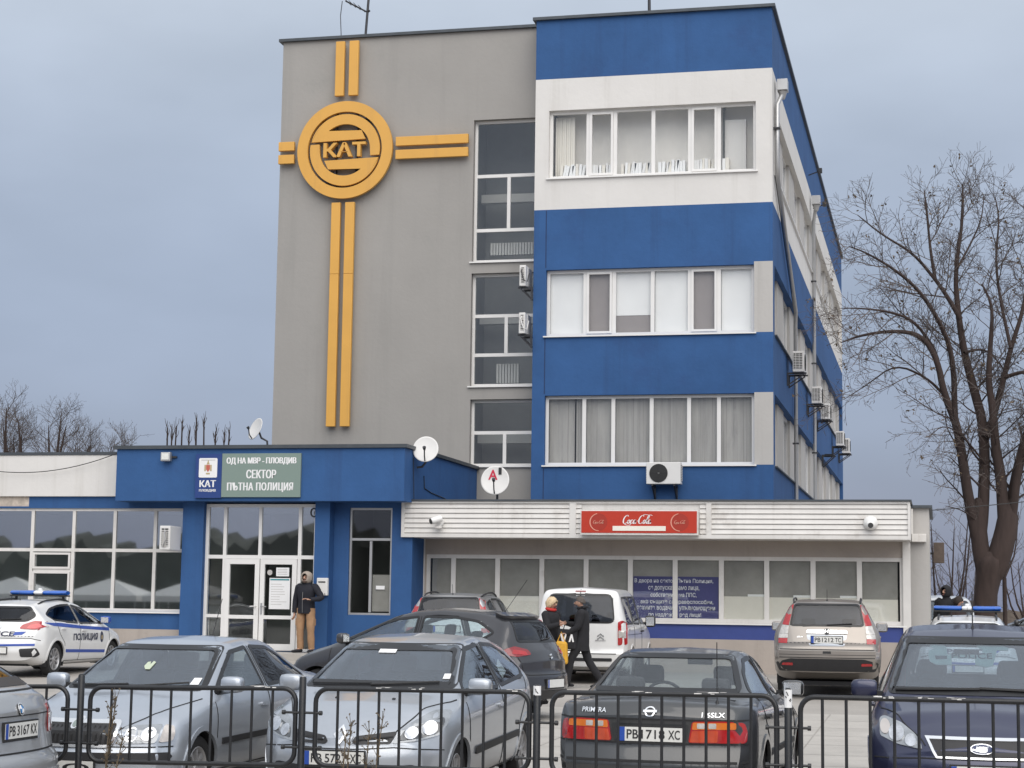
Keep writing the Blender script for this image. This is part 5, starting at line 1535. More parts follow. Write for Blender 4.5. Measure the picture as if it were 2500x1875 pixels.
    def disc(s, name, axis, u, v, r, m_, off=.012, thick=.02, parent=None, ry=None):
        return s.patch(name, axis, [(u+r*math.cos(2*PI*i/20), v+(ry or r)*math.sin(2*PI*i/20)) for i in range(20)], m_, off=off, thick=thick, parent=parent, step=.2)
def mir(poly): return [(-u, v) for u, v in poly][::-1]
def place(X, Y): return (X, Y, gz(Y))
# ================================================================ the cars
def paint(n, c, metal=.45, rough=.34, var=.05):
    return mat(n, c, rough, metal, var=var, vscale=2.5, coat=.8, backface=(.02, .02, .021))
SILVER = paint('silver_paint', (.42, .45, .49), .5)
SILVERB = paint('silver_hatch_paint', (.39, .40, .41), .5)
SILVERC = paint('cool_silver_paint', (.43, .465, .515), .5)
CHAMP = paint('champagne_silver_paint', (.29, .262, .235), .5)
CHARC = paint('charcoal_paint', (.045, .045, .050), .5)
DKGRN = paint('dark_slate_paint', (.050, .052, .054), .35, .30)
NAVY = paint('dark_navy_paint', (.026, .030, .070), .35)
WHT = paint('white_car_paint', (.74, .74, .73), 0.0, .32)
SLOPE = .0175
def body_kit(c, low, skirt=None):
    pass

# ---- silver saloon, nose towards us
c = Car('silver saloon facing the barrier with upright chrome grille and green windscreen sticker', 'car', place(-7.22, 16.83), 268.5, dict(
    paint=SILVERC, xf=2.12, xr=-2.38, W=1.73, wb=2.51, wr=.305, rim=.205, rimm=CAPW, spokes=9, ftap=.15, flen=.75, fcurve=.20,
    deck=[(2.12, .66), (2.08, .73), (1.95, .785), (1.5, .88), (1.05, .955), (.98, .975), (.22, 1.365), (0, 1.405), (-.4, 1.43), (-.8, 1.415), (-1.05, 1.37), (-1.72, 1.075), (-1.8, 1.05), (-2.25, 1.03), (-2.38, .95)],
    belt=[(2.12, .60), (1.9, .715), (1.0, .89), (0, .92), (-1, .96), (-2, .98), (-2.38, .92)],
    tw=[(2.12, .62), (1.6, .67), (1.02, .71), (.9, .69), (.22, .56), (-.4, .555), (-1.05, .53), (-1.72, .60), (-2.38, .62)],
    fset=[(0, .10), (.2, .05), (.34, 0), (.50, 0), (.54, .035), (.70, .06), (.78, .14), (1.2, .5)]), tilt=SLOPE)
c.pane('windscreen', 'F', [(-.685, .985), (.685, .985), (.54, 1.345), (-.54, 1.345)], CGLS, frit=.03)
c.pane('rear_window', 'B', [(-.57, 1.095), (.57, 1.095), (.47, 1.335), (-.47, 1.335)])
c.both(c.pane, [(.80, .945), (.10, 1.30), (-.28, 1.335), (-.28, .96)], 'side_window', CGL, .03)
c.both(c.pane, [(-.37, .965), (-.37, 1.338), (-.80, 1.315), (-1.10, 1.22), (-1.40, 1.03), (-1.36, .99)], 'side_window', CGLD, .04)
for f in (lambda p: p, mir):
    h = c.patch('headlight', 'F', rp(f([(.40, .585), (.435, .725), (.70, .735), (.70, .59)]), .02), LENS, off=.012)
    c.disc('reflector', 'F', *f([(.505, .655)])[0], .055, REFL, .016, .02, h); c.disc('reflector', 'F', *f([(.63, .66)])[0], .050, REFL, .016, .02, h)
    c.patch('indicator', 'F', rp(f([(.715, .59), (.715, .735), (.785, .72), (.80, .66), (.79, .60)]), .02), mat('pale_clear_indicator', (.46, .43, .41), .15, coat=1, var=.3, vscale=14), off=.012)
g = c.patch('grille', 'F', rp([(-.345, .575), (.345, .575), (.375, .66), (.36, .735), (-.36, .735), (-.375, .66)], .05), TRIM, off=.010)
b = MB()
for i in range(15):
    y = -.31+i*.0443
    c.line('F', [(y, .59), (y, .72)], .012, b, off=.016)
b.build('slats', SEAM, g)
c.ringp('chrome_surround', 'F', grow(rp([(-.345, .575), (.345, .575), (.375, .66), (.36, .735), (-.36, .735), (-.375, .66)], .05), .028), rp([(-.345, .575), (.345, .575), (.375, .66), (.36, .735), (-.36, .735), (-.375, .66)], .05), CHROME, off=.018, thick=.03, parent=g)
bd = c.disc('badge', 'F', 0, .735, .045, CHROME, .024, .03); c.disc('emblem', 'F', 0, .735, .033, mat('badge_green', (.28, .33, .30), .3, .4), .027, .005, bd)
c.patch('bumper_strip', 'F', rp([(-.78, .44), (.78, .44), (.80, .475), (.78, .505), (-.78, .505), (-.80, .475)], .01), TRIM, off=.016, thick=.02)
c.patch('air_intake', 'F', rp([(-.52, .24), (.52, .24), (.56, .35), (-.56, .35)], .03), TRIM, off=.008)
b = MB(); c.line('F', [(-.80, .555), (-.4, .56), (.4, .56), (.80, .555)], .010, b); b.build('bumper_gap', SEAM, c.root)
c.plate('F', -.02, .385, 'BO')
b = MB()
for f in (1, -1): c.line('T', [(1.98, f*.40), (1.6, f*.60), (1.02, f*.735)], .008, b)
b.build('bonnet_gap', SEAM, c.root)
c.seams([[(.92, .88), (.95, .55), (.88, .28)], [(-.325, 1.34), (-.325, .95), (-.33, .28)], [(-1.40, 1.0), (-1.25, .80), (-1.0, .60), (-.93, .32)], [(.9, .27), (-.9, .27)]])
c.handles([(-.17, .80), (-1.15, .84)])
c.both(c.patch, [(.84, .50), (.84, .555), (-.98, .555), (-.98, .50)], 'side_moulding', TRIM, off=.014)
c.mirror(.70, .985, m_=SILVERC)
c.wiper('F', (-.05, .99), (.52, 1.03)); c.wiper('F', (-.62, .99), (-.05, 1.01))
c.aerial(-.85, 0, .38, -.22)
c.patch('green_sticker', 'F', [(-.045, 1.165), (-.01, 1.14), (.035, 1.14), (.042, 1.20), (.012, 1.21), (.004, 1.18), (-.012, 1.205), (-.04, 1.20)], mat('pale_green_sticker', (.50, .56, .42), .5), off=.008, thick=.004)
c.patch('white_sticker', 'F', [(.53, 1.02), (.61, 1.02), (.60, 1.075), (.53, 1.075)], WHITEP, off=.008, thick=.004)
for f in (lambda p: p, mir): c.patch('tail_light', 'B', rp(f([(.48, .80), (.80, .80), (.80, .96), (.50, .96)]), .03), TAIL, off=.01)
c.finish()

# ---- silver hatchback, nose towards us
c = Car('silver hatchback facing the barrier with almond headlamps and diamond badge', 'car', place(-4.90, 16.99), 269.8, dict(
    paint=SILVER, xf=2.12, xr=-1.87, W=1.715, wb=2.575, wr=.305, rim=.205, rimm=CAPW, spokes=10, ftap=.22, flen=.9, fcurve=.24,
    deck=[(2.12, .66), (2.09, .74), (1.95, .845), (1.6, .955), (1.22, 1.02), (1.14, 1.035), (.30, 1.42), (.05, 1.465), (-.4, 1.49), (-.9, 1.465), (-1.35, 1.40), (-1.5, 1.33), (-1.78, .98), (-1.85, .92), (-1.87, .85)],
    belt=[(2.12, .60), (1.9, .76), (1.1, .93), (0, .97), (-1, 1.03), (-1.6, 1.04), (-1.87, .85)],
    tw=[(2.12, .46), (1.9, .56), (1.6, .65), (1.14, .73), (.30, .575), (-.4, .56), (-1.35, .52), (-1.6, .60), (-1.87, .62)], crown=.045,
    fset=[(0, .12), (.2, .06), (.36, 0), (.54, 0), (.62, .03), (.74, .06), (.9, .16), (1.2, .5)]), tilt=SLOPE)
c.pane('windscreen', 'F', [(-.70, 1.05), (.70, 1.05), (.55, 1.40), (-.55, 1.40)], CGLS, frit=.05)
c.pane('rear_window', 'B', [(-.52, 1.05), (.52, 1.05), (.45, 1.33), (-.45, 1.33)])
c.both(c.pane, [(.92, .985), (.80, 1.10), (.22, 1.37), (-.22, 1.40), (-.22, 1.0)], 'side_window', CGL, .04)
c.both(c.pane, [(-.31, 1.005), (-.31, 1.40), (-.80, 1.375), (-1.20, 1.28), (-1.38, 1.12), (-1.25, 1.05)], 'side_window', CGL, .05)
for f in (lambda p: p, mir):
    h = c.patch('headlight', 'F', rp(f([(.43, .640), (.46, .72), (.52, .79), (.68, .895), (.79, .885), (.805, .79), (.765, .70), (.62, .655)]), .03), LENS, off=.010)
    c.patch('dark_bezel', 'F', rp(f([(.47, .66), (.50, .74), (.64, .79), (.77, .84), (.785, .79), (.755, .715), (.62, .672)]), .03), LENSD, .012, .012, h)
    c.disc('reflector', 'F', *f([(.555, .715)])[0], .048, REFL, .018, .02, h); c.disc('reflector', 'F', *f([(.685, .755)])[0], .056, REFL, .018, .02, h)
    c.patch('grille', 'F', rp(f([(.105, .655), (.13, .695), (.26, .712), (.455, .735), (.425, .640), (.13, .632)]), .022), TRIM, off=.009)
    b = MB(); c.line('F', f([(.15, .668), (.43, .69)]), .01, b, off=.014); b.build('grille_bar', SEAM, c.root)
    c.patch('air_intake', 'F', rp(f([(.16, .34), (.14, .44), (.60, .47), (.66, .42), (.55, .34)]), .03), TRIM, off=.008)
    c.patch('tail_light', 'B', rp(f([(.52, .80), (.76, .80), (.74, 1.0), (.55, 1.0)]), .03), TAIL, off=.01)
    c.patch('washer_nozzle', 'T', [(1.42, .0+f([(.26, 0)])[0][0]), (1.45, f([(.26, 0)])[0][0]), (1.45, f([(.26, 0)])[0][0]+.025), (1.42, f([(.26, 0)])[0][0]+.025)], BLACKP, off=.010)
D = [(0, .775), (.058, .70), (0, .625), (-.058, .70)]
c.ringp('badge', 'F', D, [(u*.55, .70+(v-.70)*.6) for u, v in D], CHROME, off=.020, thick=.02)
c.plate('F', -.03, .52, 'PB 5727 XC')
c.patch('bumper_lip', 'F', rp([(-.62, .22), (.62, .22), (.62, .29), (-.62, .29)], .02), TRIM, off=.008)
b = MB()
for f in (1, -1): c.line('T', [(2.0, f*.40), (1.7, f*.56), (1.25, f*.735), (1.14, f*.76)], .008, b)
b.build('bonnet_gap', SEAM, c.root)
b = MB(); c.line('F', [(-.80, .575), (-.45, .61), (-.12, .595), (.12, .595), (.45, .61), (.80, .575)], .008, b); b.build('bumper_gap', SEAM, c.root)
c.seams([[(1.0, .93), (1.0, .60), (.92, .28)], [(-.265, 1.40), (-.265, 1.0), (-.29, .28)], [(-1.30, 1.06), (-1.22, .85), (-.95, .62), (-.93, .30)], [(.9, .26), (-.9, .26)]])
c.handles([(-.14, .84), (-1.08, .90)])
c.both(c.patch, rp([(.80, .46), (.80, .53), (-.92, .55), (-.92, .49)], .02), 'side_moulding', TRIM, off=.014)
c.mirror(.84, 1.02, m_=SILVER, stalk=.05)
c.wiper('F', (-.05, 1.06), (.55, 1.09)); c.wiper('F', (-.62, 1.06), (-.05, 1.07))
c.patch('toll_sticker', 'F', [(-.17, 1.325), (.0, 1.325), (.0, 1.355), (-.17, 1.355)], WHITEP, off=.007, thick=.004)
c.patch('white_sticker', 'F', [(.56, 1.12), (.62, 1.12), (.61, 1.16), (.555, 1.16)], WHITEP, off=.007, thick=.004)
c.patch('paper_sheet', 'L', [(-.56, 1.07), (-.82, 1.12), (-.80, 1.24), (-.58, 1.18)], WHITEP, off=-.012, thick=.003)
c.finish()

# ---- dark saloon, tail towards us
c = Car('dark slate saloon with its red and amber tail lamps to the barrier', 'car', (-2.24, 17.25, .03), 88.3, dict(
    paint=DKGRN, xf=2.12, xr=-2.26, W=1.68, wb=2.55, wr=.30, rim=.19, spokes=7, rtap=.13, rlen=.55, rcurve=.12, seatz=.42, ftap=.15,
    deck=[(2.12, .60), (2.0, .70), (1.0, .90), (.95, .91), (.15, 1.33), (-.2, 1.38), (-.6, 1.388), (-.92, 1.35), (-1.55, 1.025), (-1.62, 1.005), (-2.17, .985), (-2.22, .95), (-2.26, .84)],
    belt=[(2.12, .56), (1.9, .66), (1.0, .86), (0, .89), (-1, .93), (-1.7, .955), (-2.1, .94), (-2.26, .84)],
    tw=[(2.12, .58), (1.02, .68), (.15, .545), (-.4, .54), (-.92, .525), (-1.55, .62), (-1.7, .66), (-2.26, .66)],
    rset=[(0, .12), (.2, .06), (.34, -.02), (.48, -.03), (.55, .0), (.62, .03), (.84, .035), (.97, .05), (1.2, .1)]))
c.pane('windscreen', 'F', [(-.64, .93), (.64, .93), (.52, 1.305), (-.52, 1.305)], CGL)
c.pane('rear_window', 'B', [(-.635, 1.035), (.635, 1.035), (.50, 1.325), (-.50, 1.325)], glass('car_glass_clear', (.95, .97, .97), .03), frit=.025)
c.both(c.pane, [(.72, .92), (.06, 1.27), (-.28, 1.305), (-.28, .935)], 'side_window', CGL, .03)
c.both(c.pane, [(-.36, .94), (-.36, 1.308), (-.74, 1.29), (-1.02, 1.19), (-1.28, 1.03), (-1.25, .975)], 'side_window', CGL, .04)
for f in (lambda p: p, mir):
    t_ = c.patch('tail_light', 'B', rp(f([(.315, .655), (.345, .825), (.60, .83), (.745, .815), (.765, .74), (.76, .655)]), .025), TAIL, off=.012)
    c.patch('brake_lens', 'B', rp(f([(.325, .66), (.345, .75), (.55, .755), (.545, .66)]), .012), mat('tail_lamp_orange_red', (.50, .06, .02), .14, coat=1, var=.2, vscale=12), .015, .01, t_)
    c.patch('indicator', 'B', rp(f([(.345, .76), (.352, .818), (.69, .818), (.69, .765)]), .012), AMBER, .015, .01, t_)
    c.patch('reversing_lens', 'B', rp(f([(.385, .77), (.385, .812), (.445, .812), (.445, .77)]), .008), CLEARL, .018, .01, t_)
    c.patch('reversing_lens', 'B', rp(f([(.475, .77), (.475, .812), (.535, .812), (.535, .77)]), .008), CLEARL, .018, .01, t_)
    c.patch('headlight', 'F', rp(f([(.42, .60), (.45, .70), (.78, .68), (.78, .60)]), .02), LENS, off=.01)
c.plate('B', -.016, .715, 'PB 1718 XC')
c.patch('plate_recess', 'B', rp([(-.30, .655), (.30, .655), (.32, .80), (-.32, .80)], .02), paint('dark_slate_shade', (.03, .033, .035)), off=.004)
b = MB(); c.line('B', [(-.80, .835), (.80, .835)], .012, b); c.line('B', [(-.80, .645), (.80, .645)], .010, b); c.line('B', [(-.80, .50), (.80, .50)], .02, b); b.build('boot_gap', SEAM, c.root)
c.write('lettering', 'PRIMERA', 'B', .58, .37, .875, .912, CHROME, bold=.008)
c.write('lettering', '1.6SLX', 'B', -.42, -.60, .855, .892, CHROME, bold=.008)
bd = c.patch('badge', 'B', [(.045*math.cos(a*PI/12), .893+.038*math.sin(a*PI/12)) for a in range(24)], TRIM, off=.008)
c.ringp('emblem_ring', 'B', [(.045*math.cos(a*PI/12), .893+.038*math.sin(a*PI/12)) for a in range(24)], [(.034*math.cos(a*PI/12), .893+.028*math.sin(a*PI/12)) for a in range(24)], CHROME, .011, .005, bd)
c.patch('emblem_bar', 'B', [(-.056, .884), (.056, .884), (.056, .902), (-.056, .902)], CHROME, .013, .005, bd)
c.seams([[(.95, .86), (.98, .55), (.92, .28)], [(-.32, 1.30), (-.32, .93), (-.33, .28)], [(-1.26, .97), (-1.22, .78), (-1.0, .60), (-.93, .32)]])
c.handles([(-.17, .80), (-1.08, .82)], TRIM)
c.both(c.patch, [(.86, .48), (.86, .53), (-.95, .53), (-.95, .48)], 'side_moulding', TRIM, off=.012)
c.mirror(.62, .955)
c.aerial(-2.0, -.52, .50, -.02)
p = c.at('B', -.40, .70, .02)
# mirror, parcels and the view through the cabin
b = MB(); b.obox((.42, 0, 1.24), (.015, 0, 0), (0, .12, 0), (0, 0, .035)); b.obox((.44, 0, 1.27), (.02, 0, 0), (0, .02, 0), (0, 0, .04)); b.build('rear_view_mirror', BLACKP, c.root, bevel=.01)
b = MB(); b.obox((-1.42, 0, .965), (.24, 0, 0), (0, .62, 0), (0, 0, .012)); b.build('parcel_shelf', SEAT_M, c.root)
random.seed(4)
b = MB()
for q in range(7): b.ball((-1.38+random.uniform(-.08, .08), .0-.05*q+random.uniform(-.02, .02)+.05, 1.0), (.05, .05, .03+.02*random.random()), 8, 5)
b.build('crumpled_bag', mat('crumpled_grey_bag', (.30, .31, .30), .7, var=.6, vscale=30), c.root, smooth=20)
b = MB()
for q in range(5): b.ball((-1.40+random.uniform(-.06, .06), .34+.06*q, .995), (.05, .055, .035), 8, 5)
b.build('blue_cloth', mat('folded_blue_cloth', (.08, .19, .26), .8, var=.5, vscale=25), c.root, smooth=20)
c.finish()

# ---- dark blue people carrier at the right edge
c = Car('dark navy people carrier facing the barrier with chrome framed grille', 'car', place(.30, 17.44), 270.6, dict(
    paint=NAVY, xf=2.13, xr=-2.2, W=1.825, wb=2.64, wr=.325, rim=.21, ftap=.17, flen=.8, fcurve=.20,
    deck=[(2.13, .68), (2.10, .75), (1.98, .85), (1.6, .985), (1.25, 1.055), (1.16, 1.075), (.34, 1.545), (.1, 1.61), (-.4, 1.65), (-1.1, 1.63), (-1.7, 1.53), (-1.85, 1.42), (-2.1, 1.0), (-2.2, .8)],
    belt=[(2.13, .62), (1.95, .76), (1.15, .95), (0, .99), (-1, 1.03), (-1.8, 1.04), (-2.2, .8)],
    tw=[(2.13, .54), (1.9, .62), (1.6, .70), (1.16, .775), (.34, .62), (-.4, .60), (-1.7, .56), (-2.2, .62)], crown=.045,
    fset=[(0, .10), (.2, .05), (.36, 0), (.58, 0), (.64, .03), (.77, .05), (.9, .16), (1.2, .5)]), tilt=SLOPE)
c.pane('windscreen', 'F', [(-.745, 1.085), (.745, 1.085), (.60, 1.53), (-.60, 1.53)], CGLS, frit=.045)
c.pane('rear_window', 'B', [(-.56, 1.08), (.56, 1.08), (.48, 1.40), (-.48, 1.40)])
c.both(c.pane, [(.90, 1.02), (.78, 1.14), (.26, 1.47), (-.22, 1.53), (-.22, 1.03)], 'side_window', CGLD, .04)
c.both(c.pane, [(-.31, 1.035), (-.31, 1.535), (-1.0, 1.515), (-1.45, 1.43), (-1.55, 1.15), (-1.45, 1.08)], 'side_window', CGLD, .05)
for f in (lambda p: p, mir):
    h = c.patch('headlight', 'F', rp(f([(.463, .685), (.47, .73), (.51, .79), (.63, .875), (.76, .915), (.805, .895), (.80, .77), (.66, .715)]), .03), LENS, off=.012)
    c.disc('reflector', 'F', *f([(.55, .745)])[0], .045, REFL, .018, .02, h); c.disc('reflector', 'F', *f([(.665, .795)])[0], .062, REFL, .018, .02, h); c.disc('indicator', 'F', *f([(.757, .835)])[0], .040, mat('pale_lamp', (.50, .47, .45), .15), .018, .02, h, .055)
    c.patch('fog_recess', 'F', rp(f([(.48, .36), (.50, .47), (.76, .46), (.74, .37)]), .03), TRIM, off=.008)
    c.patch('tail_light', 'B', rp(f([(.62, .85), (.82, .85), (.68, 1.35), (.60, 1.35)]), .03), TAIL, off=.01)
GR = [(-.415, .768), (.415, .768), (.345, .640), (-.345, .640)]
g = c.patch('grille', 'F', GR, TRIM, off=.008)
c.ringp('chrome_surround', 'F', grow(GR, .016), grow(GR, -.004), CHROME, off=.016, thick=.02, parent=g)
bd = c.patch('badge', 'F', [(.088*math.cos(a*PI/14), .703+.036*math.sin(a*PI/14)) for a in range(28)], CHROME, off=.020, thick=.02)
c.patch('emblem', 'F', [(.078*math.cos(a*PI/14), .703+.028*math.sin(a*PI/14)) for a in range(28)], mat('badge_blue', (.015, .03, .10), .25), .023, .01, bd)
b = script_word(.0, 0, 0, 0) if False else MB(); text_into(b, 'Ford', -.052, .052, .688, .720, lambda u, v: tuple(c.at('F', u, v, .026)), bold=.01, shear=.35); b.build('lettering', CHROME, bd, recalc=False)
c.plate('F', .02, .520, 'PB 7077 HM')
c.patch('lower_intake', 'F', rp([(-.44, .30), (.44, .30), (.42, .40), (-.42, .40)], .02), TRIM, off=.008)
b = MB(); c.line('F', [(-.85, .60), (-.46, .625), (.46, .625), (.85, .60)], .009, b); b.build('bumper_gap', SEAM, c.root)
b = MB()
for f in (1, -1): c.line('T', [(2.0, f*.44), (1.7, f*.62), (1.28, f*.80), (1.16, f*.82)], .008, b)
b.build('bonnet_gap', SEAM, c.root)
c.seams([[(1.0, .97), (1.02, .60), (.95, .28)], [(-.265, 1.47), (-.265, 1.03), (-.29, .28)]])
c.handles([(-.14, .90), (-1.15, .94)])
c.mirror(.88, 1.06, h=.16, len_=.22)
c.wiper('F', (-.68, 1.10), (.02, 1.115), .013); c.wiper('F', (.02, 1.12), (.66, 1.10), .013)
c.aerial(.05, 0, .34, -.02, .006)
VST = mat('pale_green_vest', (.50, .66, .56), .8, var=.12, vscale=8)
# the folded reflective vest hanging behind the windscreen
VL = [(-.40, 1.44), (-.30, 1.455), (-.24, 1.42), (-.235, 1.36), (-.205, 1.33), (-.20, 1.275), (-.335, 1.272), (-.39, 1.30), (-.40, 1.35), (-.395, 1.39), (-.345, 1.40)]
VR = [(.04, 1.455), (.17, 1.45), (.28, 1.42), (.27, 1.40), (.175, 1.40), (.155, 1.345), (.13, 1.275), (.07, 1.26), (-.02, 1.278), (-.02, 1.33), (.045, 1.36), (.05, 1.40), (0, 1.43)]
VL = [(u-.0, v+.055) for u, v in VL]; VR = [(u+.02, v+.055) for u, v in VR]
vv = c.patch('reflective_vest', 'F', VL, VST, off=-.02, thick=.006); c.patch('reflective_vest', 'F', VR, VST, off=-.02, thick=.006)
c.patch('vest_band', 'F', [(-.22, 1.39), (.06, 1.39), (.06, 1.42), (-.22, 1.42)], VST, off=-.026, thick=.004)
c.write('lettering', 'POLICE', 'F', -.20, .15, 1.38, 1.427, mat('vest_print', (.05, .07, .07), .6), vv, off=-.017, bold=.02)
c.patch('dark_pocket', 'F', [(-.335, 1.37), (-.24, 1.375), (-.24, 1.40), (-.345, 1.40)], mat('vest_print', (.05, .07, .07), .6), off=-.018, thick=.003)
b = MB(); q_ = c.at('F', -.07, 1.45, -.05); b.obox(q_, (.012, 0, 0), (0, .11, 0), (0, 0, .035)); b.build('rear_view_mirror', BLACKP, c.root, bevel=.01)
c.finish()

# ---- champagne off-roader, tail towards us
def suv(label, loc, yaw, pm, plate, detailed=True):
    c = Car(label, 'car', loc, yaw, dict(
        paint=pm, xf=2.16, xr=-2.36, W=1.82, wb=2.62, wr=.36, rim=.22, spokes=5, rtap=.10, rlen=.5, rcurve=.10, lipm=TRIM, lip=.05,
        deck=[(2.16, .80), (2.0, .95), (1.3, 1.08), (1.15, 1.12), (.45, 1.55), (.2, 1.62), (-.5, 1.672), (-1.3, 1.66), (-1.95, 1.61), (-2.05, 1.56), (-2.28, 1.15), (-2.33, 1.0), (-2.36, .9)],
        belt=[(2.16, .75), (1.9, .92), (1.1, 1.03), (0, 1.06), (-1, 1.10), (-2.0, 1.14), (-2.36, .95)],
        tw=[(2.16, .60), (1.3, .74), (1.15, .76), (.45, .62), (-.5, .60), (-1.9, .585), (-2.05, .60), (-2.28, .72), (-2.36, .72)],
        zb=[(-2.36, .42), (-1.9, .28), (1.7, .26), (2.16, .35)],
        rset=[(0, .16), (.35, .10), (.5, .02), (.62, -.03), (.78, -.03), (.82, .02), (1.2, .05), (1.7, .1)]))
    c.pane('windscreen', 'F', [(-.70, 1.13), (.70, 1.13), (.58, 1.53), (-.58, 1.53)])
    c.pane('rear_window', 'B', rp([(-.62, 1.20), (.62, 1.20), (.545, 1.565), (-.545, 1.565)], .06), CGLD, 0, frit=.02)
    c.both(c.pane, [(.85, 1.09), (.36, 1.47), (-.20, 1.545), (-.20, 1.11)], 'side_window', CGLD, .04)
    c.both(c.pane, [(-.29, 1.11), (-.29, 1.55), (-1.05, 1.545), (-1.08, 1.14)], 'side_window', CGLD, .04)
    c.both(c.pane, [(-1.18, 1.15), (-1.18, 1.54), (-1.70, 1.46), (-1.80, 1.36), (-1.62, 1.2)], 'side_window', CGLD, .06)
    for f in (lambda p: p, mir):
        t_ = c.patch('tail_light', 'B', rp(f([(.555, 1.56), (.645, 1.50), (.75, 1.21), (.645, 1.20)]), .02), TAIL, off=.012)
        c.patch('reversing_lens', 'B', rp(f([(.64, 1.195), (.75, 1.205), (.80, 1.06), (.655, 1.06)]), .012), CLEARL, off=.012)
        c.patch('brake_lens', 'B', rp(f([(.655, 1.055), (.80, 1.055), (.81, .985), (.66, .985)]), .012), CLEARL, off=.012)
        c.patch('indicator', 'B', rp(f([(.66, .98), (.81, .98), (.81, .90), (.665, .90)]), .012), TAIL, off=.012)
        c.patch('reflector', 'B', rp(f([(.57, .535), (.57, .575), (.74, .578), (.76, .54)]), .012), TAIL, off=.016)
        c.patch('headlight', 'F', rp(f([(.5, .80), (.5, .92), (.8, .95), (.82, .84)]), .03), LENS, off=.01)
    c.patch('lower_bumper', 'B', rp([(-.80, .44), (.80, .44), (.86, .58), (.62, .645), (-.62, .645), (-.86, .58)], .03), TRIM, off=.010)
    b = MB(); c.line('B', [(-.80, .665), (.80, .665)], .012, b); c.line('B', [(-.82, .80), (.82, .80)], .010, b); c.line('B', [(-.80, .715), (.80, .715)], .006, b); b.build('tailgate_gap', SEAM, c.root)
    c.patch('tow_cover', 'B', [(-.07, .735), (.07, .735), (.065, .775), (-.065, .775)], TRIM, off=.006)
    if detailed:
        r_ = c.patch('plate_recess', 'B', rp([(-.29, .86), (.29, .86), (.345, 1.05), (-.345, 1.05)], .03), SILVER, off=.004)
        c.patch('chrome_bar', 'B', rp([(-.35, 1.065), (.35, 1.065), (.33, 1.125), (-.33, 1.125)], .02), CHROME, off=.020, thick=.03)
        HB = [(-.035, 1.055), (.035, 1.055), (.042, 1.145), (-.042, 1.145)]
        bd = c.patch('badge', 'B', rp(HB, .02), TRIM, off=.026, thick=.02)
        b = MB(); c.line('B', [(-.024, 1.135), (-.016, 1.07)], .010, b, off=.03); c.line('B', [(.024, 1.135), (.016, 1.07)], .010, b, off=.03); c.line('B', [(-.018, 1.10), (.018, 1.10)], .008, b, off=.03); b.build('emblem', CHROME, bd)
        c.plate('B', 0, .965, plate, off=.018)
        c.write('lettering', 'CR-V', 'B', .50, .40, .995, 1.02, CHROME)
    else:
        c.plate('B', 0, .965, '')
    c.wiper('B', (.0, 1.21), (-.42, 1.235)); c.aerial(-1.75, 0, .20, -.06)
    c.rails(-1.75, .05, .56, .045); c.mirror(.80, 1.12, h=.18, len_=.21)
    c.seams([[(1.0, 1.03), (1.05, .7), (.98, .35)], [(-.245, 1.54), (-.245, 1.1), (-.26, .35)], [(-1.12, 1.14), (-1.1, .9), (-.9, .65), (-.9, .38)]])
    c.handles([(-.13, .96), (-1.0, 1.0)])
    c.finish(); return c
suv('champagne silver off road car parked tail first before the kiosk', place(-1.95, 34.1), 92.4, CHAMP, 'PB 1212 TC')
suv('pale silver off road car showing only its railed roof behind the charcoal hatchback', place(px(1140, 1470, 36.4)[0], 36.55), 94, SILVERB, '', False)

# ---- white van, tail towards us
c = Car('white high roofed van with double chevron badge parked behind two walking people', 'van', place(-6.72, 36.79), 92.0, dict(
    paint=WHT, xf=2.05, xr=-2.33, W=1.81, wb=2.73, wr=.32, rim=.20, rtap=.07, rlen=.35, rcurve=.06, rblend=.3,
    deck=[(2.05, .75), (1.9, .92), (1.35, 1.06), (1.2, 1.12), (.5, 1.62), (.25, 1.74), (-.3, 1.80), (-1.6, 1.80), (-2.15, 1.775), (-2.26, 1.70), (-2.31, 1.45), (-2.33, 1.0)],
    belt=[(2.05, .70), (1.9, .85), (1.1, 1.03), (0, 1.06), (-1, 1.08), (-2.33, 1.08)],
    tw=[(2.05, .60), (1.2, .74), (.5, .68), (-.3, .69), (-2.0, .70), (-2.33, .74)], crown=.05, shl=.97, rset=[(0, .1), (.35, .0), (.55, -.03), (.6, .02), (1.0, .01), (1.8, .02)]))
c.pane('windscreen', 'F', [(-.68, 1.14), (.68, 1.14), (.60, 1.64), (-.60, 1.64)])
c.pane('rear_window', 'B', rp([(-.66, 1.12), (.66, 1.12), (.60, 1.655), (-.60, 1.655)], .12), CGLD, 0, frit=.02)
c.both(c.pane, [(.95, 1.09), (.40, 1.54), (.0, 1.62), (.0, 1.10)], 'side_window', CGL, .05)
c.both(c.pane, [(-.10, 1.10), (-.10, 1.62), (-1.0, 1.62), (-1.0, 1.10)], 'side_window', CGLD, .05)
c.both(c.pane, [(-1.15, 1.10), (-1.15, 1.62), (-1.95, 1.60), (-2.03, 1.10)], 'side_window', CGLD, .08)
for f in (lambda p: p, mir):
    t_ = c.patch('tail_light', 'B', rp(f([(.725, .70), (.725, 1.14), (.80, 1.17), (.875, 1.12), (.885, .72)]), .03), TAIL, off=.014)
    c.patch('reversing_lens', 'B', rp(f([(.735, .84), (.735, .98), (.855, .98), (.86, .84)]), .012), CLEARL, .018, .01, t_)
    c.patch('headlight', 'F', rp(f([(.5, .75), (.5, .88), (.8, .92), (.82, .8)]), .03), LENS, off=.01)
b = MB(); c.line('B', [(0, 1.75), (0, .55)], .012, b); c.line('B', [(-.70, .54), (.70, .54)], .012, b); b.build('tailgate_gap', SEAM, c.root)
c.patch('bumper_pad', 'B', rp([(-.62, .40), (.62, .40), (.62, .46), (-.62, .46)], .02), TRIM, off=.01)
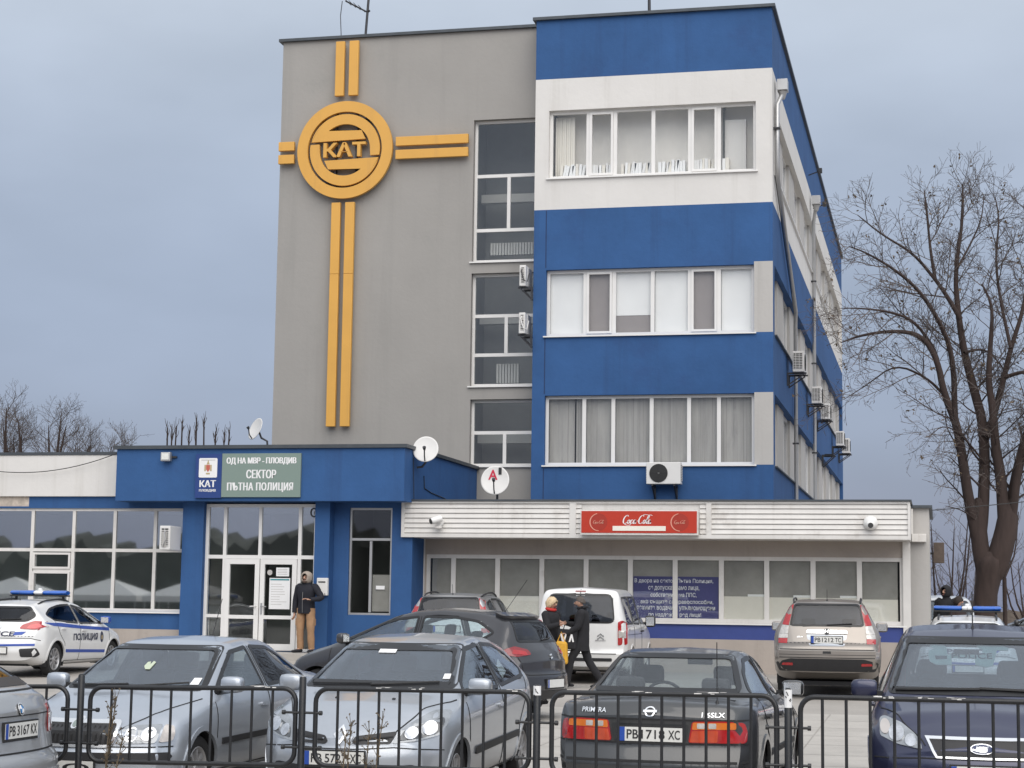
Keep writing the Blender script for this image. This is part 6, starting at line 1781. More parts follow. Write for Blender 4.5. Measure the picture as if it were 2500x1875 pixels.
c.patch('high_brake_light', 'B', [(-.10, 1.70), (.10, 1.70), (.10, 1.718), (-.10, 1.718)], TAILD, off=.012)
bd = MB()
for z in (.90, .845): c.line('B', [(-.46, z-.035), (-.40, z+.015), (-.34, z-.035)], .022, bd, off=.012)
bd.build('badge', CHROME, c.root); c.write('lettering', 'BERLINGO', 'B', -.30, -.50, .775, .80, STEEL)
c.plate('B', .30, .66, '')
c.mirror(.92, 1.10, h=.24, len_=.20, m_=TRIM, d=.13)
c.seams([[(.05, 1.64), (.05, 1.05), (.04, .30)], [(-1.07, 1.64), (-1.07, .32)], [(.05, .9), (-2.1, .9)]])
c.handles([(-.05, .95), (.2, .95)], TRIM)
c.patch('model_mark', 'R', [(-1.9, .98), (-1.7, .98), (-1.7, 1.01), (-1.9, 1.01)], STEEL, off=.006)
c.finish()

# ---- charcoal hatchback standing across the yard
def hatch(label, loc, yaw, pm, detailed=True, cat='car'):
    c = Car(label, cat, loc, yaw, dict(
        paint=pm, xf=2.13, xr=-2.15, W=1.77, wb=2.58, wr=.325, rim=.22, spokes=5, rtap=.14, rlen=.6, rcurve=.16, ftap=.2,
        deck=[(2.13, .62), (2.0, .76), (1.5, .95), (1.2, 1.03), (1.05, 1.08), (.12, 1.47), (-.2, 1.54), (-.6, 1.565), (-1.2, 1.53), (-1.62, 1.45), (-1.72, 1.40), (-2.02, 1.05), (-2.11, .95), (-2.15, .8)],
        belt=[(2.13, .58), (1.9, .72), (1.1, .95), (0, 1.0), (-1, 1.06), (-1.9, 1.06), (-2.15, .8)],
        tw=[(2.13, .54), (1.6, .66), (1.1, .74), (.12, .60), (-.6, .585), (-1.6, .54), (-2.0, .66), (-2.15, .68)], crown=.045,
        rset=[(0, .14), (.3, .04), (.46, -.02), (.62, 0), (.68, .03), (.95, .04), (1.2, .08), (1.5, .1)]))
    c.pane('windscreen', 'F', [(-.70, 1.10), (.70, 1.10), (.57, 1.44), (-.57, 1.44)])
    c.pane('rear_window', 'B', rp([(-.60, 1.10), (.60, 1.10), (.50, 1.39), (-.50, 1.39)], .05), CGLD, 0, frit=.02)
    c.both(c.pane, [(.98, 1.025), (.30, 1.33), (.05, 1.395), (-.28, 1.43), (-.28, 1.04)], 'side_window', CGL, .03)
    c.both(c.pane, [(-.36, 1.045), (-.36, 1.435), (-.85, 1.435), (-1.25, 1.38), (-1.55, 1.22), (-1.35, 1.10)], 'side_window', CGL, .06)
    for f in (lambda p: p, mir):
        t_ = c.patch('tail_light', 'B', rp(f([(.48, .92), (.50, .985), (.70, 1.035), (.84, 1.0), (.86, .92), (.74, .89)]), .03), TAILD, off=.012)
        c.patch('brake_lens', 'B', rp(f([(.55, .91), (.57, .965), (.75, .99), (.78, .93)]), .02), TAIL, .015, .01, t_)
        c.patch('headlight', 'F', rp(f([(.42, .62), (.50, .76), (.78, .86), (.80, .74)]), .03), LENS, off=.01)
    SB = [(.045, .93), (-.02, .93), (-.05, .905), (.02, .88), (-.045, .85), (.05, .845)]
    b = MB(); c.line('B', [(-.04, .915), (.03, .905), (-.03, .875), (.04, .86)], .022, b, off=.014); b.build('badge', CHROME, c.root)
    c.plate('B', 0, .515, 'PB 3045 KC' if False else '')
    c.patch('bumper_insert', 'B', rp([(-.55, .30), (.55, .30), (.60, .42), (-.60, .42)], .03), TRIM, off=.008)
    b = MB(); c.line('B', [(-.74, .67), (-.6, .64), (.6, .64), (.74, .67)], .010, b); c.line('B', [(-.72, .88), (-.68, .68)], .008, b); c.line('B', [(.72, .88), (.68, .68)], .008, b); b.build('tailgate_gap', SEAM, c.root)
    c.patch('spoiler', 'B', rp([(-.53, 1.405), (.53, 1.405), (.50, 1.45), (-.50, 1.45)], .02), pm, off=.06, thick=.08)
    c.wiper('B', (0, 1.11), (-.38, 1.14)); c.aerial(-1.35, 0, .48, -.35)
    c.seams([[(1.08, .95), (1.1, .6), (1.0, .28)], [(-.32, 1.43), (-.32, 1.04), (-.34, .28)], [(-1.38, 1.1), (-1.2, .8), (-.95, .62), (-.93, .30)]])
    c.handles([(-.15, .90), (-1.05, .96)]); c.mirror(.86, 1.06)
    c.both(c.patch, [(.9, .42), (.9, .46), (-.9, .48), (-.9, .44)], 'side_moulding', TRIM, off=.010)
    c.finish(); return c
ALT = hatch('charcoal hatchback standing slantwise in the yard behind the silver hatchback', place(-7.43, 26.4), 166, CHARC)

# ---- police hatchbacks
def police(label, loc, yaw):
    c = Car(label, 'police car', loc, yaw, dict(
        paint=WHT, xf=2.13, xr=-2.18, W=1.78, wb=2.65, wr=.32, rim=.215, spokes=9, rtap=.16, rlen=.65, rcurve=.18, ftap=.2,
        deck=[(2.13, .60), (2.0, .74), (1.35, .96), (1.2, 1.0), (.2, 1.40), (-.1, 1.45), (-.5, 1.47), (-1.2, 1.44), (-1.72, 1.36), (-1.82, 1.29), (-2.06, 1.0), (-2.14, .88), (-2.18, .75)],
        belt=[(2.13, .56), (1.9, .70), (1.1, .92), (0, .97), (-1, 1.02), (-1.9, 1.04), (-2.18, .78)],
        tw=[(2.13, .54), (1.6, .66), (1.1, .73), (.2, .58), (-.6, .57), (-1.65, .53), (-2.0, .66), (-2.18, .68)], crown=.04,
        rset=[(0, .14), (.3, .04), (.46, -.02), (.62, 0), (.70, .03), (.95, .05), (1.2, .08), (1.5, .1)]))
    c.pane('windscreen', 'F', [(-.68, 1.02), (.68, 1.02), (.54, 1.385), (-.54, 1.385)])
    c.pane('rear_window', 'B', rp([(-.66, 1.14), (-.52, 1.04), (.52, 1.04), (.66, 1.14), (.50, 1.31), (-.50, 1.31)], .06), CGLD, 0, frit=.025)
    c.both(c.pane, [(.95, .985), (.20, 1.30), (-.25, 1.36), (-.25, 1.0)], 'side_window', CGLD, .03)
    c.both(c.pane, [(-.33, 1.0), (-.33, 1.365), (-.85, 1.345), (-1.25, 1.28), (-1.55, 1.16), (-1.35, 1.06)], 'side_window', CGLD, .06)
    for f in (lambda p: p, mir):
        t_ = c.patch('tail_light', 'B', rp(f([(.42, .90), (.46, .97), (.66, 1.05), (.86, 1.03), (.88, .95), (.70, .88)]), .03), TAIL, off=.014)
        c.patch('brake_lens', 'B', rp(f([(.55, .91), (.60, .97), (.74, 1.0), (.80, .94), (.68, .90)]), .02), mat('tail_lamp_bright', (.60, .04, .05), .14, coat=1, var=.15, vscale=12), .017, .01, t_)
        c.patch('headlight', 'F', rp(f([(.42, .62), (.50, .74), (.78, .84), (.80, .72)]), .03), LENS, off=.01)
        c.patch('fog_recess', 'B', rp(f([(.50, .37), (.48, .52), (.76, .54), (.80, .42), (.74, .37)]), .03), TRIM, off=.010)
        c.patch('blue_mark', 'B', rp(f([(.34, .775), (.36, .835), (.56, .845), (.50, .785)]), .01), PBLUE, off=.008)
        c.patch('blue_band', 'B', rp(f([(.0, .565), (.0, .60), (.74, .62), (.74, .58)]), .004), PBLUE, off=.007)
    for ax in 'LR':
        c.patch('blue_band', ax, [(1.15, .90), (-.3, .955), (-1.15, 1.01), (-1.85, 1.02), (-1.5, .955), (-.3, .895), (1.1, .84)], PBLUE, off=.005, thick=.007)
        c.patch('blue_band', ax, [(.9, .40), (.9, .46), (-.93, .50), (-.93, .44)], PBLUE, off=.006, thick=.008)
        sg = 1 if ax == 'R' else -1
        u0, u1 = (-.62, .52) if ax == 'R' else (.52, -.62)
        c.write('lettering', 'ПОЛИЦИЯ', ax, u0, u1, .64, .80, mat('police_print', (.03, .035, .07), .5), off=.006, bold=.03)
        cr_ = c.patch('crest', ax, [(.72+.07*math.cos(a*PI/8), .72+.11*math.sin(a*PI/8)) for a in range(16)], mat('police_print', (.03, .035, .07), .5), off=.006, thick=.008)
        c.patch('shield', ax, [(.72+.03*math.cos(a*PI/6), .71+.05*math.sin(a*PI/6)) for a in range(12)], mat('crest_gold', (.45, .36, .2), .5), .008, .006, cr_)
    c.write('lettering', 'POLICE', 'B', .36, -.36, .755, .845, mat('police_print', (.03, .035, .07), .5), off=.008, bold=.03)
    b = c.patch('badge', 'B', [(.07*math.cos(a*PI/10), .92+.035*math.sin(a*PI/10)) for a in range(20)], CHROME, off=.012)
    c.patch('emblem', 'B', [(.056*math.cos(a*PI/10), .92+.024*math.sin(a*PI/10)) for a in range(20)], WHT, .014, .005, b)
    c.plate('B', 0, .49, '')
    b = MB(); c.line('B', [(-.80, .68), (-.66, .72), (.66, .72), (.80, .68)], .010, b); b.build('tailgate_gap', SEAM, c.root)
    c.seams([[(1.08, .93), (1.1, .6), (1.0, .28)], [(-.29, 1.36), (-.29, 1.0), (-.31, .28)], [(-1.38, 1.07), (-1.22, .8), (-1.0, .62), (-.95, .30)], [(.95, .28), (-.95, .28)]])
    c.handles([(-.13, .86), (-1.05, .90)]); c.mirror(.84, 1.02, m_=PBLUE if True else None)
    c.wiper('B', (0, 1.06), (-.40, 1.08)); c.rails(-1.45, -.1, .50, .03)
    # light bar
    z = c.at('T', -.35, 0).z
    b = MB(); b.box(-.47, -.23, -.60, .60, z+.055, z+.085); lb = b.build('light_bar', BLACKP, c.root, bevel=.01)
    for y0, y1, m_ in ((.10, .60, mat('beacon_blue', (.015, .11, .48), .12, coat=1, var=.2, vscale=9)), (-.60, -.10, mat('beacon_blue', (.015, .11, .48), .12, coat=1)), (-.095, .095, WHT)):
        b = MB(); vs = []; n = 10
        for y in (y0, y0+.03, y1-.03, y1):
            k = .8 if y in (y0, y1) else 1
            for i in range(n): a = 2*PI*i/n; vs.append((-.35+.135*k*math.cos(a), y, z+.085+.045+.05*k*math.sin(a)))
        b.quadmesh(vs, [(j*n+i, j*n+(i+1) % n, (j+1)*n+(i+1) % n, (j+1)*n+i) for j in range(3) for i in range(n)]+[tuple(range(n)), tuple(3*n+i for i in range(n))[::-1]])
        b.build('beacon' if m_ is not WHT else 'speaker_cover', m_, lb, smooth=50)
    b = MB()
    for y in (-.5, .5): b.bar((-.35, y, z+.06), (-.35, y*1.04, z-.02), .05, .03)
    b.build('bar_foot', BLACKP, lb)
    b = MB(); b.ball((-.35, 0, z+.19), (.05, .05, .035), 10, 6); b.build('beacon_dome', WHT, lb, smooth=60)
    c.aerial(-1.2, 0, .18, -.05); c.aerial(-1.0, .28, .12, 0, .008)
    c.finish(); return c; return c
police('white police hatchback with blue light bar parked by the left wing windows', place(-17.55, 34.25), 91.5)
police('white police hatchback whose blue light bar shows above the navy car roof', place(px(2362, 1500, 35.3)[0], 35.3), 89).root.scale = (1, 1, .95)

# ---- silver estate at the left edge, near side of the barrier
c = Car('silver estate car cut by the left picture edge with round badge on its tailgate', 'car', (-8.88, 12.72, .0), 181, dict(
    paint=SILVERB, xf=2.2, xr=-2.22, W=1.80, wb=2.72, wr=.32, rtap=.12, rlen=.5, rcurve=.14,
    deck=[(2.2, .6), (2.0, .75), (1.1, .93), (1.0, .95), (.2, 1.39), (-.2, 1.44), (-.8, 1.44), (-1.4, 1.40), (-1.52, 1.36), (-2.03, 1.09), (-2.10, 1.07), (-2.18, 1.04), (-2.22, .90)],
    belt=[(2.2, .56), (1.9, .70), (1.0, .90), (0, .95), (-1, 1.0), (-2.0, 1.02), (-2.22, .88)],
    tw=[(2.2, .58), (1.02, .70), (.2, .56), (-.8, .55), (-1.5, .53), (-2.0, .66), (-2.22, .70)],
    rset=[(0, .12), (.25, .04), (.40, -.03), (.56, -.02), (.62, .03), (.80, .06), (1.05, .05), (1.4, .1)]))
c.pane('windscreen', 'F', [(-.66, .97), (.66, .97), (.53, 1.36), (-.53, 1.36)])
c.pane('rear_window', 'B', rp([(-.66, 1.115), (.66, 1.115), (.50, 1.385), (-.50, 1.385)], .03), CGLD, 0, frit=.05)
c.both(c.pane, [(.78, .965), (.10, 1.32), (-.28, 1.36), (-.28, .98)], 'side_window', CGLD, .03)
c.both(c.pane, [(-.37, .985), (-.37, 1.365), (-.95, 1.35), (-1.0, 1.02)], 'side_window', CGLD, .04)
c.both(c.pane, [(-1.08, 1.03), (-1.06, 1.345), (-1.4, 1.31), (-1.72, 1.12), (-1.6, 1.05)], 'side_window', CGLD, .05)
for f in (lambda p: p, mir):
    t_ = c.patch('tail_light', 'B', rp(f([(.58, .74), (.56, .96), (.84, .99), (.87, .76)]), .03), TAILD, off=.012)
    c.patch('indicator', 'B', rp(f([(.60, .85), (.60, .89), (.84, .90), (.85, .86)]), .01), CLEARL, .015, .01, t_)
    c.patch('headlight', 'F', rp(f([(.42, .62), (.45, .72), (.80, .72), (.80, .62)]), .03), LENS, off=.01)
bd = c.disc('badge', 'B', 0, .945, .042, BLACKP, .012, .02)
c.ringp('emblem_ring', 'B', [(.042*math.cos(a*PI/12), .945+.042*math.sin(a*PI/12)) for a in range(24)], [(.036*math.cos(a*PI/12), .945+.036*math.sin(a*PI/12)) for a in range(24)], CHROME, .015, .006, bd)
for q, m_ in enumerate((WHITEP, mat('badge_sky_blue', (.05, .22, .50), .3), WHITEP, mat('badge_sky_blue', (.05, .22, .50), .3))):
    c.patch('emblem_quarter', 'B', [(0, .945)]+[(.027*math.cos(PI/2*q+a*PI/12), .945+.027*math.sin(PI/2*q+a*PI/12)) for a in range(7)], m_, .0145, .004, bd)
c.patch('plate_recess', 'B', rp([(-.37, .715), (.37, .715), (.34, .87), (-.34, .87)], .02), SILVER, off=.003)
c.plate('B', 0, .795, 'PB 3167 KX', off=.016)
b = MB(); c.line('B', [(-.80, .63), (.80, .63)], .012, b); c.line('B', [(-.56, .90), (.56, .90)], .008, b); c.line('B', [(-.70, 1.075), (.70, 1.075)], .008, b); b.build('tailgate_gap', SEAM, c.root)
c.patch('bumper_strip', 'B', rp([(-.80, .44), (.80, .44), (.80, .48), (-.80, .48)], .01), SILVERB, off=.014)
c.seams([[(.92, .90), (.95, .55), (.88, .28)], [(-.325, 1.36), (-.325, .97), (-.33, .28)]])
c.mirror(.68, 1.0); c.rails(-1.4, .0, .52, .03)
c.finish()

# ---- vehicles glimpsed beyond the kiosk corner
v = None
for o in bpy.data.objects:
    if o.get('category') == 'van': v = o
o = copy_tree(v); o.name = 'parked_van'; o['label'] = 'distant white van beyond the kiosk corner left of the tree trunk'
o.location = (px(2300, 1480, 50)[0], 50, .4); o.rotation_euler = (0, 0, R(-84))
o = copy_tree(ALT.root); o.name = 'parked_car'; o['label'] = 'dark car half hidden behind the pale steel fence at the right edge'
o.location = (px(2490, 1500, 53)[0]+.8, 53, .4); o.rotation_euler = (0, 0, R(175))
# ================================================================ people
SKIN = mat('skin', (.48, .28, .20), .55, var=.06, vscale=20)
def skin_mesh(name, nodes, edges, m_, parent, sub=2, smooth=1.0):
    """continuous surface grown round a skeleton: nodes = {key: (pos, rx, ry)}; first key is the root"""
    keys = list(nodes); ix = {k: i for i, k in enumerate(keys)}
    me = bpy.data.meshes.new(name); me.from_pydata([nodes[k][0] for k in keys], [(ix[a], ix[b]) for a, b in edges], [])
    me.materials.append(m_)
    ob = bpy.data.objects.new(name, me); COL.objects.link(ob); ob.parent = parent
    md = ob.modifiers.new('Skin', 'SKIN'); md.use_smooth_shade = True; md.branch_smoothing = smooth
    if not me.skin_vertices: me.attributes
    for i, k in enumerate(keys):
        sv = me.skin_vertices[0].data[i]; n = nodes[k]; sv.radius = (n[1], n[2] if len(n) > 2 else n[1]); sv.use_root = (i == 0)
    sd = ob.modifiers.new('Subdivision', 'SUBSURF'); sd.levels = sub; sd.render_levels = sub
    return ob
BASE = dict(pelvis=(0, .0, .95), spine=(0, .01, 1.10), chest=(0, .0, 1.30), neck0=(0, .015, 1.455), neck=(0, .0, 1.52), head=(0, -.02, 1.60), crown=(0, .0, 1.675),
            shL=(.175, .01, 1.42), elL=(.235, .03, 1.14), wrL=(.235, -.04, .89), haL=(.235, -.055, .815),
            shR=(-.175, .01, 1.42), elR=(-.235, .03, 1.14), wrR=(-.235, -.04, .89), haR=(-.235, -.055, .815),
            hipL=(.09, 0, .91), knL=(.10, -.02, .50), anL=(.105, .02, .085), toL=(.12, -.14, .035),
            hipR=(-.09, 0, .91), knR=(-.10, -.02, .50), anR=(-.105, .02, .085), toR=(-.12, -.14, .035))
CHAIN = [('pelvis', 'spine'), ('spine', 'chest'), ('chest', 'neck0'), ('neck0', 'neck'), ('neck', 'head'), ('head', 'crown')]
RAD = dict(pelvis=(.085, .07), spine=(.085, .07), chest=(.095, .075), neck0=(.065, .06), neck=(.050, .052), head=(.074, .088), crown=(.060, .072),
           sh=(.042, .042), el=(.034, .034), wr=(.027, .022), ha=(.034, .018), hip=(.062, .062), kn=(.048, .050), an=(.036, .038), to=(.036, .026))
def person(label, loc, yaw, pose=None, scale=1.0, coat=None, trousers=None, shoe=None, hair=None, hood=None, collar=None, skirt=.84, hairlong=False, look=0.0, beard=False):
    J = {k: Vector(v) for k, v in BASE.items()}
    for k, v in (pose or {}).items(): J[k] = Vector(v)
    t = thing('person', label, 'person', loc, yaw); t.scale = (scale,)*3
    def rad(k, f=1.0): r = RAD.get(k) or RAD[k[:-1]]; return (r[0]*f, r[1]*f)
    def node(k, f=1.0): return (tuple(J[k]), *rad(k, f))
    # body: one continuous mesh, with five fingers on each hand and the nose
    keys = ['pelvis', 'spine', 'chest', 'neck0', 'neck', 'head', 'crown']
    nodes = {k: node(k) for k in keys}; E = list(CHAIN)
    hq = Matrix.Rotation(look, 3, 'Z')
    nodes['nose'] = (tuple(J['head']+hq @ Vector((0, -.112, -.005))), .010, .012); E.append(('head', 'nose'))
    nodes['chin'] = (tuple(J['head']+hq @ Vector((0, -.055, -.075))), .038, .036); E.append(('head', 'chin'))
    for s in (1, -1):
        nodes['ear%d' % s] = (tuple(J['head']+hq @ Vector((s*.090, .005, -.002))), .012, .022); E.append(('head', 'ear%d' % s))
    for s in 'LR':
        ch = ['chest', 'sh'+s, 'el'+s, 'wr'+s, 'ha'+s]
        for k in ch[1:]: nodes[k] = node(k)
        E += list(zip(ch, ch[1:]))
        d = (J['ha'+s]-J['wr'+s]).normalized(); side_ = d.cross(Vector((1, 0, 0)) if abs(d.x) < .6 else Vector((0, 0, 1))).normalized(); curl = d.cross(side_)
        for q, (o_, ln) in enumerate(((-.027, .060), (-.009, .072), (.009, .066), (.026, .052))):
            a = J['ha'+s]+side_*o_+d*.03; b_ = a+d*ln*.55+curl*.012; c_ = b_+d*ln*.4+curl*.028
            for nm, p, r in (('f%s%da' % (s, q), a, .010), ('f%s%db' % (s, q), b_, .009), ('f%s%dc' % (s, q), c_, .0075)): nodes[nm] = (tuple(p), r, r)
            E += [('ha'+s, 'f%s%da' % (s, q)), ('f%s%da' % (s, q), 'f%s%db' % (s, q)), ('f%s%db' % (s, q), 'f%s%dc' % (s, q))]
        a = J['wr'+s].lerp(J['ha'+s], .5)-side_*.035; b_ = a-side_*.022+d*.035+curl*.012
        nodes['t%sa' % s] = (tuple(a), .012, .012); nodes['t%sb' % s] = (tuple(b_), .009, .009); E += [('wr'+s, 't%sa' % s), ('t%sa' % s, 't%sb' % s)]
        lg = ['pelvis', 'hip'+s, 'kn'+s, 'an'+s, 'to'+s]
        for k in lg[1:]: nodes[k] = node(k)
        E += list(zip(lg, lg[1:]))
    body = skin_mesh('body', nodes, E, SKIN, t)
    # face
    H = J['head']
    def hp(x, y, z): return tuple(H+hq @ Vector((x, y, z)))
    b = MB()
    for s in (1, -1): b.ball(hp(s*.031, -.078, .012), (.013, .010, .008), 8, 6)
    b.build('eye', mat('eye_dark', (.05, .035, .03), .3), t, smooth=60)
    b = MB()
    for s in (1, -1): b.bar(hp(s*.014, -.090, .030), hp(s*.050, -.080, .031), .012, .008)
    b.build('eyebrow', hair or mat('dark_hair', (.03, .022, .018), .8), t)
    b = MB(); b.ball(hp(0, -.086, -.052), (.024, .010, .006), 10, 6); b.build('mouth', mat('lips', (.36, .14, .12), .5), t, smooth=60)
    if beard:
        b = MB(); b.ball(hp(0, -.062, -.072), (.056, .040, .040), 12, 8); b.build('beard', mat('stubble', (.10, .07, .055), .9), t, smooth=60)
    hm = hair or mat('dark_hair', (.03, .022, .018), .8)
    if hood:
        b = MB(); n, m = 18, 9; vs = []; c = H+Vector((0, .012, .028))
        for i in range(m+1):                                       # a hood: open towards the face, folded on to the shoulders
            th = R(34)+(PI*.80-R(34))*i/m
            for k in range(n):
                a = 2*PI*k/n; r = .112+.008*math.sin(3*a)*(i/m)
                v = Vector((r*math.sin(th)*math.cos(a), -.120*math.cos(th), (r+.014)*math.sin(th)*math.sin(a)))
                if v.z < -.04: v = Vector((v.x*1.15, v.y*1.05, v.z*1.25))
                vs.append(tuple(c+hq @ v))
        b.quadmesh(vs, [(i*n+k, i*n+(k+1) % n, (i+1)*n+(k+1) % n, (i+1)*n+k) for i in range(m) for k in range(n)]+[tuple(m*n+k for k in range(n))])
        o = b.build('hood', hood, t, smooth=70); md = o.modifiers.new('cloth', 'SOLIDIFY'); md.thickness = .014
    else:
        b = MB(); n, m = 20, 10; vs = []; random.seed(len(label))
        for i in range(m+1):
            for k in range(n):
                a = 2*PI*k/n; fr = .5-.5*math.sin(a)               # 1 at the face side
                lim = (PI*.86 if hairlong else PI*.58)*(1-(.55 if hairlong else .50)*fr**2)
                th = lim*i/m; r = .092+.005*math.sin(7*a+i)+(.012 if hairlong else .0)+random.uniform(-.007, .007)
                vs.append(tuple(H+Vector((0, .012, .022))+hq @ Vector((r*.92*math.sin(th)*math.cos(a), r*1.12*math.sin(th)*math.sin(a), r*1.12*math.cos(th)))))
        b.quadmesh(vs, [(i*n+k, i*n+(k+1) % n, (i+1)*n+(k+1) % n, (i+1)*n+k) for i in range(m) for k in range(n)])
        o = b.build('hair', hm, t, smooth=50); md = o.modifiers.new('cloth', 'SOLIDIFY'); md.thickness = .012
    # clothes follow the body: rings lofted along torso, sleeves and legs
    def loft(mb, rings, n=18, wr=0.0):
        vs = []
        for c, rx, ry in rings:
            for k in range(n):
                a = 2*PI*k/n; f = 1+wr*random.uniform(-1, 1)
                vs.append((c[0]+rx*f*math.cos(a), c[1]+ry*f*math.sin(a), c[2]))
        m = len(rings)
        mb.quadmesh(vs, [(i*n+k, i*n+(k+1) % n, (i+1)*n+(k+1) % n, (i+1)*n+k) for i in range(m-1) for k in range(n)]+[tuple(range(n))[::-1], tuple((m-1)*n+k for k in range(n))])
    def limbtube(mb, pts, rs, wr=.05):
        P, Q = [], []
        for i in range(len(pts)-1):
            for j in range(4):
                f = j/4; P.append(pts[i].lerp(pts[i+1], f)); Q.append((rs[i]+(rs[i+1]-rs[i])*f)*(1+random.uniform(-wr, wr)))
        P.append(pts[-1]); Q.append(rs[-1])
        for _ in range(2): P = [P[0]]+[(P[i-1]+P[i]*2+P[i+1])/4 for i in range(1, len(P)-1)]+[P[-1]]
        mb.tube(P, Q, 12)
    random.seed(len(label)*3)
    cj = MB(); pe = J['pelvis']; ch = J['chest']; nk = J['neck0']
    tw_ = (J['shL']-J['shR']); shz = (J['shL']+J['shR'])/2
    hem = Vector((pe.x, pe.y, skirt))
    loft(cj, [(hem, .178, .138), (hem.lerp(pe, .6), .180, .142), (pe.lerp(J['spine'], .5), .172, .136), (J['spine'], .170, .136), (J['spine'].lerp(ch, .5), .182, .140), (ch, .196, .142),
              (ch.lerp(shz, .55), .208, .132), (shz+Vector((0, 0, -.01)), .196, .112), (shz+Vector((0, 0, .025)), .150, .095), (nk+Vector((0, 0, .005)), .095, .085), (nk.lerp(J['neck'], .6), .078, .075)], wr=.025)
    for s in 'LR':
        w2 = J['wr'+s].lerp(J['ha'+s], .15); sh_ = J['sh'+s]
        limbtube(cj, [sh_.lerp(ch, .25), sh_, sh_.lerp(J['el'+s], .5), J['el'+s], J['el'+s].lerp(w2, .5), w2], [.075, .080, .070, .062, .055, .048])
    cj.build('jacket', coat, t, smooth=60)
    tj = MB()
    loft(tj, [(pe+Vector((0, 0, -.09)), .135, .110), (pe+Vector((0, 0, -.03)), .160, .125), (pe+Vector((0, 0, .06)), .155, .122), (pe+Vector((0, 0, .10)), .145, .115)])
    for s in 'LR':
        hp_, kn_, an_ = J['hip'+s], J['kn'+s], J['an'+s]+Vector((0, 0, .0))
        limbtube(tj, [hp_+Vector((0, 0, .04)), hp_.lerp(kn_, .35), kn_, kn_.lerp(an_, .5), an_], [.092, .094, .075, .072, .064], .06)
    tj.build('trousers', trousers, t, smooth=60)
    for s in 'LR':
        a, b_ = J['an'+s], J['to'+s]
        d = (b_-a); d.z = 0
        if d.length > 1e-3: d.normalize()
        skin_mesh('shoe', {'heel': (tuple(a+Vector((0, 0, -.035))-d*.05), .046, .044), 'mid': (tuple(a.lerp(b_, .5)+Vector((0, 0, -.012))), .050, .044), 'toe': (tuple(b_+d*.05), .044, .032), 'tip': (tuple(b_+d*.10), .028, .022)}, [('heel', 'mid'), ('mid', 'toe'), ('toe', 'tip')], shoe or BLACKP, t)
    if collar:
        b = MB(); c = J['neck0']
        b.tube([tuple(c+Vector((.088*math.cos(2*PI*i/16), .078*math.sin(2*PI*i/16)-.005, .055+.015*math.sin(2*PI*i/16)))) for i in range(17)], .032, 8, cap=False)
        b.build('scarf', collar, t, smooth=60)
    return t
BLKCL = mat('black_cloth', (.016, .016, .019), .9, var=.2, vscale=9)
NAVYCL = mat('dark_navy_cloth', (.011, .012, .019), .85, var=.2, vscale=8)
TAN = mat('tan_canvas', (.36, .215, .12), .9, var=.18, vscale=9)
BEIH = mat('pale_hood_lining', (.34, .29, .245), .9, var=.15, vscale=12)
def gx(sx, Y): return px(sx, 1500, Y)[0]
T1 = person('standing man in dark jacket, pale hood and tan cargo trousers beside the entrance doors', (gx(747, 37.75), 37.75, .697), R(-10), dict(
    elL=(.36, -.02, 1.17), wrL=(.20, -.17, 1.13), haL=(.13, -.19, 1.15), elR=(-.25, .02, 1.13), wrR=(-.24, -.03, .87), haR=(-.24, -.045, .795),
    hipL=(.10, 0, .91), knL=(.125, -.02, .50), anL=(.13, .02, .085), toL=(.17, -.13, .035), hipR=(-.10, 0, .91), knR=(-.115, -.02, .50), anR=(-.115, .02, .085), toR=(-.15, -.13, .035)),
    1.0, NAVYCL, TAN, BLKCL, hood=BEIH, beard=True)
b = MB()
for s in (1, -1): b.box(s*.172-.03, s*.172+.03, -.07, .06, .58, .74)
b.build('cargo_pocket', TAN, T1, bevel=.02); T1.scale = (1.10, 1.10, 1.0)
b = MB(); b.tube([(0, -.150, .86), (0, -.158, 1.1), (0, -.152, 1.30)], .006, 5); b.build('zip', mat('zip_grey', (.2, .2, .2), .5, .5), T1)
gy = gz(33.3)
T2 = person('blonde woman in black with red scarf stepping past the white van', (gx(1346, 33.3), 33.3, gy), R(62), dict(
    elR=(-.22, -.10, 1.16), wrR=(-.12, -.30, 1.22), haR=(-.10, -.37, 1.24), elL=(.24, .05, 1.14), wrL=(.24, .02, .89), haL=(.24, .01, .81),
    knL=(.10, -.25, .55), anL=(.10, -.24, .11), toL=(.11, -.39, .06), knR=(-.10, .06, .50), anR=(-.10, .26, .11), toR=(-.11, .12, .035)),
    .945, BLKCL, BLKCL, BLKCL, hair=mat('blonde_hair', (.60, .46, .29), .7, var=.45, vscale=30), collar=mat('red_scarf', (.50, .035, .03), .85), hairlong=True, skirt=.82, look=R(10))
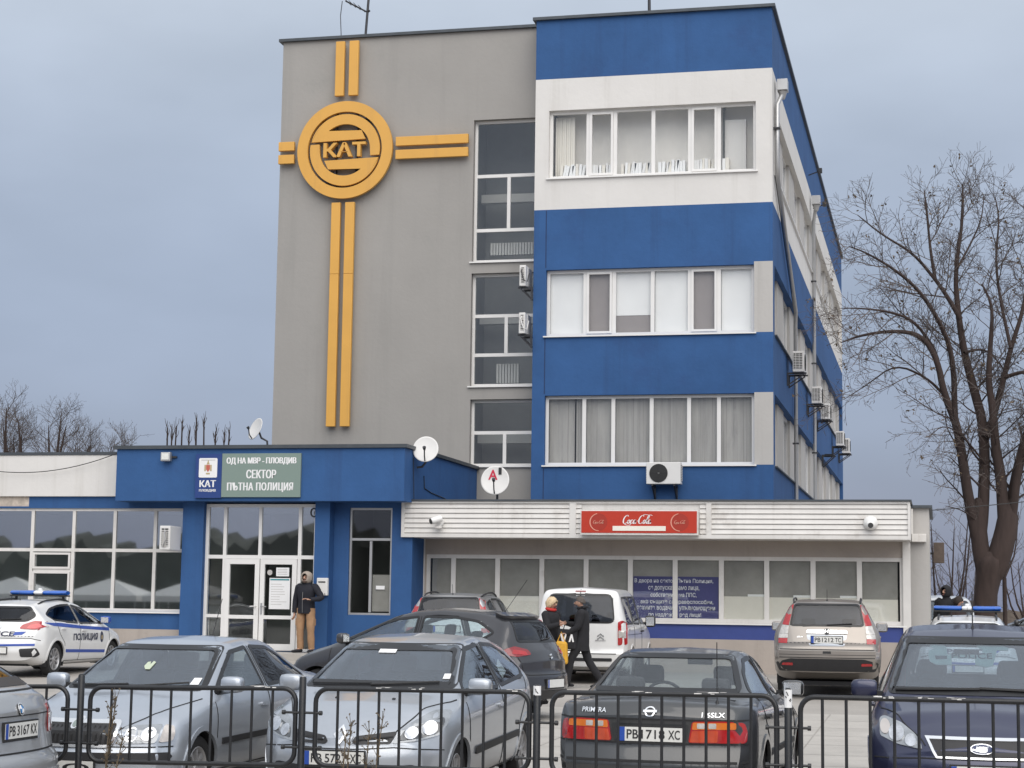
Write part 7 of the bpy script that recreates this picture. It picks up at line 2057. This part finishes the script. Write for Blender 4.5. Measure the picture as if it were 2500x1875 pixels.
T3 = person('man in long black coat striding left in front of the white van', (gx(1421, 33.3), 33.3, gy), R(-84), dict(
    elR=(-.24, -.10, 1.15), wrR=(-.16, -.33, 1.22), haR=(-.12, -.40, 1.23), elL=(.23, -.06, 1.14), wrL=(.20, -.26, 1.02), haL=(.19, -.33, 1.02),
    head=(0, -.05, 1.59), crown=(0, -.035, 1.665), neck=(0, -.02, 1.52),
    knL=(.10, -.20, .53), anL=(.10, -.27, .09), toL=(.11, -.42, .05), knR=(-.10, .12, .51), anR=(-.10, .38, .13), toR=(-.11, .25, .035)),
    .97, BLKCL, BLKCL, BLKCL, hair=mat('greying_hair', (.10, .085, .075), .85, var=.4, vscale=30), collar=BLKCL, skirt=.70)
# bags
t = thing('carrier_bag', 'black carrier bag with white letter shapes held between the man and woman', 'bag', (gx(1387, 33.15), 33.12, gy+.72))
b = MB(); P_ = [(-.17, .0), (.16, -.02), (.19, .34), (-.19, .36)]; b.prism(P_, -.05, .05); b.build('sack', BLKCL, t, bevel=.03)
b = MB()
for poly in ([(-.13, .27), (-.09, .27), (-.055, .19), (-.03, .27), (.0, .27), (-.05, .10), (-.085, .10)], [(.03, .12), (.07, .26), (.10, .26), (.13, .12), (.10, .12), (.085, .20), (.06, .12)]): b.prism(poly, -.056, -.0515)
b.build('lettering', WHITEP, t)
b = MB()
for s in (-.08, .08): b.tube([(s, 0, .34), (s*.6, 0, .46), (0, 0, .50)], .010, 6)
b.build('handle', BLKCL, t)
t = thing('yellow_bag', 'yellow bag carried low beside the tail of the charcoal hatchback', 'bag', (gx(1371, 33.0), 33.0, gy+.42))
b = MB(); b.prism([(-.13, 0), (.13, .02), (.11, .42), (-.09, .44)], -.06, .06); b.build('sack', mat('yellow_cloth', (.62, .33, .03), .7, var=.2, vscale=7), t, bevel=.04)
b = MB(); b.tube([(-.07, 0, .43), (0, 0, .60), (.07, 0, .42)], .011, 6); b.build('handle', mat('yellow_cloth', (.62, .33, .03), .7), t)
# two people beyond the second police car, on the raised pavement
b = MB(); b.box(-.1, 9, 39.2, 46, .2, .53); tag(b.build('raised_pavement', CONC, bevel=.02), 'raised concrete pavement right of the kiosk', 'pavement', kind='structure')
person('hooded man in black beyond the blue light bar of the right police car', (gx(2311, 40.2), 40.2, .53), R(-22), dict(), 1.03, BLKCL, BLKCL, BLKCL, hood=BLKCL, look=R(-15))
person('dark haired shorter person beside the hooded man facing right', (gx(2340, 39.9), 39.9, .53), R(50), dict(), .90, mat('dark_brown_cloth', (.035, .022, .02), .9), BLKCL, BLKCL, look=R(20), hairlong=True)
